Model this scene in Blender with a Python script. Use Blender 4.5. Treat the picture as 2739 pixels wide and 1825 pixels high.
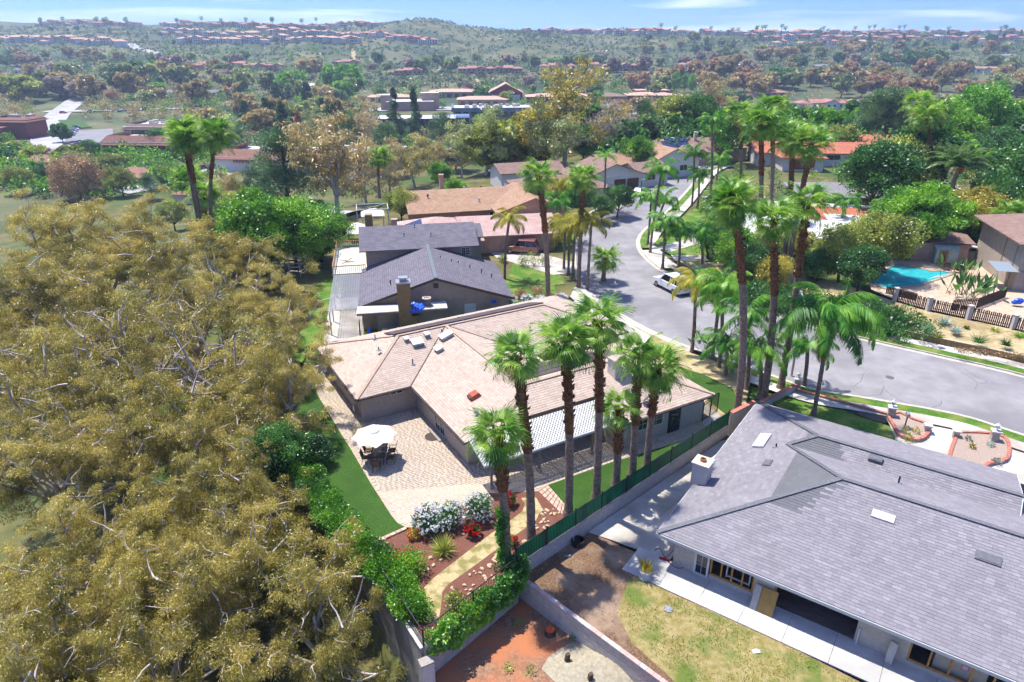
import bpy, math, random
import numpy as np
from mathutils import Vector, Matrix
for o in list(bpy.data.objects): bpy.data.objects.remove(o)
SC = bpy.context.scene
COL = SC.collection
R = math.radians
# ------------------------------------------------------------------ camera, sky, sun, exposure
CAM_H, PITCH, FPX, CX, CY = 28.0, R(24.2), 1826.0, 1369.5, 912.5
cd = bpy.data.cameras.new('camera'); cam = bpy.data.objects.new('camera', cd); COL.objects.link(cam)
cam.location = (0, 0, CAM_H); cam.rotation_euler = (R(90) - PITCH, 0, 0)
cd.sensor_width = 36; cd.lens = 24.0; cd.clip_start = 0.5; cd.clip_end = 12000
SC.camera = cam
SUN_AZ, SUN_EL = math.atan2(0.51, -0.62), R(68)      # direction towards the sun
W = bpy.data.worlds.new('World'); SC.world = W; W.use_nodes = True
def sky_nodes():
    nt = W.node_tree; nt.nodes.clear(); N = nt.nodes.new; L = nt.links.new
    out = N('ShaderNodeOutputWorld'); bg = N('ShaderNodeBackground'); sky = N('ShaderNodeTexSky')
    sky.sky_type = 'NISHITA'; sky.sun_disc = False; sky.sun_elevation = SUN_EL
    sky.sun_rotation = R(90) - SUN_AZ; sky.altitude = 60; sky.air_density = 1.0; sky.dust_density = 0.3; sky.ozone_density = 2.2
    t0 = N('ShaderNodeTexCoord'); m0 = N('ShaderNodeMapping'); m0.inputs['Scale'].default_value = (1, 1, 2.4); m0.inputs['Location'].default_value = (0, 0, 0.2)
    vn = N('ShaderNodeVectorMath'); vn.operation = 'NORMALIZE'; L(t0.outputs['Generated'], m0.inputs['Vector']); L(m0.outputs[0], vn.inputs[0]); L(vn.outputs[0], sky.inputs['Vector'])   # clear coastal air: blue down to the ridge
    hs = N('ShaderNodeHueSaturation'); hs.inputs['Hue'].default_value = 0.518; hs.inputs['Saturation'].default_value = 1.3; hs.inputs['Value'].default_value = 0.72
    L(sky.outputs[0], hs.inputs['Color'])
    tc = N('ShaderNodeTexCoord'); mp = N('ShaderNodeMapping'); mp.vector_type = 'POINT'
    mp.inputs['Scale'].default_value = (1.6, 3.0, 22.0); mp.inputs['Rotation'].default_value = (0, R(-9), 0); mp.inputs['Location'].default_value = (0.95, 0.3, 0.2)
    L(tc.outputs['Generated'], mp.inputs['Vector'])
    n1 = N('ShaderNodeTexNoise'); n1.inputs['Scale'].default_value = 1.6; n1.inputs['Detail'].default_value = 7; n1.inputs['Roughness'].default_value = 0.55; n1.inputs['Distortion'].default_value = 0.7
    L(mp.outputs[0], n1.inputs['Vector'])
    rp = N('ShaderNodeValToRGB'); rp.color_ramp.elements[0].position = 0.50; rp.color_ramp.elements[1].position = 0.80
    rp.color_ramp.elements[0].color = (0, 0, 0, 1); rp.color_ramp.elements[1].color = (.85, .85, .85, 1)
    L(n1.outputs[0], rp.inputs[0])
    mx = N('ShaderNodeMixRGB'); mx.inputs['Color2'].default_value = (4.6, 4.8, 5.0, 1)
    L(rp.outputs[0], mx.inputs['Fac']); L(hs.outputs[0], mx.inputs['Color1'])
    L(mx.outputs[0], bg.inputs['Color']); bg.inputs['Strength'].default_value = 0.15
    L(bg.outputs[0], out.inputs['Surface'])
sky_nodes()
sd = bpy.data.lights.new('sun', 'SUN'); sun = bpy.data.objects.new('sun', sd); COL.objects.link(sun)
sd.energy = 3.0; sd.angle = R(0.6); sd.color = (1.0, 0.955, 0.88)
_d = Vector((math.cos(SUN_AZ) * math.cos(SUN_EL), math.sin(SUN_AZ) * math.cos(SUN_EL), math.sin(SUN_EL)))
sun.rotation_euler = _d.to_track_quat('Z', 'Y').to_euler(); sun.location = (0, 0, 60)
vs = SC.view_settings; vs.view_transform = 'Standard'; vs.look = 'None'; vs.exposure = 1.42; vs.gamma = 1.0; vs.use_curve_mapping = False
cy = SC.cycles; cy.max_bounces = 4; cy.diffuse_bounces = 3; cy.glossy_bounces = 1; cy.transmission_bounces = 3; cy.transparent_max_bounces = 4; cy.use_adaptive_sampling = True; cy.adaptive_threshold = 0.03; cy.use_light_tree = False
cy.use_denoising = True; cy.caustics_reflective = False; cy.caustics_refractive = False; cy.sample_clamp_indirect = 6
try: cy.volume_bounces = 0; cy.volume_max_steps = 64
except Exception: pass
# ------------------------------------------------------------------ survey helper: where a sight line meets a level plane of the site
_c, _s = math.cos(PITCH), math.sin(PITCH)
def ray(x, y):
    u = (x - CX) / FPX; v = (CY - y) / FPX
    return (u, _c + v * _s, -_s + v * _c)
def G(x, y, z=0.0):
    d = ray(x, y); t = (z - CAM_H) / d[2]
    return Vector((d[0] * t, d[1] * t, z))
def AtY(x, y, Y):
    d = ray(x, y); t = Y / d[1]
    return Vector((d[0] * t, Y, CAM_H + d[2] * t))
# ------------------------------------------------------------------ mesh helpers
class MB:
    def __init__(s): s.v = []; s.f = []; s.m = []; s.mi = 0
    def add(s, vs, fs):
        n = len(s.v); s.v += [tuple(p) for p in vs]; s.f += [tuple(i + n for i in f) for f in fs]; s.m += [s.mi] * len(fs); return s
    def box(s, x0, y0, z0, x1, y1, z1, M=None):
        vs = [(x, y, z) for z in (z0, z1) for x, y in ((x0, y0), (x1, y0), (x1, y1), (x0, y1))]
        if M is not None: vs = [tuple(M @ Vector(p)) for p in vs]
        return s.add(vs, [(3, 2, 1, 0), (4, 5, 6, 7), (0, 1, 5, 4), (1, 2, 6, 5), (2, 3, 7, 6), (3, 0, 4, 7)])
    def beam(s, a, b, w, h=None):
        h = h or w; a = Vector(a); b = Vector(b); d = b - a; l = d.length
        if l < 1e-6: return s
        d.normalize(); side = d.cross(Vector((0, 0, 1)))
        if side.length < 1e-3: side = Vector((1, 0, 0))
        side.normalize(); up = side.cross(d)
        vs = []
        for p in (a, b):
            for i, j in ((-1, -1), (1, -1), (1, 1), (-1, 1)): vs.append(p + side * (i * w / 2) + up * (j * h / 2))
        return s.add(vs, [(0, 1, 2, 3), (7, 6, 5, 4), (0, 4, 5, 1), (1, 5, 6, 2), (2, 6, 7, 3), (3, 7, 4, 0)])
    def prism(s, poly, z0, z1, top=True, bot=False):
        n = len(poly); z0l = z0 if isinstance(z0, (list, tuple)) else [z0] * n; z1l = z1 if isinstance(z1, (list, tuple)) else [z1] * n
        vs = [(p[0], p[1], z0l[i]) for i, p in enumerate(poly)] + [(p[0], p[1], z1l[i]) for i, p in enumerate(poly)]
        fs = [(i, (i + 1) % n, n + (i + 1) % n, n + i) for i in range(n)]
        if top: fs.append(tuple(range(n, 2 * n)))
        if bot: fs.append(tuple(range(n - 1, -1, -1)))
        return s.add(vs, fs)
    def tube(s, pts, rad, n=8, cap=True):
        pts = [Vector(p) for p in pts]; k = len(pts)
        if not isinstance(rad, (list, tuple)): rad = [rad] * k
        base = []; ref = Vector((1, 0, 0))
        for i, p in enumerate(pts):
            d = (pts[min(i + 1, k - 1)] - pts[max(i - 1, 0)]).normalized()
            a = d.cross(ref)
            if a.length < 0.1: a = d.cross(Vector((0, 1, 0)))
            a.normalize(); b = d.cross(a)
            for j in range(n):
                t = 2 * math.pi * j / n; base.append(p + (a * math.cos(t) + b * math.sin(t)) * rad[i])
        fs = [(i * n + j, i * n + (j + 1) % n, (i + 1) * n + (j + 1) % n, (i + 1) * n + j) for i in range(k - 1) for j in range(n)]
        if cap: fs += [tuple(range(n - 1, -1, -1)), tuple((k - 1) * n + j for j in range(n))]
        return s.add(base, fs)
    def lathe(s, prof, c=(0, 0, 0), n=14):
        vs = []
        for r, z in prof:
            for j in range(n):
                t = 2 * math.pi * j / n; vs.append((c[0] + r * math.cos(t), c[1] + r * math.sin(t), c[2] + z))
        k = len(prof)
        fs = [(i * n + j, i * n + (j + 1) % n, (i + 1) * n + (j + 1) % n, (i + 1) * n + j) for i in range(k - 1) for j in range(n)]
        fs += [tuple(range(n - 1, -1, -1)), tuple((k - 1) * n + j for j in range(n))]
        return s.add(vs, fs)
    def ball(s, c, rx, ry=None, rz=None, n=8, m=6):
        ry = ry or rx; rz = rz or rx
        vs = [(c[0], c[1], c[2] - rz)]
        for i in range(1, m):
            a = -math.pi / 2 + math.pi * i / m
            for j in range(n):
                t = 2 * math.pi * j / n; vs.append((c[0] + rx * math.cos(a) * math.cos(t), c[1] + ry * math.cos(a) * math.sin(t), c[2] + rz * math.sin(a)))
        vs.append((c[0], c[1], c[2] + rz)); last = len(vs) - 1
        fs = [(0, 1 + (j + 1) % n, 1 + j) for j in range(n)]
        for i in range(m - 2):
            fs += [(1 + i * n + j, 1 + i * n + (j + 1) % n, 1 + (i + 1) * n + (j + 1) % n, 1 + (i + 1) * n + j) for j in range(n)]
        fs += [(last, 1 + (m - 2) * n + j, 1 + (m - 2) * n + (j + 1) % n) for j in range(n)]
        return s.add(vs, fs)
    def mesh(s, name, mats, smooth=False):
        me = bpy.data.meshes.new(name); me.from_pydata(s.v, [], s.f)
        for m in (mats if isinstance(mats, (list, tuple)) else [mats]): me.materials.append(m)
        if any(s.m): me.polygons.foreach_set('material_index', s.m)
        if smooth: me.polygons.foreach_set('use_smooth', [True] * len(s.f))
        me.update(); return me
def link(name, me, parent=None, loc=None, rot=None):
    o = bpy.data.objects.new(name, me); COL.objects.link(o)
    if parent is not None: o.parent = parent
    if loc is not None: o.location = loc
    if rot is not None: o.rotation_euler = rot
    return o
def part(name, mb, mats, parent=None, smooth=False, loc=None, rot=None):
    return link(name, mb.mesh(name, mats, smooth) if isinstance(mb, MB) else mb, parent, loc, rot)
def tag(o, label, cat=None, group=None, kind=None):
    if label: o['label'] = label
    if cat: o['category'] = cat
    if group: o['group'] = group
    if kind: o['kind'] = kind
    return o
def thing(name, label, cat, loc=(0, 0, 0), rz=0.0, group=None):
    o = bpy.data.objects.new(name, None); COL.objects.link(o); o.empty_display_size = 0.2
    o.location = loc; o.rotation_euler = (0, 0, rz)
    return tag(o, label, cat, group)
def dup(root, loc, rz=0.0, label=None, group=None, scale=None):
    r = root.copy(); COL.objects.link(r); r.location = loc; r.rotation_euler = (0, 0, rz)
    if scale: r.scale = (scale,) * 3 if not isinstance(scale, (tuple, list)) else scale
    if label: r['label'] = label
    if group: r['group'] = group
    for ch in list(root.children):
        c = ch.copy(); COL.objects.link(c); c.parent = r
        for g in ch.children:
            d = g.copy(); COL.objects.link(d); d.parent = c
    return r
# ------------------------------------------------------------------ materials
def C(r, g, b, k=0.68):
    f = lambda x: ((x / 255 / 12.92) if x / 255 <= 0.04045 else ((x / 255 + 0.055) / 1.055) ** 2.4) * k
    return (f(r), f(g), f(b), 1.0)
_mats = {}
def mat(name, c1, c2=None, scale=3.0, rough=0.85, bump=0.0, bscale=None, spec=0.25, metal=0.0, c3=None, s3=0.3, detail=5, ramp=(0.35, 0.65), coat=0.0):
    if name in _mats: return _mats[name]
    m = bpy.data.materials.new(name); m.use_nodes = True; nt = m.node_tree; N = nt.nodes.new; L = nt.links.new
    b = nt.nodes['Principled BSDF']; b.inputs['Roughness'].default_value = rough; b.inputs['Metallic'].default_value = metal
    b.inputs['Specular IOR Level'].default_value = spec; b.inputs['Coat Weight'].default_value = coat
    b.inputs['Base Color'].default_value = c1
    geo = None
    if c2 is not None or bump:
        geo = N('ShaderNodeNewGeometry')
    if c2 is not None:
        n = N('ShaderNodeTexNoise'); n.inputs['Scale'].default_value = scale; n.inputs['Detail'].default_value = detail; n.inputs['Roughness'].default_value = 0.62
        L(geo.outputs['Position'], n.inputs['Vector'])
        rp = N('ShaderNodeValToRGB'); rp.color_ramp.elements[0].position = ramp[0]; rp.color_ramp.elements[1].position = ramp[1]
        rp.color_ramp.elements[0].color = c1; rp.color_ramp.elements[1].color = c2
        L(n.outputs[0], rp.inputs[0]); col = rp.outputs[0]
        if c3 is not None:
            n3 = N('ShaderNodeTexNoise'); n3.inputs['Scale'].default_value = s3; n3.inputs['Detail'].default_value = 4
            L(geo.outputs['Position'], n3.inputs['Vector'])
            r3 = N('ShaderNodeValToRGB'); r3.color_ramp.elements[0].position = 0.45; r3.color_ramp.elements[1].position = 0.62
            L(n3.outputs[0], r3.inputs[0])
            mx = N('ShaderNodeMixRGB'); mx.inputs['Color2'].default_value = c3; L(r3.outputs[0], mx.inputs['Fac']); L(col, mx.inputs['Color1']); col = mx.outputs[0]
        L(col, b.inputs['Base Color'])
    if bump:
        n2 = N('ShaderNodeTexNoise'); n2.inputs['Scale'].default_value = bscale or scale * 4; n2.inputs['Detail'].default_value = 4
        L(geo.outputs['Position'], n2.inputs['Vector'])
        bp = N('ShaderNodeBump'); bp.inputs['Strength'].default_value = bump; bp.inputs['Distance'].default_value = 0.05
        L(n2.outputs[0], bp.inputs['Height']); L(bp.outputs[0], b.inputs['Normal'])
    _mats[name] = m; return m
def leafmat(name, dark, mid, light, trans=0.38, gloss=0.06, cl=0.5, boost=1.6):
    """foliage: each leaf its own tone (face attribute r), each plant and clump a shift of its own"""
    if name in _mats: return _mats[name]
    dark, mid, light = [tuple(min(.8, x * boost) for x in c[:3]) + (1,) for c in (dark, mid, light)]; trans = min(.6, trans + .1)
    m = bpy.data.materials.new(name); m.use_nodes = True; nt = m.node_tree; nt.nodes.clear(); N = nt.nodes.new; L = nt.links.new
    out = N('ShaderNodeOutputMaterial'); at = N('ShaderNodeAttribute'); at.attribute_name = 'r'
    geo = N('ShaderNodeNewGeometry'); nz = N('ShaderNodeTexNoise'); nz.inputs['Scale'].default_value = cl; nz.inputs['Detail'].default_value = 3
    L(geo.outputs['Position'], nz.inputs['Vector'])
    oi = N('ShaderNodeObjectInfo')
    a1 = N('ShaderNodeMath'); a1.operation = 'MULTIPLY_ADD'; a1.inputs[1].default_value = 0.5; L(at.outputs['Fac'], a1.inputs[0])
    a0 = N('ShaderNodeMath'); a0.operation = 'MULTIPLY_ADD'; a0.inputs[1].default_value = 1.5; a0.inputs[2].default_value = -0.56; L(nz.outputs[0], a0.inputs[0])
    L(a0.outputs[0], a1.inputs[2])
    a2 = N('ShaderNodeMath'); a2.operation = 'MULTIPLY_ADD'; a2.inputs[1].default_value = 0.22; L(oi.outputs['Random'], a2.inputs[0]); L(a1.outputs[0], a2.inputs[2])
    rp = N('ShaderNodeValToRGB'); e = rp.color_ramp.elements; e[0].position = 0.12; e[1].position = 0.85; e[0].color = dark; e[1].color = light
    k = rp.color_ramp.elements.new(0.48); k.color = mid
    L(a2.outputs[0], rp.inputs[0])
    df = N('ShaderNodeBsdfDiffuse'); tr = N('ShaderNodeBsdfTranslucent'); gl = N('ShaderNodeBsdfGlossy'); gl.inputs['Roughness'].default_value = 0.42
    L(rp.outputs[0], df.inputs['Color']); L(rp.outputs[0], tr.inputs['Color'])
    m1 = N('ShaderNodeMixShader'); m1.inputs[0].default_value = trans; L(df.outputs[0], m1.inputs[1]); L(tr.outputs[0], m1.inputs[2])
    m2 = N('ShaderNodeMixShader'); m2.inputs[0].default_value = gloss; L(m1.outputs[0], m2.inputs[1]); L(gl.outputs[0], m2.inputs[2])
    L(m2.outputs[0], out.inputs['Surface'])
    _mats[name] = m; return m
def shinglemat(name, cols, dark=None):
    """roof shingles: every tab its own tone (face attribute r); face attribute b marks the newer dark batch"""
    m = bpy.data.materials.new(name); m.use_nodes = True; nt = m.node_tree; N = nt.nodes.new; L = nt.links.new
    b = nt.nodes['Principled BSDF']; b.inputs['Roughness'].default_value = 0.92; b.inputs['Specular IOR Level'].default_value = 0.15
    at = N('ShaderNodeAttribute'); at.attribute_name = 'r'; oi = N('ShaderNodeObjectInfo')
    ad = N('ShaderNodeMath'); ad.operation = 'ADD'; L(at.outputs['Fac'], ad.inputs[0])
    L(oi.outputs['Random'], ad.inputs[1]); fr = N('ShaderNodeMath'); fr.operation = 'FRACT'; L(ad.outputs[0], fr.inputs[0])
    rp = N('ShaderNodeValToRGB'); e = rp.color_ramp.elements; e[0].color = cols[0]; e[1].color = cols[-1]
    for i, c in enumerate(cols[1:-1]): k = e.new((i + 1) / (len(cols) - 1)); k.color = c
    L(fr.outputs[0], rp.inputs[0]); col = rp.outputs[0]
    geo = N('ShaderNodeNewGeometry'); nz = N('ShaderNodeTexNoise'); nz.inputs['Scale'].default_value = 14; nz.inputs['Detail'].default_value = 5; L(geo.outputs['Position'], nz.inputs['Vector'])
    hv = N('ShaderNodeHueSaturation'); mr = N('ShaderNodeMapRange'); mr.inputs['To Min'].default_value = 0.8; mr.inputs['To Max'].default_value = 1.2; L(nz.outputs[0], mr.inputs['Value'])
    nz2 = N('ShaderNodeTexNoise'); nz2.inputs['Scale'].default_value = 0.35; L(geo.outputs['Position'], nz2.inputs['Vector'])
    mr2 = N('ShaderNodeMapRange'); mr2.inputs['To Min'].default_value = 0.88; mr2.inputs['To Max'].default_value = 1.12; L(nz2.outputs[0], mr2.inputs['Value'])
    mu = N('ShaderNodeMath'); mu.operation = 'MULTIPLY'; L(mr.outputs[0], mu.inputs[0]); L(mr2.outputs[0], mu.inputs[1]); L(mu.outputs[0], hv.inputs['Value'])
    if dark is not None:
        ab = N('ShaderNodeAttribute'); ab.attribute_name = 'b'; mx = N('ShaderNodeMixRGB'); mx.inputs['Color2'].default_value = dark
        fm = N('ShaderNodeMath'); fm.operation = 'MULTIPLY'; fm.inputs[1].default_value = 0.72; L(ab.outputs['Fac'], fm.inputs[0])
        L(fm.outputs[0], mx.inputs['Fac']); L(col, mx.inputs['Color1']); col = mx.outputs[0]
    L(col, hv.inputs['Color']); L(hv.outputs[0], b.inputs['Base Color'])
    _mats[name] = m; return m
def roofmat(name, c1, c2, course=0.25, tab=0.5):
    """distant shingle or tile roof: courses too small to pick apart, fine relief in the material"""
    if name in _mats: return _mats[name]
    m = bpy.data.materials.new(name); m.use_nodes = True; nt = m.node_tree; N = nt.nodes.new; L = nt.links.new
    b = nt.nodes['Principled BSDF']; b.inputs['Roughness'].default_value = 0.9; b.inputs['Specular IOR Level'].default_value = 0.15
    uv = N('ShaderNodeUVMap'); uv.uv_map = 'UVMap'
    br = N('ShaderNodeTexBrick'); br.inputs['Scale'].default_value = 1; br.inputs['Brick Width'].default_value = tab; br.inputs['Row Height'].default_value = course
    br.inputs['Mortar Size'].default_value = 0.02; br.inputs['Mortar Smooth'].default_value = 0.3; br.inputs['Color1'].default_value = c1; br.inputs['Color2'].default_value = c2
    br.inputs['Mortar'].default_value = tuple(x * 0.5 for x in c1[:3]) + (1,)
    L(uv.outputs[0], br.inputs['Vector'])
    geo = N('ShaderNodeNewGeometry'); nz = N('ShaderNodeTexNoise'); nz.inputs['Scale'].default_value = 0.8; nz.inputs['Detail'].default_value = 6; L(geo.outputs['Position'], nz.inputs['Vector'])
    mr = N('ShaderNodeMapRange'); mr.inputs['To Min'].default_value = 0.75; mr.inputs['To Max'].default_value = 1.25; L(nz.outputs[0], mr.inputs['Value'])
    hv = N('ShaderNodeHueSaturation'); L(mr.outputs[0], hv.inputs['Value']); L(br.outputs['Color'], hv.inputs['Color']); L(hv.outputs[0], b.inputs['Base Color'])
    bp = N('ShaderNodeBump'); bp.inputs['Strength'].default_value = 0.4; bp.inputs['Distance'].default_value = 0.03; bp.invert = True; L(br.outputs['Fac'], bp.inputs['Height']); L(bp.outputs[0], b.inputs['Normal'])
    _mats[name] = m; return m
def glass(name='window glass', col=(0.015, 0.02, 0.025, 1)):
    return mat(name, col, rough=0.08, spec=0.6)
def brickmat(name, c1, c2, mort, bw=0.4, bh=0.2, ms=0.012):
    """masonry too far to pick apart"""
    if name in _mats: return _mats[name]
    m = bpy.data.materials.new(name); m.use_nodes = True; nt = m.node_tree; N = nt.nodes.new; L = nt.links.new
    b = nt.nodes['Principled BSDF']; b.inputs['Roughness'].default_value = 0.9; b.inputs['Specular IOR Level'].default_value = 0.15
    geo = N('ShaderNodeTexCoord'); sx = N('ShaderNodeSeparateXYZ'); L(geo.outputs['Object'], sx.inputs[0])
    ad = N('ShaderNodeMath'); L(sx.outputs['X'], ad.inputs[0]); L(sx.outputs['Y'], ad.inputs[1])
    cb = N('ShaderNodeCombineXYZ'); L(ad.outputs[0], cb.inputs['X']); L(sx.outputs['Z'], cb.inputs['Y'])
    br = N('ShaderNodeTexBrick'); br.inputs['Scale'].default_value = 1; br.inputs['Brick Width'].default_value = bw; br.inputs['Row Height'].default_value = bh
    br.inputs['Mortar Size'].default_value = ms; br.inputs['Color1'].default_value = c1; br.inputs['Color2'].default_value = c2; br.inputs['Mortar'].default_value = mort
    L(cb.outputs[0], br.inputs['Vector']); L(br.outputs['Color'], b.inputs['Base Color'])
    bp = N('ShaderNodeBump'); bp.invert = True; bp.inputs['Strength'].default_value = 0.5; bp.inputs['Distance'].default_value = 0.02; L(br.outputs['Fac'], bp.inputs['Height']); L(bp.outputs[0], b.inputs['Normal'])
    _mats[name] = m; return m
def arr_mesh(name, V, F, mats, r=None, b=None, mi=None, smooth=False):
    """V (n,3), F (m,4) numpy arrays -> mesh, with optional per-face attributes"""
    me = bpy.data.meshes.new(name); n, m, k = len(V), len(F), F.shape[1]
    me.vertices.add(n); me.vertices.foreach_set('co', np.ascontiguousarray(V, dtype=np.float32).ravel())
    me.loops.add(m * k); me.loops.foreach_set('vertex_index', np.ascontiguousarray(F, dtype=np.int32).ravel())
    me.polygons.add(m); me.polygons.foreach_set('loop_start', np.arange(0, m * k, k, dtype=np.int32)); me.polygons.foreach_set('loop_total', np.full(m, k, dtype=np.int32))
    for mm in (mats if isinstance(mats, (list, tuple)) else [mats]): me.materials.append(mm)
    if mi is not None: me.polygons.foreach_set('material_index', np.asarray(mi, dtype=np.int32))
    if smooth: me.polygons.foreach_set('use_smooth', np.ones(m, dtype=bool))
    me.update(calc_edges=True)
    for nm, a in (('r', r), ('b', b)):
        if a is not None:
            at = me.attributes.new(nm, 'FLOAT', 'FACE'); at.data.foreach_set('value', np.asarray(a, dtype=np.float32))
    return me
# ------------------------------------------------------------------ plant library
def unit(a): return a / np.maximum(np.linalg.norm(a, axis=-1, keepdims=True), 1e-9)
def kites(P, D, L, Wd, rng, mid=0.45):
    n = len(P); D = unit(D); S = unit(np.cross(D, rng.normal(size=(n, 3))))
    L = np.broadcast_to(np.asarray(L, float), (n,))[:, None]; Wd = np.broadcast_to(np.asarray(Wd, float), (n,))[:, None]
    V = np.stack([P, P + D * L * mid + S * Wd, P + D * L, P + D * L * mid - S * Wd], 1).reshape(-1, 3)
    return V, np.arange(4 * n).reshape(n, 4)
def in_ball(rng, n, p=0.5):
    d = unit(rng.normal(size=(n, 3))); return d * (rng.random((n, 1)) ** p)
LEAF = {
 'euc': leafmat('eucalyptus leaves olive gold', C(62, 68, 20), C(144, 134, 50), C(210, 192, 102), trans=0.34, cl=0.35),
 'eucb': leafmat('eucalyptus leaves brown', C(80, 72, 42), C(140, 124, 76), C(188, 168, 112), trans=0.28, cl=0.2, boost=2.1),
 'eucg': leafmat('eucalyptus leaves grey green', C(66, 78, 42), C(118, 130, 72), C(166, 172, 106), trans=0.3, cl=0.2, boost=2.1),
 'grey': leafmat('leaves grey mauve', C(84, 74, 66), C(140, 124, 110), C(178, 162, 146), trans=0.25, cl=0.2, boost=2.1),
 'green': leafmat('broad leaves bright green', C(24, 70, 10), C(78, 138, 24), C(150, 196, 48), trans=0.36, cl=0.5),
 'lush': leafmat('broad leaves deep green', C(20, 56, 18), C(52, 104, 38), C(104, 152, 64), trans=0.36, cl=0.5),
 'pine': leafmat('pine needles dark green', C(22, 46, 22), C(54, 88, 40), C(98, 132, 58), trans=0.22, cl=0.3, boost=2.1),
 'dark': leafmat('leaves dark blue green', C(30, 56, 32), C(64, 96, 52), C(108, 136, 80), trans=0.22, cl=0.3, boost=2.1),
 'olive': leafmat('leaves olive green', C(60, 72, 20), C(112, 124, 44), C(164, 170, 76), trans=0.32, cl=0.3, boost=2.1),
 'rust': leafmat('leaves rust orange', C(92, 70, 44), C(138, 110, 74), C(176, 146, 104), trans=0.3, cl=0.4, boost=2.1),
 'salmon': leafmat('leaves dry salmon', C(150, 86, 56), C(200, 126, 92), C(226, 160, 124), trans=0.3, cl=0.4),
 'gold': leafmat('leaves golden yellow green', C(110, 106, 20), C(172, 158, 44), C(222, 208, 92), trans=0.35, cl=0.4),
 'bright': leafmat('new leaves vivid green', C(34, 88, 14), C(84, 150, 34), C(150, 198, 66), trans=0.4, cl=0.5),
 'chap': leafmat('chaparral leaves', C(36, 54, 30), C(66, 86, 46), C(104, 118, 70), trans=0.2, cl=0.05, boost=2.1),
 'fan': leafmat('fan palm leaf', C(30, 72, 12), C(80, 134, 30), C(164, 196, 78), trans=0.40, gloss=0.035, cl=0.8),
 'queen': leafmat('queen palm leaf', C(24, 78, 18), C(70, 140, 36), C(150, 196, 76), trans=0.38, gloss=0.03, cl=0.7),
 'queeny': leafmat('queen palm leaf yellowing', C(96, 96, 20), C(160, 156, 44), C(216, 204, 92), trans=0.36, gloss=0.03, cl=0.7),
 'date': leafmat('date palm leaf', C(30, 62, 26), C(76, 112, 50), C(140, 166, 84), trans=0.3, gloss=0.04, cl=0.6),
 'dry': leafmat('dry palm leaf', C(104, 74, 34), C(160, 124, 66), C(200, 170, 104), trans=0.25, cl=0.7),
 'agave': leafmat('agave leaf blue grey', C(84, 110, 104), C(134, 160, 146), C(184, 204, 186), trans=0.1, gloss=0.08, cl=0.8),
 'white': leafmat('white petals', C(226, 226, 220, .95), C(244, 244, 240, .95), C(255, 255, 252, .95), trans=0.2, gloss=0.0, boost=1),
 'red': leafmat('red petals', C(170, 20, 30), C(214, 36, 48), C(240, 90, 96), trans=0.25, gloss=0.0, boost=1.2),
 'pink': leafmat('pink petals', C(206, 70, 140), C(236, 120, 180), C(250, 176, 214), trans=0.25, gloss=0.0, boost=1.2),
 'orange': leafmat('orange petals', C(214, 90, 20), C(236, 128, 40), C(250, 170, 70), trans=0.25, gloss=0.0, boost=1.2),
 'cream': leafmat('eucalyptus blossom cream', C(200, 190, 130), C(226, 216, 160), C(244, 238, 200), trans=0.2, gloss=0.0, boost=1.2),
}
BARK = {
 'euc': mat('eucalyptus bark pale', C(178, 162, 148), C(232, 222, 212), scale=1.3, bump=0.3),
 'brown': mat('tree bark brown', C(78, 62, 48), C(112, 92, 74), scale=2.5, bump=0.4),
 'grey': mat('palm trunk grey', C(120, 100, 86), C(172, 150, 132), scale=5, bump=0.5, bscale=18),
 'palm': mat('palm trunk brown boots', C(92, 56, 32), C(164, 112, 72), scale=7, bump=0.6, bscale=20),
 'pale': mat('tree bark whitish', C(178, 168, 156), C(214, 206, 196), scale=2, bump=0.2),
}
def tubes_arr(segs, n=5):
    """segs: list of polylines [(point, radius), ...] -> V, F"""
    V = []; F = []; k = 0
    for pl in segs:
        P = np.array([p for p, _ in pl], float); r = np.array([q for _, q in pl], float)
        T = unit(np.gradient(P, axis=0)); ref = np.array([0.31, 0.93, 0.17]); A = unit(np.cross(T, ref)); B = np.cross(T, A)
        t = np.linspace(0, 2 * np.pi, n, endpoint=False)
        ring = P[:, None, :] + (A[:, None, :] * np.cos(t)[None, :, None] + B[:, None, :] * np.sin(t)[None, :, None]) * r[:, None, None]
        V.append(ring.reshape(-1, 3)); m = len(P)
        i = np.arange(m - 1)[:, None] * n; j = np.arange(n)[None, :]; j2 = (j + 1) % n
        F.append((np.stack([i + j, i + j2, i + n + j2, i + n + j], -1) + k).reshape(-1, 4)); k += m * n
    return np.concatenate(V), np.concatenate(F)
def curve(p, d, l, k, rng, wob=0.25, up=0.0, droop=0.0):
    pts = [np.array(p, float)]; d = unit(np.array(d, float))
    for i in range(k):
        d = unit(d + rng.normal(size=3) * wob + np.array([0, 0, up - droop * i / k]))
        pts.append(pts[-1] + d * l / k)
    return pts, d
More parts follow.
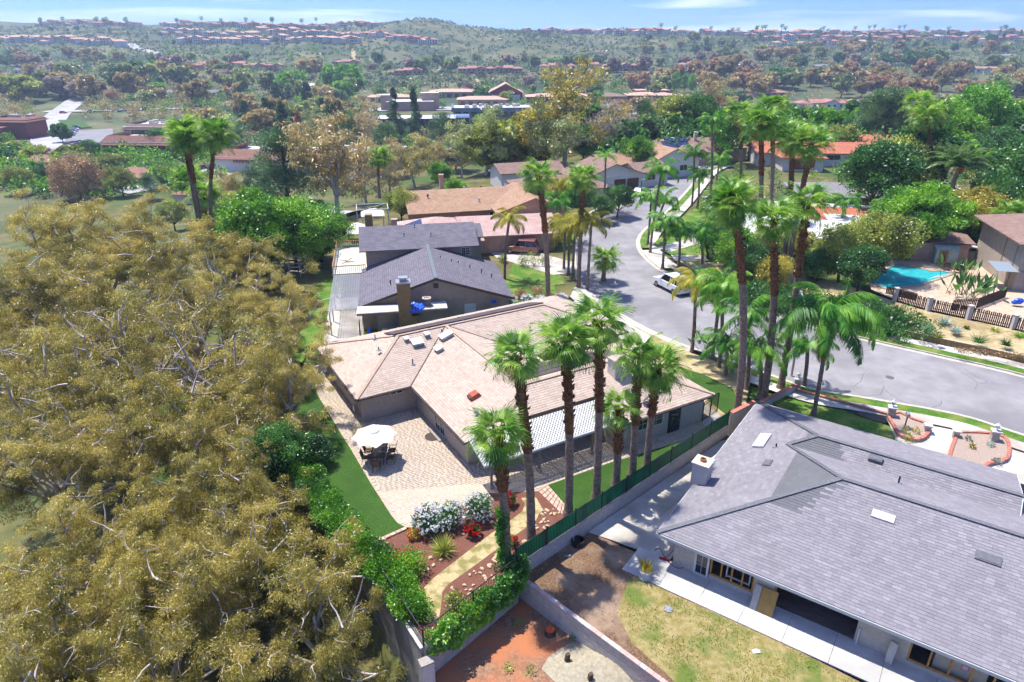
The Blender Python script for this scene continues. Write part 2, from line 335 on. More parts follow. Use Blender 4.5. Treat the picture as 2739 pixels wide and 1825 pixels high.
def euc_tree(seed, h=15.0, spread=5.0, leaves=230, limbs=7, bare=0.0, kind='euc', leaf=0.34, flowers=0, clump=1.05, lw=0.04):
    rng = np.random.default_rng(seed); segs = []; tips = []
    tr, d = curve((0, 0, 0), (rng.normal() * .1, rng.normal() * .1, 1), h * 0.36, 5, rng, 0.06)
    r0 = 0.028 * h
    segs.append([(p, r0 * (1 - 0.10 * i)) for i, p in enumerate(tr)])
    top = tr[-1]
    for i in range(limbs):
        az = 2 * np.pi * (i + rng.random() * .6) / limbs; el = rng.uniform(0.5, 1.25)
        dd = np.array([math.cos(az) * math.cos(el), math.sin(az) * math.cos(el), math.sin(el)])
        st = tr[-1 - (i % 3)]; L = h * rng.uniform(0.42, 0.62) * (0.75 + 0.35 * math.sin(el))
        pl, de = curve(st, dd, L, 7, rng, 0.13, up=0.05)
        pl = [st + (p - st) * np.array([spread / 5, spread / 5, 1]) for p in pl]
        rr = r0 * (0.7 if bare else 0.6); segs.append([(p, rr * (1 - 0.12 * j)) for j, p in enumerate(pl)])
        tips.append(pl[-1])
        for j in range(2, 8):
            if rng.random() < 0.15: continue
            ax = unit(np.array([rng.normal(), rng.normal(), rng.normal() * .5 + .25]) + 0.6 * unit(pl[j] - np.array([0, 0, h * .45])))
            sb, _ = curve(pl[j], ax, h * rng.uniform(0.10, 0.22), 4, rng, 0.22, up=0.04)
            segs.append([(p, rr * 0.38 * (1 - 0.18 * q)) for q, p in enumerate(sb)]); tips.append(sb[-1]); tips.append(sb[2])
            for q in range(2):
                tw, _ = curve(sb[-1 - q], rng.normal(size=3) + np.array([0, 0, .2]) + ax, h * rng.uniform(0.05, 0.11), 3, rng, 0.3)
                segs.append([(p, rr * 0.16 * (1 - 0.2 * w)) for w, p in enumerate(tw)]); tips.append(tw[-1])
    tips = np.array(tips)
    bv, bf = tubes_arr(segs)
    tips = tips[rng.random(len(tips)) > (bare or .3)]
    # leaf clumps hang from the twig ends
    n = len(tips); sub = np.repeat(tips, 2, 0) + rng.normal(size=(2 * n, 3)) * np.array([.55, .55, .3]) * clump
    per = max(8, leaves // 2)
    cr = rng.uniform(0.55, 1.0, size=len(sub)) * clump
    P = np.repeat(sub, per, 0) + in_ball(rng, len(sub) * per, 0.42) * np.repeat(cr, per)[:, None] * np.array([1, 1, .62])
    o = P - np.repeat(sub, per, 0)
    D = o * 0.5 + rng.normal(size=P.shape) * .55 + np.array([0, 0, -0.75])
    V, F = kites(P, D, leaf * rng.uniform(.7, 1.3, len(P)), lw * leaf / .34, rng)
    rr = np.clip(rng.random(len(F)) * .55 + np.repeat(rng.random(len(sub)), per) * .45 + np.repeat(o[:, 2] > 0, 1) * .08, 0, 1)
    mi = np.zeros(len(F), int)
    cm = arr_mesh('crown', V, F, LEAF[kind], r=rr)
    if flowers:
        fp = sub[rng.integers(0, len(sub), flowers)] + np.array([0, 0, .35]) + rng.normal(size=(flowers, 3)) * .35
        FP = np.repeat(fp, 7, 0) + rng.normal(size=(flowers * 7, 3)) * .07
        fv, ff = kites(FP, rng.normal(size=FP.shape), .16, .06, rng)
        fm = arr_mesh('blossom', fv, ff, LEAF['cream'], r=rng.random(len(ff)))
    else: fm = None
    return arr_mesh('trunk', bv, bf, BARK['euc'], smooth=True), cm, fm
def clump_tree(seed, h=8.0, w=3.2, kind='green', clumps=46, per=130, leaf=0.34, lw=0.11, shape='round', trunk=0.3, bark='brown', combine=False, cr=0.34, jit=1.0):
    """broad tree, pine or conifer: leaf clumps over an uneven shell, limbs to some of them"""
    rng = np.random.default_rng(seed); zc = h * (trunk + (1 - trunk) * .5); rz = h * (1 - trunk) * .5
    d = unit(rng.normal(size=(clumps, 3)) + np.array([0, 0, .25])); rad = rng.uniform(.45, .95, (clumps, 1)) ** .7
    if shape == 'cone':
        t = rng.random(clumps) ** 0.8; az = rng.random(clumps) * 2 * np.pi; q = w * (1.02 - t) * rng.uniform(.5, 1.0, clumps)
        Cn = np.stack([np.cos(az) * q, np.sin(az) * q, h * (trunk * .6 + (1 - trunk * .6) * t)], 1)
    elif shape == 'pine':
        t = rng.integers(0, 6, clumps) / 6 + rng.normal(size=clumps) * .03; az = rng.random(clumps) * 2 * np.pi; q = w * (1.0 - .65 * t) * rng.uniform(.35, 1.0, clumps)
        Cn = np.stack([np.cos(az) * q, np.sin(az) * q, h * (trunk + (0.95 - trunk) * t)], 1)
    else:
        Cn = d * rad * np.array([w, w, rz]) + np.array([0, 0, zc]) + rng.normal(size=(clumps, 3)) * jit * w * .09
    rc = rng.uniform(.7, 1.25, clumps) * w * cr
    if shape == 'cone': rc *= (1.25 - (Cn[:, 2] / h)) * .8
    o = in_ball(rng, clumps * per, .3) * np.repeat(rc, per)[:, None] * np.array([1, 1, .62 if shape != 'weep' else .9])
    P = np.repeat(Cn, per, 0) + o
    D = unit(o) * .8 + rng.normal(size=P.shape) * .6 + np.array([0, 0, -.9 if shape == 'weep' else .1])
    V, F = kites(P, D, leaf * rng.uniform(.7, 1.3, len(P)), leaf * lw / .34, rng)
    rr = np.clip(rng.random(len(F)) * .55 + np.repeat(rng.random(clumps), per) * .4, 0, 1)
    tr, _ = curve((0, 0, 0), (rng.normal() * .06, rng.normal() * .06, 1), h * (trunk + .3 if shape in ('round', 'weep') else .95), 5, rng, .05)
    r0 = 0.024 * h + .05; segs = [[(p, r0 * (1 - .16 * i)) for i, p in enumerate(tr)]]
    for c in Cn[rng.permutation(clumps)[:9]]:
        s = np.array(tr[2 if shape in ('round', 'weep') else 3]); s = s if shape in ('round', 'weep') else np.array([tr[0][0], tr[0][1], max(.5, c[2] - .3)])
        segs.append([(s, r0 * .4), ((s + c) / 2 + np.array([0, 0, -.05 * h]), r0 * .26), (c, r0 * .1)])
    bv, bf = tubes_arr(segs)
    if combine:
        return arr_mesh('tree', np.concatenate([V, bv]), np.concatenate([F, bf + len(V)]), [LEAF[kind], BARK[bark]], r=np.concatenate([rr, np.zeros(len(bf))]), mi=np.r_[np.zeros(len(F)), np.ones(len(bf))])
    return arr_mesh('trunk', bv, bf, BARK[bark], smooth=True), arr_mesh('crown', V, F, LEAF[kind], r=rr), None
def blob_leaves(rng, centers, radii, per, leaf, lw, up=0.3, flat=1.0):
    """leaf shells round given centres, for shrubs, hedges and creepers"""
    centers = np.asarray(centers, float); radii = np.broadcast_to(np.asarray(radii, float), (len(centers),))
    o = in_ball(rng, len(centers) * per, .3) * np.repeat(radii, per)[:, None] * np.array([1, 1, flat])
    P = np.repeat(centers, per, 0) + o; D = unit(o) * .7 + rng.normal(size=P.shape) * .6 + np.array([0, 0, up])
    V, F = kites(P, D, leaf * rng.uniform(.7, 1.3, len(P)), lw, rng)
    return V, F, np.clip(rng.random(len(F)) * .6 + np.repeat(rng.random(len(centers)), per) * .35, 0, 1)
# ---- palms: fronds are built along +X from the crown's heart
def fan_frond(seed, kind='fan', R0=1.05, pet=0.95, span=235, n=26, dr=0.35):
    rng = np.random.default_rng(seed); V = []; F = []; rr = []
    def q(a, b, c, d, t): k = len(V); V.extend([a, b, c, d]); F.append((k, k + 1, k + 2, k + 3)); rr.append(t)
    pz = lambda x: -0.18 * (x / pet) ** 2 * pet
    for i in range(3):
        x0, x1 = pet * i / 3, pet * (i + 1) / 3; w0, w1 = .035 - .006 * i, .035 - .006 * (i + 1)
        q((x0, -w0, pz(x0)), (x1, -w1, pz(x1)), (x1, w1, pz(x1)), (x0, w0, pz(x0)), .75)
        q((x0, 0, pz(x0) + .03), (x1, 0, pz(x1) + .03), (x1, 0, pz(x1) - .03), (x0, 0, pz(x0) - .03), .7)
    hub = np.array([pet, 0, pz(pet)]); sl = -0.36
    def pt(a, r, off, lift):
        # blade folds down along its costa, tips hang
        x = r * math.cos(a); y = r * math.sin(a); f = r / R0
        z = sl * x * (1 if x > 0 else .2) - 0.30 * abs(y) * .75 - dr * max(0, f - .55) ** 2 * 2.2 + lift
        return hub + np.array([x - off * math.sin(a), y + off * math.cos(a), z])
    for i in range(n):
        a = R(-span / 2 + span * (i + .5) / n) + rng.normal() * .015; L = R0 * (0.80 + .25 * math.cos(a * .55)) * rng.uniform(.9, 1.08)
        da = R(span) / n * .5; r1 = L * .58; wid = r1 * math.tan(da) * .98; t = .3 + .55 * rng.random()
        q(pt(a, .04, .0, 0), pt(a, r1, -wid, -.012), pt(a, r1, 0, .03), pt(a, .04, .002, .0), t)
        q(pt(a, .04, .0, 0), pt(a, r1, 0, .03), pt(a, r1, wid, -.012), pt(a, .04, .002, .0), t * .9)
        q(pt(a, r1, -wid, -.012), pt(a, L * .82, -wid * .3, -.06), pt(a, L * .82, wid * .3, -.06), pt(a, r1, wid, -.012), t)
        q(pt(a, L * .82, -wid * .3, -.06), pt(a, L * 1.05, 0, -.22 * rng.uniform(.4, 1.6)), pt(a, L * 1.05, 0, -.22), pt(a, L * .82, wid * .3, -.06), min(1, t + .2))
    return arr_mesh('frond', np.array(V, float), np.array(F), LEAF[kind], r=rr)
def pinnate(seed, kind='queen', L=3.2, arch=0.9, droop=1.3, n=70, ll=0.66, hang=1.1, lw=0.024, rw=.03):
    rng = np.random.default_rng(seed); t = np.linspace(0, 1, 15)
    ang = arch - (arch + droop) * t ** 1.25; dx = np.cos(ang); dz = np.sin(ang)
    X = np.concatenate([[0], np.cumsum((dx[1:] + dx[:-1]) / 2)]) * L / 14; Z = np.concatenate([[0], np.cumsum((dz[1:] + dz[:-1]) / 2)]) * L / 14
    rach = np.stack([X, np.zeros(15), Z], 1)
    bv, bf = tubes_arr([[(p, rw * (1 - .8 * i / 14)) for i, p in enumerate(rach)]], n=3)
    tt = np.linspace(.14, .99, n); P = np.stack([np.interp(tt, t, X), np.zeros(n), np.interp(tt, t, Z)], 1)
    Tn = np.stack([np.interp(tt, t, dx), np.zeros(n), np.interp(tt, t, dz)], 1)
    Vs = [bv]; Fs = [bf]; rs = [np.full(len(bf), .8)]; k = len(bv)
    for s in (-1, 1):
        l = ll * np.sin(np.pi * np.clip(tt * .92 + .06, 0, 1)) ** .6 * rng.uniform(.85, 1.1, n)
        D = unit(Tn * .55 + np.array([0, s * .8, 0]) + np.array([0, 0, -1]) * (hang * rng.uniform(.5, 1.4, n))[:, None] + rng.normal(size=(n, 3)) * .12)
        S = unit(np.cross(D, np.array([0, 0, 1.0]) + Tn * .3)) * lw; M = P + D * l[:, None] * .5; E = P + D * l[:, None] + np.array([0, 0, -1]) * (l * hang * .35)[:, None]
        V = np.stack([P, M + S, E, M - S], 1).reshape(-1, 3); F = np.arange(4 * n).reshape(n, 4) + k; k += 4 * n
        Vs.append(V); Fs.append(F); rs.append(rng.random(n) * .6 + .2)
    return arr_mesh('frond', np.concatenate(Vs), np.concatenate(Fs), LEAF[kind], r=np.concatenate(rs))
_fr = {}
def fronds(kind):
    if kind in _fr: return _fr[kind]
    if kind == 'fan': v = [fan_frond(i) for i in range(4)]
    elif kind == 'fandry': v = [fan_frond(20 + i, 'dry', dr=.7) for i in range(2)]
    elif kind == 'queen': v = [pinnate(30 + i, L=3.3 - .2 * i, droop=1.2 + .2 * i) for i in range(3)]
    elif kind == 'queeny': v = [pinnate(40 + i, 'queeny', L=3.0, droop=1.3 + .2 * i) for i in range(2)]
    elif kind == 'queendry': v = [pinnate(44, 'dry', L=2.8, droop=1.7, arch=.2)]
    elif kind == 'date': v = [pinnate(50 + i, 'date', L=4.6, arch=.75, droop=.75, n=56, ll=.62, hang=.25, rw=.05) for i in range(3)]
    elif kind == 'king': v = [pinnate(60 + i, 'queen', L=2.4, arch=.8, droop=.9, n=34, ll=.55, hang=.35) for i in range(2)]
    _fr[kind] = v; return v
def palm_trunk(rng, h, r, lean, rough=0.12, ring=0.11, flare=1.5, n=10):
    k = max(10, int(h / ring)); pts = []; segs = []
    for i in range(k + 1):
        t = i / k; p = (lean[0] * t * t, lean[1] * t * t, h * t)
        rr = r * (1 + (flare - 1) * max(0, 1 - t * h / .9) ** 2) * (1 - .12 * t) * (1 + (rough if i % 2 else 0) * rng.uniform(.3, 1.2))
        segs.append((np.array(p), rr))
    return tubes_arr([segs], n=n), segs[-1][0]
_crowns = {}
def palm(style, base, h, label, r=0.17, lean=(0, 0), group=None, seed=0, nf=30, size=1.0, parts=True, name=None, dry=3, boots=True, trunkcol=None):
    """fan / queen / date palm standing at base with a trunk h tall; every frond its own part when parts is set"""
    rng = np.random.default_rng(seed + 1000)
    t = thing(name or {'fan': 'fan_palm', 'queen': 'queen_palm', 'queeny': 'queen_palm', 'date': 'date_palm', 'king': 'king_palm'}[style], label, 'palm', base, 0, group)
    (v, f), top = palm_trunk(rng, h, r, lean, rough=.16 if style in ('fan', 'date') else .05, ring=.13 if style == 'fan' else .2)
    link('trunk', arr_mesh('trunk', v, f, BARK[trunkcol or 'grey'], smooth=style != 'fan'), t)
    if style in ('fan', 'date') and boots:
        m = int(150 * min(1, h / 6)) if parts else 50; ub = min(h * .55, 3.6 if h < 9 else 6)
        zz = h - ub * rng.random(m) ** 1.3; az = rng.random(m) * 2 * np.pi; tt = zz / h
        P = np.stack([lean[0] * tt * tt + np.cos(az) * r * .95, lean[1] * tt * tt + np.sin(az) * r * .95, zz], 1)
        D = np.stack([np.cos(az) * .6, np.sin(az) * .6, np.ones(m) * .8], 1); V, F = kites(P, D, .30, .09, rng, .3)
        link('leaf_boots', arr_mesh('leaf_boots', V, F, BARK['palm']), t)['kind'] = 'stuff'
        (v2, f2), _ = palm_trunk(rng, ub, r * 1.06, (0, 0), rough=.22, ring=.12, flare=1)
        zc = v2[:, 2] + h - ub; v2[:, 2] = zc; v2[:, 0] += lean[0] * (zc / h) ** 2; v2[:, 1] += lean[1] * (zc / h) ** 2
        link('upper_trunk', arr_mesh('upper_trunk', v2, f2, BARK['palm'], smooth=False), t)
    fm = fronds(style); items = []
    for i in range(nf):
        u = (i + .5) / nf; az = i * 2.399963 + rng.normal() * .12
        if style == 'fan': az += rng.normal() * .25; el = 1.35 - 2.0 * u ** 1.2 + rng.normal() * .07
        elif style == 'date': el = 1.0 - 1.35 * u + rng.normal() * .06
        else: el = .72 - 1.15 * u + rng.normal() * .09
        items.append((fm[i % len(fm)], az, el, rng.normal() * .25, size * rng.uniform(.9, 1.1)))
    if dry:
        dm = fronds('fandry' if style == 'fan' else 'queendry')
        for i in range(dry): items.append((dm[i % len(dm)], rng.random() * 6.28, -1.15 + rng.normal() * .12, rng.normal() * .3, size * .85))
    if parts:
        for me, az, el, ro, s in items:
            o = link('frond', me, t, tuple(top), None); o.rotation_mode = 'XYZ'
            o.rotation_euler = (Matrix.Rotation(az, 3, 'Z') @ Matrix.Rotation(-el, 3, 'Y') @ Matrix.Rotation(ro, 3, 'X')).to_euler(); o.scale = (s, s, s)
    else:
        key = (style, nf, dry, round(size, 2), seed % 3)
        if key not in _crowns:
            Vs, Fs, rs, ms, k = [], [], [], [], 0
            for me, az, el, ro, s in items:
                n = len(me.vertices); co = np.empty(n * 3, np.float32); me.vertices.foreach_get('co', co)
                ix = np.empty(len(me.loops), np.int32); me.loops.foreach_get('vertex_index', ix); rr = np.empty(len(me.polygons), np.float32); me.attributes['r'].data.foreach_get('value', rr)
                M = np.array(Matrix.Rotation(az, 3, 'Z') @ Matrix.Rotation(-el, 3, 'Y') @ Matrix.Rotation(ro, 3, 'X'))
                Vs.append(co.reshape(-1, 3) @ M.T * s); Fs.append(ix.reshape(-1, 4) + k); k += n; rs.append(rr); ms.append(np.full(len(rr), 1 if me.materials[0].name.startswith('dry') else 0))
            _crowns[key] = arr_mesh('crown', np.concatenate(Vs), np.concatenate(Fs), [fm[0].materials[0], LEAF['dry']], r=np.concatenate(rs), mi=np.concatenate(ms))
        link('crown', _crowns[key], t, tuple(top))
    if style == 'date':
        V, F, rr = blob_leaves(rng, [top + np.array([math.cos(a) * .7, math.sin(a) * .7, -.15]) for a in np.arange(6) * 1.05], .42, 160, .12, .05)
        link('date_clusters', arr_mesh('date_clusters', V, F, LEAF['orange'], r=rr), t)
    return t
# ---- prototypes of trees, made when first asked for
KINDS = {
 'euc': lambda s: euc_tree(s, 15, 5.2, 400, 8, flowers=60, leaf=.28, lw=.034, clump=.92),
 'eucbare': lambda s: euc_tree(s, 15, 5.8, 230, 10, bare=.7, leaf=.29),
 'broad': lambda s: clump_tree(s, 8, 3.6, 'green', 60, 230, .30, .10),
 'lush': lambda s: clump_tree(s, 8, 3.6, 'lush', 60, 220, .30, .10),
 'bright': lambda s: clump_tree(s, 8, 3.0, 'bright', 56, 220, .28, .10, trunk=.15),
 'pine': lambda s: clump_tree(s, 14, 5.2, 'pine', 64, 330, .40, .035, shape='pine', trunk=.3, cr=.30),
 'darkpine': lambda s: clump_tree(s, 14, 5.0, 'dark', 56, 330, .40, .04, shape='pine', trunk=.3, cr=.30),
 'conifer': lambda s: clump_tree(s, 16, 3.2, 'dark', 70, 170, .42, .07, shape='cone', trunk=.1, cr=.42),
 'mideuc': lambda s: euc_tree(s, 15, 4.6, 64, 7, kind='euc', leaf=.55, clump=1.3, lw=.065),
 'mideucb': lambda s: euc_tree(s, 15, 4.6, 64, 7, kind='eucb', leaf=.55, clump=1.3, lw=.065),
 'mideucg': lambda s: euc_tree(s, 15, 4.6, 64, 7, kind='eucg', leaf=.55, clump=1.3, lw=.065),
 'midgrey': lambda s: euc_tree(s, 13, 4.4, 44, 7, kind='grey', leaf=.5, clump=1.2, lw=.05),
 'rust': lambda s: clump_tree(s, 8, 4.2, 'rust', 70, 260, .34, .07, shape='weep', trunk=.15),
 'salmon': lambda s: clump_tree(s, 11, 3.0, 'salmon', 50, 150, .4, .07, shape='cone', trunk=.15),
 'gold': lambda s: clump_tree(s, 8, 3.4, 'gold', 54, 190, .32, .08, shape='weep', trunk=.25),
 'oliv': lambda s: clump_tree(s, 8, 3.6, 'olive', 54, 200, .32, .09, trunk=.25),
 'weep': lambda s: clump_tree(s, 8, 2.8, 'lush', 50, 170, .42, .035, shape='weep', trunk=.3),
 'round': lambda s: clump_tree(s, 8, 3.6, 'green', 70, 230, .26, .10, trunk=.12, jit=.4),
}
_proto = {}
def proto(kind, k, nvar=3):
    key = (kind, k % nvar)
    if key not in _proto: _proto[key] = KINDS[kind](hash(kind) % 997 if False else sum(map(ord, kind)) * 7 + k % nvar)
    return _proto[key]
def tree(kind, loc, h, label, seed=0, group=None, name=None, nvar=3, sx=1.0, nominal=None, rz=None):
    tm, cm, fm = proto(kind, seed, nvar); nom = nominal or {'euc': 15, 'eucbare': 15, 'mideuc': 15, 'mideucb': 15, 'mideucg': 15, 'midgrey': 13, 'pine': 14, 'darkpine': 14, 'conifer': 16, 'salmon': 11}.get(kind, 8)
    rng = random.Random(seed * 13 + 5)
    nm = name or {'euc': 'eucalyptus_tree', 'eucbare': 'eucalyptus_tree', 'mideuc': 'eucalyptus_tree', 'mideucb': 'eucalyptus_tree', 'mideucg': 'eucalyptus_tree', 'pine': 'pine_tree', 'darkpine': 'pine_tree', 'conifer': 'conifer_tree'}.get(kind, 'leafy_tree')
    t = thing(nm, label, 'tree', loc, rz if rz is not None else rng.random() * 6.28, group); s = h / nom; t.scale = (s * sx, s * sx, s)
    link('trunk', tm, t); link('crown', cm, t)
    if fm: link('blossom', fm, t)
    return t
FARK = {'eucb': ('eucb', 12, 4.2, 'round'), 'eucg': ('eucg', 12, 4.2, 'round'), 'grey': ('grey', 10, 4.0, 'round'), 'dark': ('dark', 12, 4.4, 'round'), 'pine': ('pine', 12, 3.4, 'cone'),
        'green': ('green', 8, 4.0, 'round'), 'olive': ('olive', 8, 4.2, 'round'), 'lush': ('lush', 9, 4.0, 'round'), 'rust': ('rust', 11, 4.2, 'round'), 'chap': ('chap', 3.2, 3.4, 'round')}
FARNAME = {'eucb': ('eucalyptus_tree', 'brown eucalyptus'), 'eucg': ('eucalyptus_tree', 'grey-green eucalyptus'), 'grey': ('leafy_tree', 'greyish thin-leaved tree'), 'dark': ('leafy_tree', 'dark green spreading tree'), 'pine': ('conifer_tree', 'pointed dark conifer'),
           'green': ('leafy_tree', 'bright green round tree'), 'olive': ('leafy_tree', 'olive green broad tree'), 'lush': ('leafy_tree', 'deep green leafy tree'), 'rust': ('leafy_tree', 'rust-tinged tree'), 'chap': ('chaparral_shrub', 'grey-green chaparral shrub')}
def far_tree(kind, loc, h, label, seed, group):
    key = ('far', kind, seed % 3)
    if key not in _proto:
        k, hh, w, shp = FARK[kind]
        _proto[key] = clump_tree(900 + seed % 3 * 17 + len(kind), hh, w, k, 24, 62, .95 if kind != 'chap' else .7, .27, shape=shp, trunk=.22 if kind != 'chap' else .02, combine=True, cr=.36)
    rng = random.Random(seed); o = link(FARNAME[kind][0], _proto[key], None, loc, (0, 0, rng.random() * 6.28)); s = h / FARK[kind][1]; q = s * rng.uniform(.9, 1.25); o.scale = (q, q, s)
    return tag(o, label, 'tree' if kind != 'chap' else 'shrub', group)
# ------------------------------------------------------------------ terrain
def sm(x, a, b):
    t = np.clip((x - a) / (b - a), 0, 1); return t * t * (3 - 2 * t)
def zpx(Y, y):
    d = ray(CX, y); return CAM_H + Y * d[2] / d[1]
_prof = {  # column in the view: (distance, sight row or height)
 -400: [(600, 240), (760, 205), (900, 160), (1010, 122), (1200, 98), (1420, 66), (1600, 56), (1800, 60)],
 0: [(600, 240), (760, 205), (900, 160), (1010, 122), (1200, 98), (1420, 66), (1600, 56), (1800, 60)],
 400: [(600, 240), (740, 205), (850, 165), (980, 135), (1150, 100), (1350, 76), (1500, 62), (1700, 62)],
 800: [(600, 248), (740, 208), (820, 175), (950, 134), (1040, 112), (1150, 88), (1350, 76), (1600, 68)],
 1000: [(600, 254), (700, 212), (780, 186), (900, 160), (1050, 122), (1180, 92), (1320, 68), (1600, 66)],
 1140: [(600, 256), (690, 208), (750, 190), (900, 166), (1050, 122), (1200, 82), (1330, 52), (1600, 80)],
 1280: [(600, 256), (690, 206), (750, 189), (900, 170), (1050, 132), (1180, 104), (1330, 78), (1600, 88)],
 1420: [(600, 256), (690, 205), (750, 188), (900, 165), (1020, 128), (1150, 90), (1300, 80), (1600, 86)],
 1560: [(600, 256), (690, 205), (750, 188), (900, 168), (1050, 134), (1200, 106), (1350, 88), (1600, 87)],
 1700: [(600, 254), (690, 205), (750, 187), (900, 160), (1040, 120), (1180, 92), (1350, 86), (1600, 87)],
 2000: [(600, 248), (690, 208), (750, 190), (900, 160), (1100, 124), (1300, 100), (1500, 88), (1700, 87)],
 2400: [(600, 246), (690, 212), (780, 186), (900, 158), (1100, 122), (1300, 104), (1500, 92), (1700, 87)],
 2739: [(600, 244), (690, 210), (780, 180), (900, 152), (1100, 116), (1300, 98), (1500, 90), (1700, 86)],
 3200: [(600, 244), (690, 210), (780, 180), (900, 152), (1100, 116), (1300, 98), (1500, 90), (1700, 86)]}
_pu = np.array([(k - CX) / FPX * _c for k in sorted(_prof)])
_pY = np.array([0, 150, 300, 450, 600, 640, 690, 720, 750, 780, 820, 900, 980, 1050, 1150, 1200, 1250, 1330, 1420, 1500, 1600, 1700, 1900, 2300, 3200, 6000], float)
_pZ = []
for k in sorted(_prof):
    pr = _prof[k]; ys = [0, 150, 300, 450] + [a for a, _ in pr] + [2300, 3200, 6000]
    zs = [-18, -18, -20, -21] + [zpx(a, b) for a, b in pr] + [zpx(pr[-1][0], pr[-1][1]) - 20, 0, 0]
    _pZ.append(np.interp(_pY, ys, zs))
_pZ = np.array(_pZ)
def hT(X, Y):
    X = np.asarray(X, float); Y = np.asarray(Y, float)
    Xe = np.interp(Y, [0, 20, 25, 35, 55, 66, 80, 100, 130, 160, 200, 260], [6, -2, -5.5, -10, -22, -30, -34, -36, -28, -10, 20, 60])
    s = Xe - X; dl = 4.4 * sm(s, -.6, 2.2) + 13.5 * sm(s, 4, 95)
    Ye = np.interp(X, [-60, -30, -10, 20, 60, 120, 200, 400], [92, 100, 140, 190, 225, 250, 270, 300])
    df = 18 * sm(Y - Ye, 0, 110)
    near = -0.5 - np.maximum(dl, df)
    # lower lots this side of the garden walls
    fx = (Y - 31.0) * 0.0; side = (X - 0.19) * 14.99 - (Y - 31.06) * 16.67     # right of the fence line
    fr = sm(side / 22.4, -1.6, -.2) * (1 - sm(Y - .25 * X, 34, 46)); near = near - 1.1 * fr * (s < 0)
    lot = sm(27.5 - Y - (X - 0.2) * .0, -6, -1) * sm(30 - X * 1.0, 0, 10); near = near - 3.0 * lot * (s < 3)
    uu = X / np.maximum(Y, 1.0); far = np.empty_like(near)
    ci = np.clip(np.searchsorted(_pu, uu) - 1, 0, len(_pu) - 2); ct = np.clip((uu - _pu[ci]) / (_pu[ci + 1] - _pu[ci]), 0, 1); ct = ct * ct * (3 - 2 * ct)
    ri = np.clip(np.searchsorted(_pY, Y) - 1, 0, len(_pY) - 2); rt = np.clip((Y - _pY[ri]) / (_pY[ri + 1] - _pY[ri]), 0, 1)
    a = _pZ[ci, ri] * (1 - rt) + _pZ[ci, ri + 1] * rt; b = _pZ[ci + 1, ri] * (1 - rt) + _pZ[ci + 1, ri + 1] * rt
    far = a * (1 - ct) + b * ct
    far = far + sm(Y, 820, 1000) * (np.sin(X * .021 + Y * .013) * 3.0 + np.sin(X * .047 - Y * .03) * 1.5 + np.abs(np.sin(X * .0125 + np.sin(Y * .008))) * 5 - 3)
    w = sm(Y, 260, 420)
    return near * (1 - w) + far * w
def h1(x, y): return float(hT(np.array([x]), np.array([y]))[0])
def GT(x, y):
    """where the sight line through picture point (x, y) first meets the terrain"""
    d = ray(x, y); t = np.geomspace(15, 2600, 420); X = d[0] * t; Y = d[1] * t; Z = CAM_H + d[2] * t
    below = np.nonzero(Z <= hT(X, Y))[0]
    i = below[0] if len(below) else len(t) - 1
    a, b = t[max(i - 1, 0)], t[i]
    for _ in range(14):
        m = (a + b) / 2
        if CAM_H + d[2] * m <= h1(d[0] * m, d[1] * m): b = m
        else: a = m
    return Vector((d[0] * b, d[1] * b, h1(d[0] * b, d[1] * b)))
def grid(xs, ys, zoff=None):
    X, Y = np.meshgrid(xs, ys); Z = hT(X, Y)
    if zoff is not None: Z = Z + zoff(X, Y)
    V = np.stack([X, Y, Z], -1).reshape(-1, 3); nx = len(xs); i = np.arange(len(ys) - 1)[:, None] * nx; j = np.arange(nx - 1)[None, :]
    return V, np.stack([i + j, i + j + 1, i + nx + j + 1, i + nx + j], -1).reshape(-1, 4)
M_soil = mat('ground dry grass and soil', C(88, 94, 46), C(136, 124, 80), scale=.35, c3=C(76, 104, 40), s3=.06, bump=.5, bscale=2.5, detail=8)
M_hill = mat('hillside scrub', C(76, 94, 54), C(134, 128, 88), scale=.03, c3=C(64, 84, 50), s3=.012, bump=1.0, bscale=.12, detail=10)
v1, f1 = grid(np.arange(-130, 175.1, 1.25), np.arange(-20, 300.1, 1.25))
gnd = link('ground', arr_mesh('ground', v1, f1, M_soil, smooth=True)); tag(gnd, 'dry grass and soil between the lots and down the slope', kind='structure')
xs = np.concatenate([np.arange(-3000, -1500, 60), np.arange(-1500, 1500, 15), np.arange(1500, 3001, 60)]); ys = np.concatenate([np.arange(-400, 1900, 15), np.arange(1900, 4000, 100)])
v2, f2 = grid(xs, ys, lambda X, Y: np.where((X > -128) & (X < 172) & (Y > -18) & (Y < 297), -6.0, 0.0))
hl = link('hills', arr_mesh('hills', v2, f2, M_hill, smooth=True)); tag(hl, 'green and tan scrub hills round the valley', kind='structure')
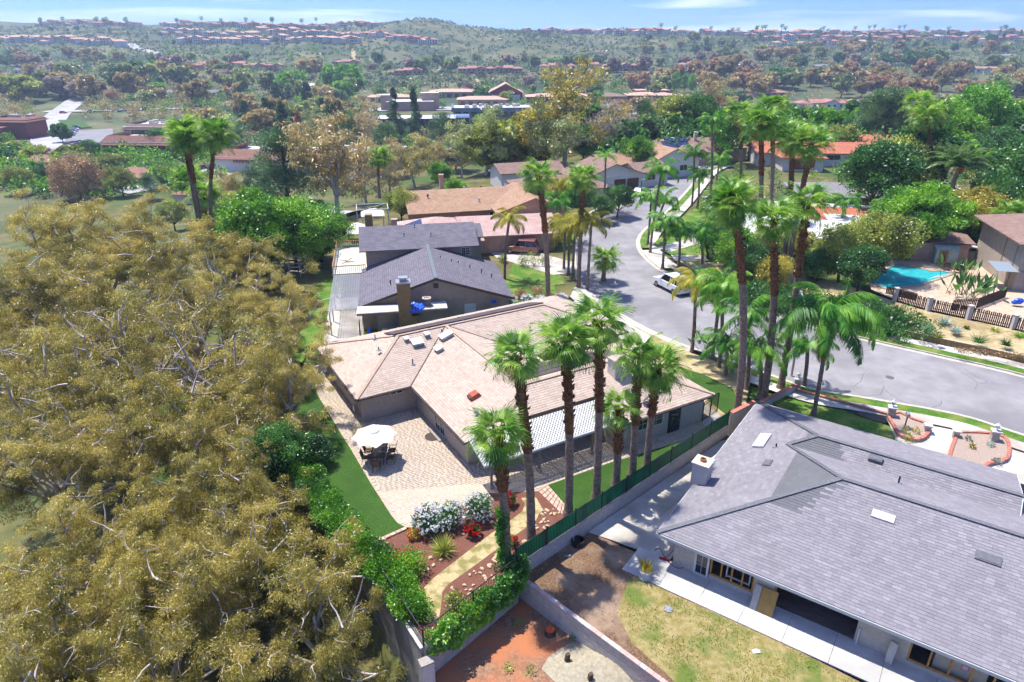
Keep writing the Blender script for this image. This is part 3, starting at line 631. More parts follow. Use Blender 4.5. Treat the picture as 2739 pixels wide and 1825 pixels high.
# ------------------------------------------------------------------ sheets, strips, walls
def pxs(pts, z): return [G(x, y, z) for x, y in pts]
def sheet(name, pts, z, m, label=None, kind='structure', thick=0.0, **k):
    P = pxs(pts, z) if len(pts[0]) == 2 and not k.get('world') else [Vector((p[0], p[1], z)) for p in pts]
    mb = MB(); n = len(P)
    a = sum(P[i].x * P[(i + 1) % n].y - P[(i + 1) % n].x * P[i].y for i in range(n))
    if a < 0: P.reverse()
    if thick: mb.prism([(p.x, p.y) for p in P], z - thick, z)
    else: mb.add(P, [tuple(range(n))])
    return tag(part(name, mb, m), label, kind=kind)
def smooth_line(P, k=6):
    P = [Vector(p) for p in P]; out = []
    for i in range(len(P) - 1):
        p0 = P[max(i - 1, 0)]; p1 = P[i]; p2 = P[i + 1]; p3 = P[min(i + 2, len(P) - 1)]
        for j in range(k):
            t = j / k; out.append(.5 * ((2 * p1) + (p2 - p0) * t + (2 * p0 - 5 * p1 + 4 * p2 - p3) * t * t + (3 * p1 - p0 - 3 * p2 + p3) * t ** 3))
    out.append(P[-1]); return out
def offset(P, d):
    out = []
    for i, p in enumerate(P):
        t = (P[min(i + 1, len(P) - 1)] - P[max(i - 1, 0)]); t.z = 0; t.normalize(); out.append(p + Vector((-t.y, t.x, 0)) * d)
    return out
def ribbon(mb, A, B, zA, zB):
    k = len(A); vs = [(p.x, p.y, p.z + zA) for p in A] + [(p.x, p.y, p.z + zB) for p in B]
    mb.add(vs, [(i, i + 1, k + i + 1, k + i) for i in range(k - 1)]); return mb
M_asph = mat('road asphalt pale', C(150, 147, 148), C(172, 169, 169), scale=.5, c3=C(140, 137, 138), s3=.12, bump=.25, bscale=30, detail=9)
M_conc = mat('concrete pale', C(206, 198, 186), C(232, 226, 216), scale=.9, c3=C(190, 182, 168), s3=.3, bump=.12, bscale=25, detail=8)
M_kerb = mat('kerb concrete', C(196, 186, 170), C(222, 214, 200), scale=1.5, detail=6)
M_turf = mat('artificial turf', C(48, 84, 22), C(84, 126, 42), scale=9, c3=C(62, 100, 30), s3=.7, bump=.9, bscale=60)
M_lawn = mat('lawn bright', C(62, 106, 26), C(106, 152, 46), scale=5, c3=C(134, 150, 66), s3=.6, bump=.8, bscale=40)
M_mulch = mat('bark mulch red', C(112, 66, 52), C(166, 116, 98), scale=16, c3=C(138, 88, 72), s3=1.2, bump=1.0, bscale=40)
M_dg = mat('decomposed granite path', C(188, 166, 118), C(220, 200, 154), scale=7, c3=C(150, 142, 84), s3=1.6, bump=.4, bscale=40)
M_dirt = mat('dry leaf litter and dirt', C(104, 78, 56), C(160, 128, 100), scale=9, c3=C(178, 152, 128), s3=.55, bump=.8, bscale=35)
M_odirt = mat('orange sawdust dirt', C(140, 104, 80), C(188, 146, 116), scale=6, c3=C(204, 130, 88), s3=.5, bump=.9, bscale=22)
M_sand = mat('pale sand pile', C(168, 158, 132), C(198, 188, 164), scale=5, bump=.8, bscale=18)
M_dry = mat('patchy dry lawn', C(150, 138, 72), C(192, 174, 122), scale=2.6, c3=C(116, 134, 58), s3=.7, bump=.9, bscale=30)
M_bank = mat('bank of sandy soil', C(184, 164, 120), C(214, 196, 152), scale=2.2, c3=C(168, 148, 104), s3=.5, bump=.6, bscale=14)
M_stucco = mat('stucco warm grey', C(188, 174, 160), C(204, 190, 176), scale=6, bump=.35, bscale=60)
M_white = mat('white paint', C(238, 238, 236, .64), C(228, 228, 224, .64), scale=2, rough=.6)
M_black = mat('black iron', (.012, .012, .014, 1), rough=.45, spec=.4)
M_block = mat('concrete block pale', C(196, 188, 178), C(216, 210, 200), scale=3, bump=.5, bscale=30)
M_steel = mat('galvanised metal', C(176, 178, 182), C(200, 202, 206), scale=4, rough=.4, metal=.5)
M_glass = glass()
# road: kerb lines surveyed off the near and far side
ROADZ = -0.30
near_k = smooth_line(pxs([(3300, 1345), (2739, 1168), (2560, 1112), (2300, 1065), (2160, 1040), (1973, 975), (1857, 937), (1740, 888), (1640, 832), (1575, 785), (1545, 752), (1533, 710), (1533, 672), (1545, 629), (1580, 598), (1628, 567), (1668, 541), (1721, 500), (1775, 468), (1815, 452), (1865, 441), (1930, 431)], ROADZ), 5)
far_k = smooth_line(pxs([(3300, 1160), (2739, 1006), (2500, 950), (2300, 905), (2200, 880), (2000, 818), (1900, 785), (1840, 760), (1790, 735), (1740, 700), (1712, 665), (1712, 636), (1735, 608), (1785, 568), (1830, 522), (1866, 480), (1890, 458), (1915, 446), (1950, 440)], ROADZ), 5)
mb = MB(); n = len(near_k); m = len(far_k)
mb.add([tuple(p) for p in near_k] + [tuple(p) for p in reversed(far_k)], [tuple(range(n + m))])
tag(part('road', mb, M_asph), 'pale grey asphalt street curving away between palm-lined verges', kind='structure')
def kerbline(name, K, sgn, cover):
    mb = MB(); inner = offset(K, 0.0); g = offset(K, -sgn * .45); o = offset(K, sgn * .16)
    ribbon(mb, g, inner, .004, .008); ribbon(mb, inner, inner, 0.008, .14); ribbon(mb, inner, o, .14, .14)
    return tag(part(name, mb, M_kerb), cover, kind='structure')
kerbline('near_kerb', near_k, 1, 'concrete kerb and gutter on the house side of the street')
kerbline('far_kerb', far_k, -1, 'concrete kerb and gutter on the pool side of the street')
def stripmesh(name, K, a, b, z, m, label, i0=0, i1=None, kind='structure'):
    K = K[i0:i1]; mb = ribbon(MB(), offset(K, a), offset(K, b), z, z); return tag(part(name, mb, m), label, kind=kind)
nf_ = len(far_k); nn_ = len(near_k)
stripmesh('verge', far_k, -.16, -1.35, .13, M_lawn, 'grass verge along the far kerb below the garden wall', 0, 42)
stripmesh('pavement', far_k, -1.35, -2.75, .135, M_conc, 'concrete pavement along the far side of the street', 0, nf_)
stripmesh('verge', far_k, -.16, -1.35, .13, M_lawn, 'grass verge with palms on the outside of the bend', 50, 62)
stripmesh('verge', far_k, -.16, -1.35, .13, M_lawn, 'grass verge beside the straight stretch of street', 66, nf_)
stripmesh('driveway_apron', far_k, -.16, -1.35, .132, M_conc, 'pale driveway apron behind the parked white car', 42, 50)
stripmesh('driveway_apron', far_k, -.16, -1.35, .132, M_conc, 'driveway apron at the outside of the bend', 62, 66)
stripmesh('verge', near_k, .16, 1.3, .13, M_lawn, 'grass verge and palms on the house side of the bend', 50, 66)
stripmesh('pavement', near_k, 1.3, 2.7, .135, M_conc, 'concrete pavement on the house side of the street', 0, nn_)
stripmesh('driveway_apron', near_k, .16, 1.3, .132, M_conc, 'wide pale driveway apron in front of the light tan house', 30, 50)
stripmesh('driveway_apron', near_k, .16, 1.3, .132, M_conc, 'driveway apron beyond the red van', 66, 74)
stripmesh('verge', near_k, .16, 1.3, .13, M_lawn, 'narrow verge beside the parked blue car', 74, 90)
stripmesh('verge', near_k, .16, 1.3, .13, M_lawn, 'grass verge in front of the purple-grey roofed house', 0, 30)
stripmesh('driveway_apron', near_k, .16, 1.3, .132, M_conc, 'driveway apron of the far white houses', 90, nn_)
# base soil sheets round the near houses, then the finer surfaces
sheet('front_garden_ground', [(1480, 870), (1560, 800), (1650, 850), (1850, 945), (2010, 1000), (1990, 1110), (1900, 1160), (1640, 1100), (1400, 900)], -.06, M_bank, 'sandy planting ground under the street palms')
sheet('neighbour_lawn', [(780, 960), (845, 760), (900, 740), (1320, 890), (1000, 1000), (880, 1000)], -.06, M_lawn, 'bright green back lawn beside the white pergola')
sheet('neighbour_garden_ground', [(700, 760), (900, 590), (1200, 560), (1480, 560), (1530, 640), (1540, 760), (1500, 840), (1300, 890), (880, 790)], -.10, M_soil, 'garden ground around the grey roofed two-storey house')
sheet('front_lawn', [(1330, 745), (1480, 745), (1490, 800), (1460, 822), (1340, 810)], -.03, M_lawn, 'front lawn of the grey roofed house with white flower beds')
sheet('front_lawn', [(1375, 700), (1490, 715), (1510, 760), (1400, 770), (1360, 740)], -.035, M_lawn, 'upper part of the front lawn below the van driveway')
sheet('driveway', [(1300, 640), (1370, 655), (1490, 690), (1530, 700), (1530, 730), (1480, 735), (1330, 690), (1290, 660)], -.02, M_conc, 'pale concrete driveway with the red van')
sheet('driveway', [(1345, 835), (1480, 818), (1560, 800), (1620, 830), (1740, 900), (1700, 960), (1560, 950), (1440, 900), (1350, 870)], -.01, M_conc, 'wide pale driveway in front of the light tan house')
sheet('front_lawn', [(1745, 655), (1800, 600), (1880, 540), (1925, 480), (1990, 470), (1985, 560), (1960, 640), (1900, 715), (1830, 700)], -.155, M_lawn, 'shaded front lawns on the far side of the street bend')
for x0, y0, x1, y1, lab in ((1775, 668, 1870, 640, 'pale driveway crossing the far front lawns'), (1800, 690, 1890, 690, 'wide pale driveway nearest the white SUV'), (1890, 530, 1960, 520, 'short pale driveway far up the street')):
    a, b = G(x0, y0, -.15), G(x1, y1, -.15); tag(part('driveway', MB().beam(a, b, 2.6, .02), M_conc), lab, kind='structure')
for x, y, lab in ((1592, 700, 'round iron manhole cover in the bend of the street'), (2380, 1010, 'round iron manhole cover on the near stretch of street'), (1700, 560, 'round iron manhole cover by the blue sedan')):
    tag(part('manhole_cover', MB().lathe([(.36, 0), (.36, .012), (.3, .015), (.02, .015)], n=18), mat('manhole iron', C(104, 98, 96), C(122, 116, 112), scale=9), loc=G(x, y, ROADZ + .002)), lab, 'manhole cover')
ck = MB(); rq = random.Random(6)
for _ in range(26):
    i = rq.randrange(4, len(near_k) - 12); f = rq.uniform(.1, .9); p = near_k[i].lerp(far_k[min(len(far_k) - 1, int(i * len(far_k) / len(near_k)))], f); q = [p]; d = Vector((rq.gauss(0, 1), rq.gauss(0, .6), 0)).normalized()
    for _k in range(7): d = (d + Vector((rq.gauss(0, .35), rq.gauss(0, .35), 0))).normalized(); q.append(q[-1] + d * .55)
    ribbon(ck, offset(q, .03), offset(q, -.03), .004, .004)
o = tag(part('road_crack_sealing', ck, mat('bitumen sealing', C(112, 110, 112), C(128, 126, 128), scale=4)), 'thin dark crack sealing lines on the asphalt', kind='stuff')
# ------------------------------------------------------------------ the light tan house (main house)
HA = R(30.0); HB = Vector((-11.93, 45.85, 0)); HU = Vector((math.cos(HA), math.sin(HA), 0)); HV = Vector((-math.sin(HA), math.cos(HA), 0))
def H(u, v, z=0.0): return HB + HU * u + HV * v + Vector((0, 0, z))
def inpoly(x, y, P):
    c = False; n = len(P); j = n - 1
    for i in range(n):
        if (P[i][1] > y) != (P[j][1] > y) and x < (P[j][0] - P[i][0]) * (y - P[i][1]) / (P[j][1] - P[i][1]) + P[i][0]: c = not c
        j = i
    return c
def clip_band(poly, lo, hi, ax):
    """clip a convex-or-not polygon (list of 2-tuples) to lo<=coord<=hi"""
    def half(P, val, keep):
        out = []; n = len(P)
        for i in range(n):
            a, b = P[i], P[(i + 1) % n]; ia, ib = keep(a[ax], val), keep(b[ax], val)
            if ia: out.append(a)
            if ia != ib:
                t = (val - a[ax]) / (b[ax] - a[ax]); out.append((a[0] + (b[0] - a[0]) * t, a[1] + (b[1] - a[1]) * t))
        return out
    P = half(poly, lo, lambda x, v: x >= v - 1e-9)
    return half(P, hi, lambda x, v: x <= v + 1e-9) if len(P) > 2 else []
SHING = {}
def shingle_roof(parent, faces, m, course=0.2, tab=0.36, pick=300, dark=None, seed=1, cam2=None, lift=.012):
    """faces: list of (polygon in the house's own u,v; height function). Lays overlapping tabs in courses; the nearest tabs are objects, the rest one mesh"""
    rng = random.Random(seed); V = []; F = []; rr = []; bb = []; cand = []
    for fi, (poly, hz) in enumerate(faces):
        p0 = poly[0]; gx = hz(p0[0] + 1, p0[1]) - hz(*p0); gy = hz(p0[0], p0[1] + 1) - hz(*p0); g = math.hypot(gx, gy)
        su = (gx / g, gy / g); ac = (-su[1], su[0]); cs = math.sqrt(1 + g * g)
        Q = [(p[0] * ac[0] + p[1] * ac[1], p[0] * su[0] + p[1] * su[1]) for p in poly]
        lo, hi = min(q[1] for q in Q), max(q[1] for q in Q); st = course / cs; k = 0; s = lo
        while s < hi - 1e-6:
            band = clip_band(Q, s, min(s + st, hi), 1)
            if len(band) >= 3:
                a0, a1 = min(q[0] for q in band), max(q[0] for q in band); a = a0 - rng.random() * tab
                while a < a1:
                    w = tab * rng.uniform(.75, 1.3); piece = clip_band(band, a, a + w - .008, 0)
                    if len(piece) >= 3:
                        full = len(piece) == 4 and abs(w - tab) < .6
                        def W3(q, up):
                            x = q[0] * ac[0] + q[1] * su[0]; y = q[0] * ac[1] + q[1] * su[1]; f = (q[1] - s) / st
                            return (x, y, hz(x, y) + lift + up * (1 - .85 * f))
                        top = [W3(q, .022) for q in piece]; base = len(V); V += top; n = len(top)
                        r = rng.random(); c = piece[0]; cx_, cy_ = c[0] * ac[0] + c[1] * su[0], c[0] * ac[1] + c[1] * su[1]
                        b = 1.0 if dark and dark(fi, cx_, cy_) else 0.0
                        fs = [tuple(range(base, base + n))]
                        lowe = [i for i in range(n) if piece[i][1] < s + 1e-4]
                        if len(lowe) == 2:
                            i, j = lowe; i, j = (i, j) if (i + 1) % n == j else (j, i)
                            V += [(top[i][0], top[i][1], top[i][2] - .03), (top[j][0], top[j][1], top[j][2] - .03)]
                            fs.append((base + j, base + i, base + n, base + n + 1))
                        if len(piece) == 4 and len(lowe) == 2: cand.append((len(F), len(fs), top, b, (cx_, cy_)))
                        F += fs; rr += [r] * len(fs); bb += [b] * len(fs)
                    a += w
            s += st; k += 1
    M = parent.matrix_basis if parent.parent is None else parent.parent.matrix_basis
    cl = cam.location
    cand.sort(key=lambda c: ((M @ Vector(c[2][0])) - cl).length); sel = cand[:pick]; drop = set()
    for i, nfs, top, b, _ in sel:
        drop.update(range(i, i + nfs))
        me = bpy.data.meshes.new('shingle'); vs = [Vector(p) for p in top]; c = sum(vs, Vector()) / len(vs)
        lw = sorted(vs, key=lambda p: p.z)[:2]
        me.from_pydata([tuple(p - c) for p in vs] + [(p.x - c.x, p.y - c.y, p.z - c.z - .03) for p in vs], [], [(0, 1, 2, 3)] + [(j, i2, i2 + 4, j + 4) for i2, j in ((0, 1), (1, 2), (2, 3), (3, 0))])
        me.materials.append(m)
        for nm, val in (('r', rr[i]), ('b', b)):
            at = me.attributes.new(nm, 'FLOAT', 'FACE'); at.data.foreach_set('value', [val] * 5)
        link('shingle', me, parent, tuple(c))
    keep = [i for i in range(len(F)) if i not in drop]
    me = bpy.data.meshes.new('shingles'); me.from_pydata(V, [], [F[i] for i in keep]); me.materials.append(m)
    for nm, arr in (('r', rr), ('b', bb)):
        at = me.attributes.new(nm, 'FLOAT', 'FACE'); at.data.foreach_set('value', [arr[i] for i in keep])
    o = link('shingles', me, parent); o['kind'] = 'stuff'; return o
def roof_body(parent, faces, m, thick=.16, fascia=True):
    mb = MB()
    for poly, hz in faces:
        n = len(poly); mb.add([(p[0], p[1], hz(*p)) for p in poly] + [(p[0], p[1], hz(*p) - thick) for p in poly], [tuple(range(n)), tuple(range(2 * n - 1, n - 1, -1))] + [(i, n + i, n + (i + 1) % n, (i + 1) % n) for i in range(n)])
    return part('roof', mb, m, parent)
def walls(mb, poly, z0, z1): mb.prism(poly, z0, z1, top=True)
def ccw(P): return P if sum(P[i][0] * P[(i + 1) % len(P)][1] - P[(i + 1) % len(P)][0] * P[i][1] for i in range(len(P))) > 0 else P[::-1]
def window(parent, u0, v0, u1, v1, z0, z1, proud=.06, fw=.07, mull=1, rails=0, frame=None, pane=None, name='window', outward=1):
    """window in a wall running (u0,v0)->(u1,v1); outside lies to the right of that run"""
    a = Vector((u0, v0, 0)); b = Vector((u1, v1, 0)); t = (b - a).normalized(); n = Vector((t.y, -t.x, 0)) * outward; L = (b - a).length
    def bx(mb, s0, s1, q0, q1, d0, d1):
        P = [a + t * s + n * d for s, d in ((s0, d0), (s1, d0), (s1, d1), (s0, d1))]
        mb.prism(ccw([(p.x, p.y) for p in P]), q0, q1, bot=True)
    w = MB(); bx(w, 0, L, z0, z0 + fw, -.02, proud); bx(w, 0, L, z1 - fw, z1, -.02, proud); bx(w, 0, fw, z0 + fw, z1 - fw, -.02, proud); bx(w, L - fw, L, z0 + fw, z1 - fw, -.02, proud)
    for i in range(mull): s = L * (i + 1) / (mull + 1); bx(w, s - fw / 2, s + fw / 2, z0 + fw, z1 - fw, -.02, proud * .8)
    o = part(name, w, frame or M_white, parent)
    g = MB()
    for i in range(mull + 1):
        s0 = L * i / (mull + 1) + fw * .5; s1 = L * (i + 1) / (mull + 1) - fw * .5; bx(g, s0, s1, z0 + fw, z1 - fw, -.03, proud * .35)
    part('pane', g, pane or M_glass, o)
    if rails:
        q = MB()
        for j in range(rails): z = z0 + (z1 - z0) * (j + 1) / (rails + 1); bx(q, fw, L - fw, z - .012, z + .012, proud * .3, proud * .45)
        for i in range(mull + 1):
            s = L * (i + .5) / (mull + 1); bx(q, s - .012, s + .012, z0 + fw, z1 - fw, proud * .3, proud * .46)
        part('glazing_bars', q, frame or M_white, o)
    return o
def vent_pipe(parent, u, v, z, h=.45, r=.05, m=None, flash=True, name='vent_pipe'):
    mb = MB().tube([(u, v, z - .05), (u, v, z + h)], r, 8)
    o = part(name, mb, m or M_black, parent)
    if flash: part('flashing', MB().box(u - .17, v - .17, z - .02, u + .17, v + .17, z + .05), M_steel, o)
    return o
def curb_box(parent, u, v, z, w, d, h, m, name, tilt=.32, axis='v', top=None):
    mb = MB().box(-w / 2, -d / 2, -.1, w / 2, d / 2, h); mb.mi = 1; mb.box(-w / 2 - .05, -d / 2 - .05, h, w / 2 + .05, d / 2 + .05, h + .06)
    o = part(name, mb, [m, top or m], parent, loc=(u, v, z)); o.rotation_euler = (math.atan(tilt), 0, 0) if axis == 'v' else ((0, -math.atan(tilt), 0) if axis == 'u' else ((-math.atan(tilt), 0, 0) if axis == '-v' else (0, math.atan(tilt), 0))); return o
S, EZ = .325, 2.45
mh = thing('tan_house', 'light tan ranch house with hipped shingle roof and a white lattice patio cover', 'house', HB, HA)
M_sh1 = shinglemat('shingles light tan', [C(196, 174, 156), C(204, 183, 165), C(210, 190, 172), C(205, 184, 168), C(215, 196, 178)])
M_sh1b = mat('roof underlay tan', C(150, 126, 108))
M_ridge1 = mat('ridge shingles tan', C(190, 164, 142), C(206, 182, 160), scale=4)
faces1 = [
 ([(0, 0), (5.8, 5.8), (0, 11.6)], lambda u, v: EZ + S * u),
 ([(0, 0), (4.5, 0), (10.3, 5.8), (5.8, 5.8)], lambda u, v: EZ + S * v),
 ([(0, 11.6), (5.8, 5.8), (20.6, 5.8), (26.4, 11.6)], lambda u, v: EZ + S * (11.6 - v)),
 ([(26.4, 0), (26.4, 11.6), (20.6, 5.8)], lambda u, v: EZ + S * (26.4 - u)),
 ([(16.1, 0), (26.4, 0), (20.6, 5.8), (10.3, 5.8)], lambda u, v: EZ + S * v),
 ([(4.5, 0), (4.5, -9.6), (7.5, -10.1), (10.3, -7.3), (10.3, 5.8)], lambda u, v: EZ + S * (u - 4.5)),
 ([(10.3, 5.8), (10.3, -7.3), (16.1, -1.5), (16.1, 0)], lambda u, v: EZ + S * (16.1 - u)),
 ([(16.1, -1.5), (10.3, -7.3), (18.6, -7.3), (24.4, -1.5)], lambda u, v: EZ + S * (-1.5 - v)),
 ([(24.4, -1.5), (18.6, -7.3), (24.4, -13.1)], lambda u, v: EZ + S * (24.4 - u)),
 ([(10.3, -7.3), (7.5, -10.1), (15.9, -10.1), (15.9, -13.1), (24.4, -13.1), (18.6, -7.3)], lambda u, v: EZ + S * (v + 13.1))]
rf = roof_body(mh, [(ccw(p), h) for p, h in faces1], M_sh1b)
shingle_roof(rf, [(ccw(p), h) for p, h in faces1], M_sh1, .22, .38, 300, seed=3)
rc = MB(); hr = lambda u, v, z: (u, v, z + .06)
RZ = EZ + S * 5.8
for a, b in (((0, 0, EZ), (5.8, 5.8, RZ)), ((0, 11.6, EZ), (5.8, 5.8, RZ)), ((5.8, 5.8, RZ), (20.6, 5.8, RZ)), ((20.6, 5.8, RZ), (26.4, 0, EZ)), ((10.3, 5.8, RZ), (10.3, -7.3, RZ)), ((10.3, -7.3, RZ), (18.6, -7.3, RZ)), ((10.3, -7.3, RZ), (7.5, -10.1, EZ + S * 3)), ((18.6, -7.3, RZ), (24.4, -13.1, EZ)), ((18.6, -7.3, RZ), (24.4, -1.5, EZ))):
    a = Vector(a) + Vector((0, 0, .05)); b = Vector(b) + Vector((0, 0, .05)); n = max(2, int((b - a).length / .25))
    for i in range(n):
        p = a.lerp(b, i / n); q = a.lerp(b, (i + 1.12) / n); rc.beam(p + Vector((0, 0, .012)), q, .30, .03)
part('ridge_caps', rc, M_ridge1, rf)
vl = MB()
for a, b in (((4.5, 0, EZ), (10.3, 5.8, RZ)), ((16.1, 0, EZ), (10.3, 5.8, RZ)), ((16.1, -1.5, EZ), (10.3, -7.3, RZ))): vl.beam(Vector(a) + Vector((0, 0, .06)), Vector(b) + Vector((0, 0, .06)), .10, .02)
part('valley_flashing', vl, mat('valley flashing dark', C(92, 80, 76), C(120, 100, 92), scale=6), rf)
M_gut = mat('gutter dark brown', C(70, 62, 58), C(96, 86, 80), scale=5)
gt = MB()
for a, b in (((0, 0), (4.5, 0)), ((0, 0), (0, 11.6)), ((4.5, 0), (4.5, -9.6)), ((15.9, -13.1), (24.4, -13.1)), ((24.4, -13.1), (24.4, -1.5)), ((16.1, 0), (26.4, 0)), ((0, 11.6), (26.4, 11.6)), ((26.4, 0), (26.4, 11.6)), ((16.1, -1.5), (24.4, -1.5))):
    A = Vector((a[0], a[1], EZ - .07)); B = Vector((b[0], b[1], EZ - .07)); t = (B - A).normalized(); c = Vector((13, 1, EZ - .07)); n = Vector((t.y, -t.x, 0)); n = n if ((A + B) / 2 + n - c).length > ((A + B) / 2 - n - c).length else -n
    gt.beam(A + n * .07, B + n * .07, .11, .10)
part('gutter', gt, M_gut, rf)
wl = MB()
for P in ([(.6, .6), (25.8, .6), (25.8, 11), (.6, 11)], [(5.1, .62), (5.1, -8.8), (15.4, -8.8), (15.4, .62)], [(15.41, -8.7), (15.41, -12.7), (23.8, -12.7), (23.8, -2.1), (15.41, -2.1)]):
    wl.prism(ccw(P), -.1, EZ + .02, top=True)
part('wall', wl, M_stucco, mh)
window(mh, 2.9, .6, 4.0, .6, 1.75, 2.3, mull=1)
window(mh, 5.1, -3.2, 5.1, -5.0, 0.12, 2.1, mull=1, rails=2, name='sliding_door')
window(mh, 17.0, -12.7, 19.6, -12.7, 1.1, 2.15, mull=1, rails=1)
window(mh, .6, 7.6, .6, 6.2, 1.3, 2.2, mull=1)
M_dgrey = mat('door dark grey', C(62, 62, 66))
dd = part('door', MB().box(20.2, -12.78, .05, 21.35, -12.66, 2.2), M_dgrey, mh)
dp = MB()
for i in range(2):
    for j in range(5): dp.box(20.42 + i * .38, -12.80, .35 + j * .36, 20.74 + i * .38, -12.775, .63 + j * .36)
part('pane', dp, M_glass, dd); part('handle', MB().ball((21.22, -12.82, 1.0), .04), M_steel, dd)
part('downspout', MB().beam((.52, .5, 0.3), (.52, .5, 2.35), .07).beam((.52, .5, .3), (.4, .3, .12), .07), M_stucco, mh)
part('gas_meter', MB().box(.35, 2.1, .2, .6, 2.5, .7).tube([(.45, 1.9, 0), (.45, 1.9, 1.2)], .03, 6), M_steel, mh)
part('door_step', MB().box(4.5, -5.1, -.01, 5.1, -3.1, .14), mat('step concrete', C(168, 156, 144), C(184, 172, 160)), mh)
# things fixed to the roof
curb_box(rf, 6.9, 4.3, EZ + S * 4.3 + .05, .95, .7, .30, M_steel, 'roof_air_vent', .325, 'v', M_white)
curb_box(rf, 8.1, 5.0, EZ + S * 5.0 + .05, .4, .4, .28, M_steel, 'roof_air_vent', .325, 'v', M_white)
curb_box(rf, 6.2, 5.0, EZ + S * 5.0 + .05, .35, .35, .25, M_steel, 'roof_air_vent', .325, 'v', M_white)
curb_box(rf, 9.5, 3.9, EZ + S * 5.0 + .05, 1.1, .8, .26, M_steel, 'roof_air_vent', .325, 'u', M_white)
curb_box(rf, 8.2, 2.6, EZ + S * 3.7 + .05, .6, .7, .25, M_steel, 'roof_air_vent', .325, 'u', M_white)
dm = MB().add([(-.45, -.4, 0), (.45, -.4, 0), (.45, .4, 0), (-.45, .4, 0), (-.25, -.32, .3), (.35, -.32, .3), (.35, .32, .3), (-.25, .32, .3)], [(0, 1, 5, 4), (1, 2, 6, 5), (2, 3, 7, 6), (4, 5, 6, 7), (3, 0, 4, 7)])
o = part('dormer_vent', dm, [mat('vent red oxide', C(196, 108, 84), C(180, 92, 72), scale=5)], rf, loc=(7.3, -5.6, EZ + S * 2.8 + .05)); o.rotation_euler = (0, -math.atan(S), 0); tag(o, 'rust red dormer vent on the roof slope')
part('louvre', MB().box(-.44, -.3, .02, -.36, .3, .24), M_black, o)
o = part('vent_cap', MB().tube([(0, 0, 0), (0, 0, .3)], .13, 10).tube([(0, .0, .3), (-.25, 0, .3)], .12, 10), M_steel, rf, loc=(6.5, -7.6, EZ + S * 2.0))
for u, v, h in ((3.6, 4.6, .3), (5.6, 2.2, .5), (9.6, 5.1, .25), (12.6, 8.0, .3), (4.2, 7.2, .35), (17.4, 3.0, .35), (20.2, -9.6, .4)): vent_pipe(rf, u, v, EZ + S * min(v if v < 5.8 else 11.6 - v, 5.8) if v > 0 else EZ + S * (v + 13.1 if v < -7.3 else 3), h)
M_pan = mat('solar heating mat dark', C(84, 72, 72), C(104, 92, 92), scale=8, rough=.6)
for i in range(3):     # pool-heating mats lying on the courtyard slope
    v0 = -6.3 + i * 1.35; u0 = 11.6 + i * .75; zf = lambda v: EZ + S * (-1.5 - v) + .10
    mb = MB().add([(u0, v0, zf(v0)), (22 - i, v0, zf(v0)), (22 - i, v0 + 1.2, zf(v0 + 1.2)), (u0, v0 + 1.2, zf(v0 + 1.2)), (u0, v0, zf(v0) - .09), (22 - i, v0, zf(v0) - .09), (22 - i, v0 + 1.2, zf(v0 + 1.2) - .09), (u0, v0 + 1.2, zf(v0 + 1.2) - .09)], [(0, 1, 2, 3), (4, 0, 3, 7), (5, 1, 0, 4), (6, 2, 1, 5), (7, 3, 2, 6)])
    part('solar_mat', mb, M_pan, rf)
for i in range(7):     # a row of them along the far side of the back ridge, edges showing above it
    u0 = 2.9 + i * 2.55; zf = lambda v: EZ + S * (11.6 - v) + .22
    u1 = u0 + 2.5; mb = MB().add([(u0, 5.92, zf(5.92)), (u1, 5.92, zf(5.92)), (u1, 8.4, zf(8.4)), (u0, 8.4, zf(8.4)), (u0, 5.92, zf(5.92) - .11), (u1, 5.92, zf(5.92) - .11), (u1, 8.4, zf(8.4) - .11), (u0, 8.4, zf(8.4) - .11)], [(0, 1, 2, 3), (4, 5, 1, 0), (5, 6, 2, 1), (6, 7, 3, 2), (7, 4, 0, 3)])
    if i > 0: part('solar_mat', mb, M_pan, rf)
ch = part('chimney', MB().box(17.6, -9.2, 3.2, 18.9, -8.2, 5.15), brickmat('white painted brick', C(222, 214, 206), C(236, 230, 224), C(190, 182, 174), .24, .09), rf)
part('chimney_cap', MB().box(17.52, -9.28, 5.15, 18.98, -8.12, 5.3), M_stucco, ch)
dish = part('satellite_dish', MB().lathe([(0.02, 0), (.2, .03), (.36, .12), (.38, .13), (.2, .05)], n=14), M_white, rf, loc=(18.4, -12.1, 3.2)); dish.rotation_euler = (R(-50), R(-25), 0)
part('bracket', MB().beam((0, 0, 0), (.1, -.25, -.35), .05), M_steel, dish)
# white lattice patio cover: every lath a piece
pc = thing('patio_cover', 'white diagonal-lattice patio cover on brown posts along the tan house', 'pergola', HB, HA)
lz = lambda v: 3.12 + (v + 10.45) * .38
U0, U1, V0, V1 = 4.45, 15.85, -12.55, -10.25
_lm = {}
for s in (-1, 1):
    sp = .235; k = -60
    for k in range(-20, 62):
        c = U0 + k * sp     # line u = c + s*(v - V0)
        pts = []
        for v in (V0, V1):
            pts.append((c + s * (v - V0), v))
        (ua, va), (ub, vb) = pts
        if ua > ub: (ua, va), (ub, vb) = (ub, vb), (ua, va)
        if ub <= U0 or ua >= U1: continue
        sl = (vb - va) / (ub - ua)
        if ua < U0: va += sl * (U0 - ua); ua = U0
        if ub > U1: vb += sl * (U1 - ub); ub = U1
        if ub - ua < .1: continue
        ln = round(math.hypot(ub - ua, vb - va), 3); dz = (vb - va) * .38; key = (s, ln)
        if key not in _lm: _lm[key] = MB().beam((0, 0, 0), (ub - ua, vb - va, dz), .095, .012).mesh('lath', M_white)
        link('lath', _lm[key], pc, (ua, va, lz(va) + (.013 if s > 0 else 0)))
pf = MB()
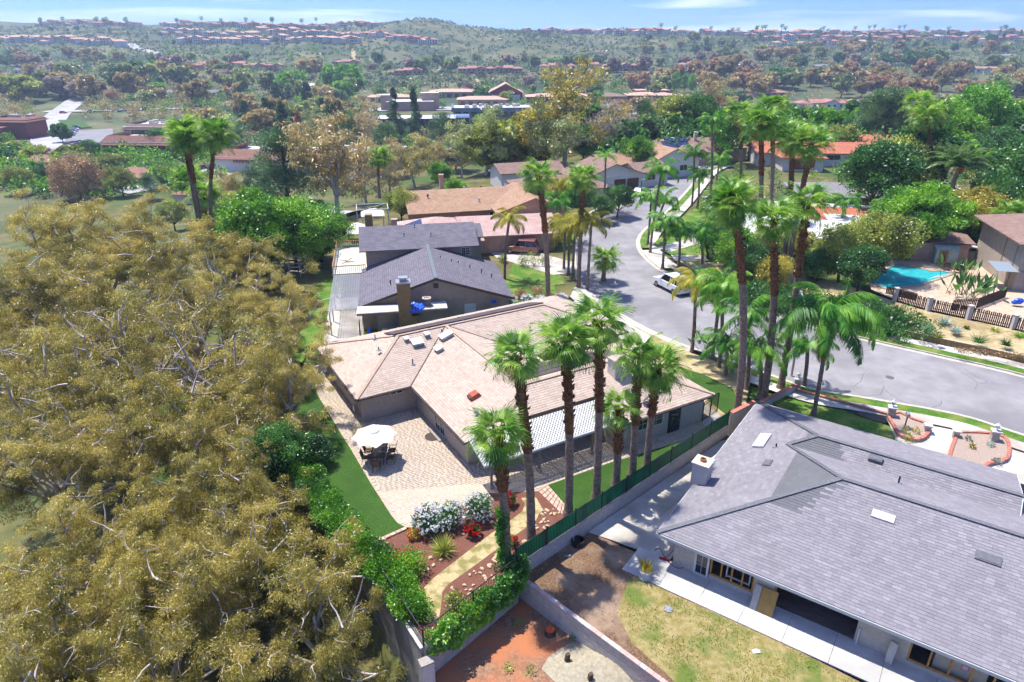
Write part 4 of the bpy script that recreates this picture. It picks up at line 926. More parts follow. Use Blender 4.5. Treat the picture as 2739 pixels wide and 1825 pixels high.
for u in (U0, U1): pf.beam((u, V0, lz(V0) - .03), (u, V1, lz(V1) - .03), .05, .12)
M_tanw = mat('beam taupe paint', C(150, 136, 122), C(166, 152, 138), scale=5)
part('fascia', pf, M_white, pc); part('beam', MB().beam((U0, V0, lz(V0) - .08), (U1, V0, lz(V0) - .08), .06, .15), M_white, pc)
for u in np.arange(U0 + .6, U1, 1.2): part('rafter', MB().beam((u, V0 + .05, lz(V0) - .08), (u, V1, lz(V1) - .08), .06, .12), M_tanw, pc)
part('header_beam', MB().beam((U0, -12.1, lz(-12.1) - .22), (U1, -12.1, lz(-12.1) - .22), .12, .16), M_tanw, pc)
for u in (5.2, 9.0, 13.5): 
    p = part('post', MB().beam((u, -12.1, 0), (u, -12.1, lz(-12.1) - .3), .13), M_tanw, pc); part('post_base', MB().box(u - .13, -12.23, 0, u + .13, -11.97, .28), M_stucco, p)
# ------------------------------------------------------------------ the yard: pavers, turf, beds
M_pav = mat('paver tan', C(182, 160, 134), C(206, 186, 160), scale=1.2)
PAVC = [C(214, 196, 173), C(219, 203, 181), C(211, 192, 170), C(221, 206, 183), C(210, 193, 177), C(216, 196, 173)]
M_pavs = shinglemat('pavers mixed tan', PAVC)
patio_px = [(880, 962), (842, 985), (838, 1010), (848, 1054), (908, 1153), (937.5, 1200), (991, 1292), (1047, 1379), (1063, 1399), (1087, 1411), (1115, 1411), (1298, 1320), (1440, 1314), (1464, 1298), (1625, 1242), (1830, 1178), (1900, 1150), (1880, 1120), (1640, 1090), (1240, 1040), (1000, 960)]
sheet('patio', patio_px, .004, mat('paver joint sand', C(196, 178, 156), C(206, 188, 166), scale=4), 'tan paver patio wrapped around the light tan house')
pat = bpy.data.objects['patio']
def pavers(parent, px, z, ang, bw, bh, m, pick, seed, origin):
    rng = random.Random(seed); P = [(p.x, p.y) for p in pxs(px, z)]; ca, sa = math.cos(ang), math.sin(ang)
    Q = [((x - origin.x) * ca + (y - origin.y) * sa, -(x - origin.x) * sa + (y - origin.y) * ca) for x, y in P]
    a0, a1, b0, b1 = min(q[0] for q in Q), max(q[0] for q in Q), min(q[1] for q in Q), max(q[1] for q in Q)
    cells = []; j = 0; b = b0
    while b < b1:
        a = a0 - rng.random() * bw
        while a < a1:
            w = bw * rng.choice((.66, 1, 1, 1.33))
            cx_, cy_ = a + w / 2, b + bh / 2
            if all(inpoly(x, y, Q) for x, y in ((a, b), (a + w, b), (a + w, b + bh), (a, b + bh))):
                X = origin.x + cx_ * ca - cy_ * sa; Y = origin.y + cx_ * sa + cy_ * ca
                inside = False
                for hp in ([(.6, .6), (25.8, .6), (25.8, 11), (.6, 11)], [(5.1, .62), (5.1, -8.8), (15.4, -8.8), (15.4, .62)], [(15.41, -8.7), (15.41, -12.7), (23.8, -12.7), (23.8, -2.1), (15.41, -2.1)]):
                    d = Vector((X, Y, 0)) - HB
                    if inpoly(d.dot(HU), d.dot(HV), hp): inside = True
                if not inside: cells.append((X, Y, w, (X * X + Y * Y)))
            a += w
        b += bh
    cells.sort(key=lambda c: c[3]); cache = {}; g = .008
    for X, Y, w, _ in cells[:pick]:
        k = round(w, 3)
        if k not in cache:
            me = MB().box(-w / 2 + g, -bh / 2 + g, 0, w / 2 - g, bh / 2 - g, .022).mesh('paver', m); at = me.attributes.new('r', 'FLOAT', 'FACE'); cache[k] = me
        link('paver', cache[k], parent, (X, Y, z + .002), (0, 0, ang))
    V = []; F = []; rr = []
    for X, Y, w, _ in cells[pick:]:
        k = len(V); h = .02 + rng.random() * .005
        c4 = [(-w / 2 + g, -bh / 2 + g), (w / 2 - g, -bh / 2 + g), (w / 2 - g, bh / 2 - g), (-w / 2 + g, bh / 2 - g)]
        for zz in (0, h): V += [(X + x * ca - y * sa, Y + x * sa + y * ca, z + .002 + zz) for x, y in c4]
        F += [(k + 4, k + 5, k + 6, k + 7), (k, k + 1, k + 5, k + 4), (k + 1, k + 2, k + 6, k + 5), (k + 2, k + 3, k + 7, k + 6), (k + 3, k, k + 4, k + 7)]; rr += [rng.random()] * 5
    o = link('pavers', arr_mesh('pavers', np.array(V), np.array(F), m, r=rr), parent); o['kind'] = 'stuff'
pavers(pat, patio_px, .004, HA, .34, .20, M_pavs, 300, 5, HB)
sheet('mulch_bed', [(985, 1450), (1060, 1420), (1090, 1416), (1130, 1410), (1300, 1320), (1440, 1313), (1515, 1376), (1380, 1514), (1310, 1585), (1145, 1722), (1110, 1690), (1040, 1580), (960, 1470)], -.004, M_mulch, 'red bark mulch bed in the garden corner')
sheet('garden_path', [(1135, 1571), (1160, 1546), (1199, 1515), (1314, 1427), (1358, 1399), (1398, 1367), (1404, 1348), (1394, 1332), (1434, 1331), (1450, 1359), (1434, 1391), (1358, 1447), (1278, 1507), (1199, 1563), (1183, 1583), (1180, 1620), (1175, 1650), (1147, 1668), (1139, 1619)], .002, M_dg, 'curving tan granite path through the mulch bed')
sheet('turf', [(660, 985), (838, 985), (842, 1045), (848, 1054), (908, 1153), (937.5, 1200), (991, 1292), (1047, 1379), (1063, 1399), (1087, 1411), (1005, 1452), (950, 1440), (760, 1180)], .012, M_turf, 'dark green artificial turf beside the paver patio')
sheet('turf', [(1466, 1297), (1625, 1240), (1832, 1178), (1880, 1160), (1912, 1160), (1530, 1385), (1515, 1376), (1508, 1352)], .012, M_turf, 'narrow green turf strip between the patio cover and the green fence')
sheet('turf', [(1820, 985), (1880, 1000), (1960, 1040), (1990, 1105), (1945, 1110), (1900, 1075), (1840, 1020)], .0, M_turf, 'curved front turf beyond the iron gate')
sheet('walkway', [(1848, 1130), (1862, 1080), (1880, 1070), (1925, 1110), (1940, 1128), (1900, 1150)], .006, M_conc, 'pale front walk with brick edging beyond the gate')
# flagstones
fs_m = [mat('flagstone pink', C(206, 166, 148), C(224, 188, 168), scale=3), mat('flagstone buff', C(214, 184, 158), C(226, 200, 178), scale=3)]
fr_ = thing('flagstone_path', 'pink square stepping stones beside the turf strip', 'path', (0, 0, 0))
rng = random.Random(9); A, B_, Cc, D_ = G(1440, 1316), G(1466, 1298), G(1513, 1352), G(1509, 1382)
for i in range(7):
    for j in range(3):
        f0, f1, g0, g1 = i / 7 + .01, (i + 1) / 7 - .012, j / 3 + .02, (j + 1) / 3 - .02
        q = lambda f, g: A.lerp(D_, f).lerp(B_.lerp(Cc, f), g)
        part('flagstone', MB().prism(ccw([(p.x, p.y) for p in (q(f0, g0), q(f1, g0), q(f1, g1), q(f0, g1))]), 0, .035 + rng.random() * .01), fs_m[(i + j) % 2], fr_)
es = thing('stone_edging', 'row of pale stones between the turf and the mulch bed', 'edging', (0, 0, 0))
for i in range(6):
    a = G(1000, 1454).lerp(G(1088, 1414), i / 6); b = G(1000, 1454).lerp(G(1088, 1414), (i + .9) / 6); part('stone', MB().beam(a + Vector((0, 0, .05)), b + Vector((0, 0, .05)), .22, .1), fs_m[i % 2], es)
# loose rocks in the mulch
rock_ms = []
for k in range(5):
    rng2 = np.random.default_rng(k); mb = MB(); mb.ball((0, 0, 0), .16, .11, .07, 6, 4); mb.v = [tuple(np.array(p) * rng2.uniform(.75, 1.25, 3)) for p in mb.v]
    rock_ms.append(mb.mesh('landscape_rock', mat('sandstone', C(200, 170, 132), C(226, 204, 170), scale=5)))
rng = random.Random(21); bedR = [(p.x, p.y) for p in pxs([(1199, 1575), (1278, 1520), (1358, 1460), (1345, 1530), (1240, 1615), (1190, 1640)], 0)]; bedU = [(p.x, p.y) for p in pxs([(1440, 1345), (1500, 1372), (1400, 1480), (1370, 1460), (1434, 1396)], 0)]
bedL = [(p.x, p.y) for p in pxs([(1100, 1540), (1140, 1545), (1300, 1425), (1340, 1385), (1180, 1450)], 0)]
for P, n, lab in ((bedR, 42, 'small buff rock in the mulch below the granite path'), (bedU, 34, 'small buff rock in the mulch beside the green fence'), (bedL, 14, 'small buff rock in the mulch above the granite path')):
    x0, x1, y0, y1 = min(p[0] for p in P), max(p[0] for p in P), min(p[1] for p in P), max(p[1] for p in P); k = 0
    while k < n:
        x, y = rng.uniform(x0, x1), rng.uniform(y0, y1)
        if inpoly(x, y, P):
            o = link('landscape_rock', rock_ms[k % 5], None, (x, y, .04), (rng.uniform(-.2, .2), rng.uniform(-.2, .2), rng.random() * 6.28)); s = rng.uniform(.5, 1.15); o.scale = (s, s, s); tag(o, lab, 'rock', 'rocks strewn in the mulch bed'); k += 1
# ---- walls with blocks
def block_wall(name, label, a, b, z0, z1, m, th=.2, bw=.4, bh=.2, cap=None, every=True, seed=0):
    """wall of blocks from a to b; each block a piece"""
    d = Vector((b[0] - a[0], b[1] - a[1], 0)); L = d.length; ang = math.atan2(d.y, d.x); t = thing(name, label, 'wall', (a[0], a[1], 0), ang)
    rng = random.Random(seed); part('core', MB().box(0, -th / 2 + .012, z0, L, th / 2 - .012, z1 - .005), mat('mortar', C(170, 162, 152), C(186, 178, 168), scale=6), t)
    rows = int(round((z1 - z0) / bh)); cols = int(L / bw) + 1; ms = {}
    for r in range(rows):
        off = (r % 2) * bw / 2
        for c in range(-1, cols):
            x0 = max(0, c * bw + off); x1 = min(L, (c + 1) * bw + off)
            if x1 - x0 < .08: continue
            w = round(x1 - x0, 2)
            if w not in ms: ms[w] = MB().box(-w / 2 + .006, -th / 2, .006, w / 2 - .006, th / 2, bh - .006).mesh('block', m)
            link('block', ms[w], t, ((x0 + x1) / 2, rng.uniform(-.003, .003), z0 + r * bh))
    if cap: 
        for c in range(int(L / .4)): part('cap_block', MB().box(c * .4 + .005, -th / 2 - .03, z1 + .002, c * .4 + .39, th / 2 + .03, z1 + .06), cap[rng.randrange(len(cap))], t)
    return t
F0, F1 = G(1380, 1512, .1), G(1946, 1137, .1)
M_cap = [mat('cap block pink', C(206, 170, 158), C(222, 190, 178), scale=4), mat('cap block grey', C(206, 198, 188), C(220, 212, 204), scale=4)]
block_wall('retaining_wall', 'pale concrete block retaining wall under the green fence', F0 + HV * 0, F1, -1.1, .1, M_block, seed=1)
fe = thing('picket_fence', 'black iron picket fence backed with green screen on the block wall', 'fence', (F0.x, F0.y, .1), math.atan2((F1 - F0).y, (F1 - F0).x))
FL = (F1 - F0).length; pk = MB().beam((0, 0, .05), (0, 0, 1.2), .022).mesh('picket', M_black)
for i in range(int(FL / .13)): link('picket', pk, fe, (.06 + i * .13, -.03, 0))
po = MB().beam((0, 0, 0), (0, 0, 1.32), .07).ball((0, 0, 1.34), .05).mesh('post', M_black)
M_grn = leafmat('green privacy screen', C(14, 110, 84), C(20, 124, 96), C(28, 140, 108), trans=.5, cl=1.5, boost=2.6)
npst = 9
for i in range(npst + 1):
    link('post', po, fe, (FL * i / npst, 0, 0))
    if i < npst: part('screen_panel', MB().box(FL * i / npst + .04, .012, .08, FL * (i + 1) / npst - .04, .022, 1.16), M_grn, fe)
part('rail', MB().beam((0, 0, 1.2), (FL, 0, 1.2), .045).beam((0, -.0, .06), (FL, 0, .06), .035), M_black, fe)
# iron gate
gp = H(23.8, -12.75); g2 = H(25.95, -12.2)
ga = thing('iron_gate', 'black iron double gate with pointed pickets beside the grey door', 'gate', gp, math.atan2((g2 - gp).y, (g2 - gp).x)); GL = (g2 - gp).length
sp_m = MB().beam((0, 0, .08), (0, 0, 1.75), .02).lathe([(.03, 1.75), (.012, 1.86)], n=5).mesh('picket', M_black)
for i in range(int(GL / .115)): 
    s = abs(((i * .115) / GL * 2) % 1 - .5); o = link('picket', sp_m, ga, (.06 + i * .115, 0, 0)); o.scale = (1, 1, 1 - .05 * s)
part('gate_frame', MB().beam((0, 0, .1), (GL, 0, .1), .04).beam((0, 0, 1.5), (GL, 0, 1.5), .04).beam((0, 0, 0), (0, 0, 1.75), .06).beam((GL / 2 - .03, 0, 0), (GL / 2 - .03, 0, 1.75), .05).beam((GL / 2 + .03, 0, 0), (GL / 2 + .03, 0, 1.75), .05).beam((GL, 0, 0), (GL, 0, 1.75), .06), M_black, ga)
# left and lower retaining walls, with railing
K0 = G(1133, 1733, .05); K1 = G(1024, 1563, .05); Kd = (K1 - K0).normalized(); K2 = K0 + Kd * 14; K3 = G(1384, 1532, .05)
M_rw = mat('retaining wall weathered', C(158, 150, 140), C(186, 178, 168), scale=1.4, c3=C(138, 130, 118), s3=.5, bump=.4, bscale=25)
def solid_wall(name, label, a, b, z0, z1, th, m, cap=None):
    d = b - a; t = thing(name, label, 'wall', (a.x, a.y, 0), math.atan2(d.y, d.x)); L = d.length
    part('wall_face', MB().box(0, -th / 2, z0, L, th / 2, z1), m, t)
    if cap: part('coping', MB().box(0, -th / 2 - .05, z1 + .002, L, th / 2 + .05, z1 + .08), cap, t)
    return t
solid_wall('tall_retaining_wall', 'tall weathered retaining wall below the clipped hedge', K2, K0, -6.5, .02, .28, M_rw, M_kerb)
block_wall('corner_retaining_wall', 'ivy-hung block retaining wall above the orange dirt lot', K0, K3, -2.3, .1, M_block, bw=.4, seed=4)
rk = block_wall('wall_pillar', 'pale block pillar at the corner of the retaining wall', K0 + Vector((-.15, -.62, 0)), K0 + Vector((.45, -.30, 0)), -4.0, -.3, mat('block white', C(222, 214, 206), C(234, 228, 222), scale=3), th=.55, bw=.6, seed=5)
for a, b, lab, n0 in ((K1, K0, 'black railing on the wall beside the clipped hedge', 0), (K0, K3, 'black railing with ivy above the orange dirt lot', 1)):
    d = b - a; L = d.length; t = thing('railing', lab, 'railing', (a.x, a.y, .1), math.atan2(d.y, d.x)); bar = MB().beam((0, 0, .06), (0, 0, 1.1), .016).mesh('baluster', M_black)
    for i in range(int(L / .125)): link('baluster', bar, t, (.06 + i * .125, 0, 0))
    part('rail', MB().beam((0, 0, 1.1), (L, 0, 1.1), .045).beam((0, 0, .08), (L, 0, .08), .03), M_black, t)
    for x in (0.02, L / 2, L - .02): part('post', MB().beam((x, 0, 0), (x, 0, 1.18), .05), M_black, t)
# patio furniture
UM = G(1001.5, 1164, 2.15); UMb = Vector((UM.x, UM.y, 0))
um = thing('patio_umbrella', 'cream patio umbrella open over the dining table', 'umbrella', (UM.x, UM.y, .03)); M_canvas = mat('canvas cream', C(226, 220, 208), C(236, 231, 221), scale=2)
mb = MB(); n = 8; rim = []; V = [(0, 0, 2.62)]
for i in range(n):
    a = 2 * math.pi * i / n + .25; V.append((1.62 * math.cos(a), 1.62 * math.sin(a), 2.05)); b = a + math.pi / n; V.append((1.36 * math.cos(b), 1.36 * math.sin(b), 2.14))
for i in range(n): V.append((.8 * math.cos(2 * math.pi * i / n + .25), .8 * math.sin(2 * math.pi * i / n + .25), 2.37)); b = 2 * math.pi * i / n + .25 + math.pi / n; V.append((.72 * math.cos(b), .72 * math.sin(b), 2.36))
mb.add(V, [(0, 17 + i, 17 + (i + 1) % 16) for i in range(16)] + [(17 + i, 1 + i, 1 + (i + 1) % 16, 17 + (i + 1) % 16) for i in range(16)])
cn = part('canopy', mb, M_canvas, um); part('vent_flap', MB().lathe([(.42, 2.52), (.3, 2.6), (.02, 2.72)], n=8), M_canvas, um)
part('pole', MB().tube([(0, 0, 0), (0, 0, 2.75)], .025, 8), M_tanw, um)
rb = MB()
for i in range(n): a = 2 * math.pi * i / n + .25; rb.beam((0, 0, 2.58), (1.6 * math.cos(a), 1.6 * math.sin(a), 2.04), .02)
part('ribs', rb, M_tanw, um)
M_iron = mat('patio furniture bronze iron', C(58, 50, 46), C(74, 66, 60), scale=9, rough=.5)
TB = G(1016, 1228, 0)
ta = HA + R(90) - R(28)
tb = thing('patio_table', 'dark lattice-topped rectangular patio table under the umbrella', 'table', (TB.x, TB.y, .03), ta)
part('tabletop_rim', MB().beam((-.95, -.5, .72), (.95, -.5, .72), .06).beam((-.95, .5, .72), (.95, .5, .72), .06).beam((-.95, -.5, .72), (-.95, .5, .72), .06).beam((.95, -.5, .72), (.95, .5, .72), .06), M_iron, tb)
for i in range(15): part('slat', MB().beam((-.9 + i * .128, -.49, .722), (-.9 + i * .128, .49, .722), .085, .02), M_iron, tb)
for sx in (-1, 1):
    for sy in (-1, 1): part('leg', MB().beam((sx * .8, sy * .4, 0), (sx * .8, sy * .4, .7), .05), M_iron, tb)
def patio_chair():
    t = thing('patio_chair', 'x', 'chair'); mb = MB().box(-.26, -.25, .42, .26, .25, .45); part('seat', mb, mat('sling brown', C(112, 88, 66), C(128, 104, 80), scale=8), t)
    part('backrest', MB().add([(-.25, .24, .47), (.25, .24, .47), (.25, .38, 1.0), (-.25, .38, 1.0), (-.25, .27, .47), (.25, .27, .47), (.25, .41, 1.0), (-.25, .41, 1.0)], [(0, 1, 2, 3), (7, 6, 5, 4), (2, 6, 7, 3), (0, 3, 7, 4), (1, 5, 6, 2)]), _mats['sling brown'], t)
    part('frame', MB().beam((-.27, .24, .43), (-.27, .40, 1.02), .03).beam((.27, .24, .43), (.27, .40, 1.02), .03).beam((-.27, .40, 1.02), (.27, .40, 1.02), .03), M_iron, t)
    for s in (-1, 1):
        part('armrest', MB().beam((s * .28, -.22, .66), (s * .28, .30, .68), .04), M_iron, t); part('leg', MB().beam((s * .27, -.26, 0), (s * .27, -.22, .66), .03), M_iron, t); part('leg', MB().beam((s * .27, .34, 0), (s * .27, .2, .45), .03), M_iron, t)
    return t
pch = patio_chair(); labs = ['dark patio chair at the turf end of the patio table', 'dark patio chair beside the turf, nearest the house wall', 'brown-backed patio chair on the house side of the table', 'brown-backed patio chair second along the house side', 'dark patio chair at the near end of the patio table', 'dark patio chair at the far end of the patio table under the umbrella']
ct, st_ = math.cos(ta), math.sin(ta)
for i, (lx, ly, rz) in enumerate(((-.45, .85, 0), (.5, .85, 0), (.45, -.85, math.pi), (-.5, -.85, math.pi), (-1.4, 0, R(90)), (1.35, 0, R(-90)))):
    x, y = TB.x + lx * ct - ly * st_, TB.y + lx * st_ + ly * ct
    if i == 0: pch.location = (x, y, .03); pch.rotation_euler = (0, 0, ta + rz); pch['label'] = labs[0]; pch['group'] = 'chairs round the patio table'
    else: dup(pch, (x, y, .03), ta + rz, labs[i], 'chairs round the patio table')
pm = G(1158, 1168, .03); o = tag(part('door_mat', MB().lathe([(.62, 0), (.62, .02), (.6, .025), (0.02, .026)], n=20), mat('mat dark', C(70, 62, 58), C(96, 86, 80), scale=20)), 'dark half-round mat on the pavers before the sliding door', 'mat'); o.location = pm
# ------------------------------------------------------------------ the purple-grey roofed house (lower right)
PZ = -0.9; RE = PZ + 2.4; RA = R(-35.2); RO = Vector((8.44, 31.72, 0)); S2 = .3
rh = thing('grey_house', 'ranch house with wide purple-grey shingle roof under renovation, wall openings framed in raw timber', 'house', RO, RA)
M_sh2 = shinglemat('shingles purple grey', [C(143, 139, 145), C(151, 147, 152), C(158, 154, 159), C(147, 142, 147), C(165, 161, 166)], dark=C(104, 107, 110))
M_sh2b = mat('roof underlay grey', C(120, 114, 122))
faces2 = [
 ([(0, 0), (8, 8), (4, 12), (5.5, 13.5), (0, 19)], lambda u, v: RE + S2 * u),
 ([(0, 0), (32, 0), (32, 8), (8, 8)], lambda u, v: RE + S2 * v),
 ([(8, 8), (32, 8), (32, 16), (17, 16), (17, 12), (4, 12)], lambda u, v: RE + S2 * (16 - v)),
 ([(4, 12), (17, 12), (17, 13.5), (5.5, 13.5)], lambda u, v: RE + S2 * (v - 8)),
 ([(5.5, 13.5), (17, 13.5), (17, 19), (0, 19)], lambda u, v: RE + S2 * (19 - v)),
 ([(21, 14.2), (33, 14.2), (33, 17.2), (21, 17.2)], lambda u, v: RE + .35 + S2 * (v - 14.2)),
 ([(21, 17.2), (33, 17.2), (33, 22), (21, 22)], lambda u, v: RE + .35 + S2 * (20.2 - v))]
rr_ = roof_body(rh, [(ccw(p), h) for p, h in faces2], M_sh2b)
def dk(fi, u, v):
    if fi == 0: return u > 5.0
    if fi == 1: return v > 4.7 and u < 6.3 + 1.7 * ((v - 4.7) / 3.3) + .35 * (int(v * 6) % 3)
    return fi == 3 and u < 7.4
shingle_roof(rr_, [(ccw(p), h) for p, h in faces2], M_sh2, .21, .36, 300, dark=dk, seed=11)
rc = MB()
for a, b in (((0, 0, RE), (8, 8, RE + 2.4)), ((8, 8, RE + 2.4), (32, 8, RE + 2.4)), ((8, 8, RE + 2.4), (4, 12, RE + 1.2)), ((4, 12, RE + 1.2), (5.5, 13.5, RE + 1.65)), ((5.5, 13.5, RE + 1.65), (0, 19, RE)), ((5.5, 13.5, RE + 1.65), (17, 13.5, RE + 1.65)), ((21, 17.2, RE + 1.25), (33, 17.2, RE + 1.25))):
    a = Vector(a) + Vector((0, 0, .06)); b = Vector(b) + Vector((0, 0, .06)); n = max(2, int((b - a).length / .24))
    for i in range(n): rc.beam(a.lerp(b, i / n) + Vector((0, 0, .02)), a.lerp(b, (i + 1.1) / n), .30, .03)
part('ridge_caps', rc, mat('ridge shingles slate', C(112, 114, 120), C(132, 134, 140), scale=6), rr_)
part('fascia', MB().beam((0, -.03, RE - .12), (32, -.03, RE - .12), .05, .2).beam((-.03, 0, RE - .12), (-.03, 19, RE - .12), .05, .2).beam((17.03, 12, RE + 1.1), (17.03, 13.5, RE + 1.55), .05, .2).beam((17.03, 13.5, RE + 1.55), (17.03, 19, RE - .1), .05, .2).beam((20.97, 14.2, RE + .25), (20.97, 17.2, RE + 1.15), .06, .22), M_white, rr_)
M_st2 = mat('stucco pale grey', C(196, 186, 172), C(212, 202, 188), scale=5, bump=.35, bscale=60)
wl = MB()     # front wall in pieces so that the openings are open
for u0, u1 in ((.9, 2.15), (5.6, 6.7), (10.9, 13.3), (18.6, 31.5)): wl.box(u0, .75, PZ - .1, u1, .95, RE - .1)
wl.box(3.1, .75, PZ - .1, 5.6, .95, PZ + .35); wl.box(.9, .95, PZ - .1, 1.1, 18.3, RE - .02); wl.box(1.1, 18.1, PZ - .1, 31.5, 18.3, RE - .05); wl.box(16.2, 12.2, PZ, 16.4, 18.1, RE + .2)
wl.box(13.3, .75, PZ - .1, 18.6, .95, PZ + .3)
part('wall', wl, M_st2, rh)
part('interior_floor', MB().box(1.1, .95, PZ - .08, 31.5, 9, PZ + .02), mat('bare slab', C(120, 106, 98), C(140, 126, 116), scale=3), rh)
part('interior_partition', MB().box(5.5, 4.6, PZ + .021, 31.5, 4.7, RE + 1.1), mat('drywall', C(150, 142, 132), C(170, 162, 150), scale=2), rh)
window(rh, 2.17, .8, 3.05, .8, PZ + .03, RE - .25, mull=0, rails=2, name='screen_door', proud=.1, fw=.12)
M_lum = mat('raw timber', C(190, 132, 66), C(214, 160, 92), scale=6)
for a, b, c, n in ((3.1, 5.6, PZ + .36, 4), (13.3, 18.6, PZ + .31, 6)):
    for i in range(n + 1): part('stud', MB().beam((a + .05 + (b - a - .1) * i / n, .84, c), (a + .05 + (b - a - .1) * i / n, .84, RE - .25 if i in (0, n) or n > 4 else RE - .75), .09), M_lum, rh)
    part('timber_plate', MB().beam((a, .84, c + .04), (b, .84, c + .04), .09).beam((a, .84, RE - .22), (b, .84, RE - .22), .09), M_lum, rh)
part('timber_header', MB().beam((3.6, .83, RE - .72), (5.5, .83, RE - .72), .1), M_lum, rh)
part('stud', MB().beam((6.75, .84, PZ), (6.75, .84, RE - .2), .12), M_lum, rh)
part('window_sash', MB().beam((4.0, 1.1, PZ + .4), (4.0, 1.1, RE - .3), .07).beam((5.3, 1.1, PZ + .4), (5.3, 1.1, RE - .3), .07).beam((4.0, 1.1, PZ + .5), (5.3, 1.1, PZ + .5), .07), M_white, rh)
part('drain_pipe', MB().tube([(11.05, .66, PZ), (11.05, .66, PZ + 1.1)], .05, 8), M_white, rh)
ch = part('chimney', MB().box(-.25, 5.7, PZ, .75, 6.7, RE + 1.55), brickmat('white painted brick 2', C(216, 210, 206), C(228, 222, 218), C(186, 180, 176), .22, .08), rh)
part('chimney_cap', MB().box(-.33, 5.62, RE + 1.552, .83, 6.78, RE + 1.64), mat('cap cream', C(226, 214, 196)), ch); part('flue', MB().lathe([(.16, 0), (.2, .0), (.2, .16), (.15, .16), (.15, .04)], (.25, 6.2, RE + 1.642), 14), mat('clay flue', C(176, 112, 66), C(190, 128, 80), scale=8), ch)
# roof fittings
M_lead = mat('vent slate metal', C(104, 104, 112), C(124, 124, 130), scale=5, rough=.6)
def skylight(u, v, hz, w, d, ax, fm, gm, nm='skylight', h=.12):
    mb = MB().box(-w / 2, -d / 2, -.02, w / 2, d / 2, h); o = part(nm, mb, fm, rr_, loc=(u, v, hz + .05)); o.rotation_euler = {'u': (0, -math.atan(S2), 0), 'v': (math.atan(S2), 0, 0), '-v': (-math.atan(S2), 0, 0)}[ax]
    part('pane' if nm == 'skylight' else 'cover', MB().box(-w / 2 + .07, -d / 2 + .07, h, w / 2 - .07, d / 2 - .07, h + .02), gm, o); return o
M_milk = mat('skylight acrylic', C(222, 222, 216), rough=.2, spec=.5)
skylight(2.3, 12.2, RE + S2 * 2.3, .75, 2.0, 'u', M_white, M_milk); skylight(10.6, 6.3, RE + S2 * 6.3, 1.15, .55, 'v', M_white, M_milk, h=.06); skylight(15.6, 5.9, RE + S2 * 5.9, 1.15, .6, 'v', M_lead, M_lead, 'attic_vent', .05); skylight(3.5, 9.2, RE + S2 * 3.5, .5, .8, 'u', M_lead, M_lead, 'attic_vent', .03); skylight(9.2, 12.9, RE + S2 * 4.9, .8, .5, 'v', M_lead, M_lead, 'attic_vent', .2)
for u, v, h in ((10.8, 10.9, .5), (18.5, 10.4, .9), (17.2, 10.6, .3), (20.2, 10.0, .25), (3.4, 11.5, .3)): vent_pipe(rr_, u, v, RE + S2 * min(u, 16 - v), h, .07 if h > .8 else .05, M_steel if h > .8 else None)
# yard surfaces
sheet('yard_soil', [(1385, 1530), (1582, 1425), (1728, 1490), (1740, 1556), (2100, 1722), (2460, 1905), (2460, 2000), (1770, 2000), (1790, 1828)], PZ - .01, M_dirt, 'dirt and leaf litter yard beside the block wall')
sheet('dry_lawn', [(1700, 1535), (1740, 1562), (2100, 1726), (2470, 1912), (2470, 2100), (1960, 2100), (1850, 1870), (1780, 1800), (1690, 1720), (1650, 1640), (1680, 1560)], PZ, M_dry, 'patchy dry lawn in front of the purple-grey roofed house')
M_slab = mat('walk concrete', C(206, 204, 198), C(228, 226, 220), scale=1.2, c3=C(194, 192, 186), s3=.4, bump=.1, bscale=30)
wk = thing('walkway', 'pale concrete walk along the wall of the purple-grey roofed house', 'walkway', RO, RA)
for i in range(9): part('slab', MB().box(-1.35 + i * 2.3 + .01, -1.45, PZ - .05, .95 + i * 2.3 - .01, .9, PZ + .03), M_slab, wk)
sd_ = thing('side_yard_concrete', 'concrete side yard dappled with palm shade between block wall and house', 'concrete', (0, 0, 0))
A, B_, Cc, D_ = G(1584, 1424, PZ), G(1955, 1168, PZ), H(24, -20, PZ), G(1728, 1488, PZ); A = F0.lerp(F1, .27) + Vector((.1, -.12, 0)); B_ = F1 + Vector((.1, -.12, 0)); D_ = Vector((9.5, 32.1, 0)); Cc = Vector((20.4, 46.2, 0))
for i in range(7):
    for j in range(2):
        q = lambda f, g: A.lerp(B_, f).lerp(D_.lerp(Cc, f), g); c = [q((i + .003) / 7, (j + .003) / 2), q((i + .997) / 7, (j + .003) / 2), q((i + .997) / 7, (j + .997) / 2), q((i + .003) / 7, (j + .997) / 2)]
        part('slab', MB().prism(ccw([(p.x, p.y) for p in c]), PZ - .06, PZ + .02), M_conc, sd_)
sheet('orange_lot', [(1148, 1770), (1395, 1545), (1900, 1910), (1500, 2100), (1190, 2100)], -2.1, M_odirt, 'orange sawdust-strewn dirt lot at the bottom')
sheet('slope_foot', [(700, 1500), (1010, 1600), (1180, 1830), (1200, 2100), (500, 2100), (400, 1700)], -5.2, M_soil, 'shaded soil strip at the foot of the tall retaining wall')
mb = MB(); rngs = random.Random(3); sp = G(1620, 1790, -2.1)
V = [(sp.x, sp.y, -1.55)]
for k, (rr0, hh) in enumerate(((.7, .42), (1.5, .2), (2.3, .015))):
    for i in range(16): a = 2 * math.pi * i / 16; q = rr0 * rngs.uniform(.85, 1.15); V.append((sp.x + q * 1.3 * math.cos(a), sp.y + q * .8 * math.sin(a), -2.1 + hh * rngs.uniform(.8, 1.2)))
mb.add(V, [(0, 1 + i, 1 + (i + 1) % 16) for i in range(16)] + [(1 + k * 16 + i, 17 + k * 16 + i, 17 + k * 16 + (i + 1) % 16, 1 + k * 16 + (i + 1) % 16) for k in range(2) for i in range(16)])
tag(part('sand_pile', mb, M_sand, smooth=True), 'low pale sand heap in the orange dirt lot', 'sand pile')
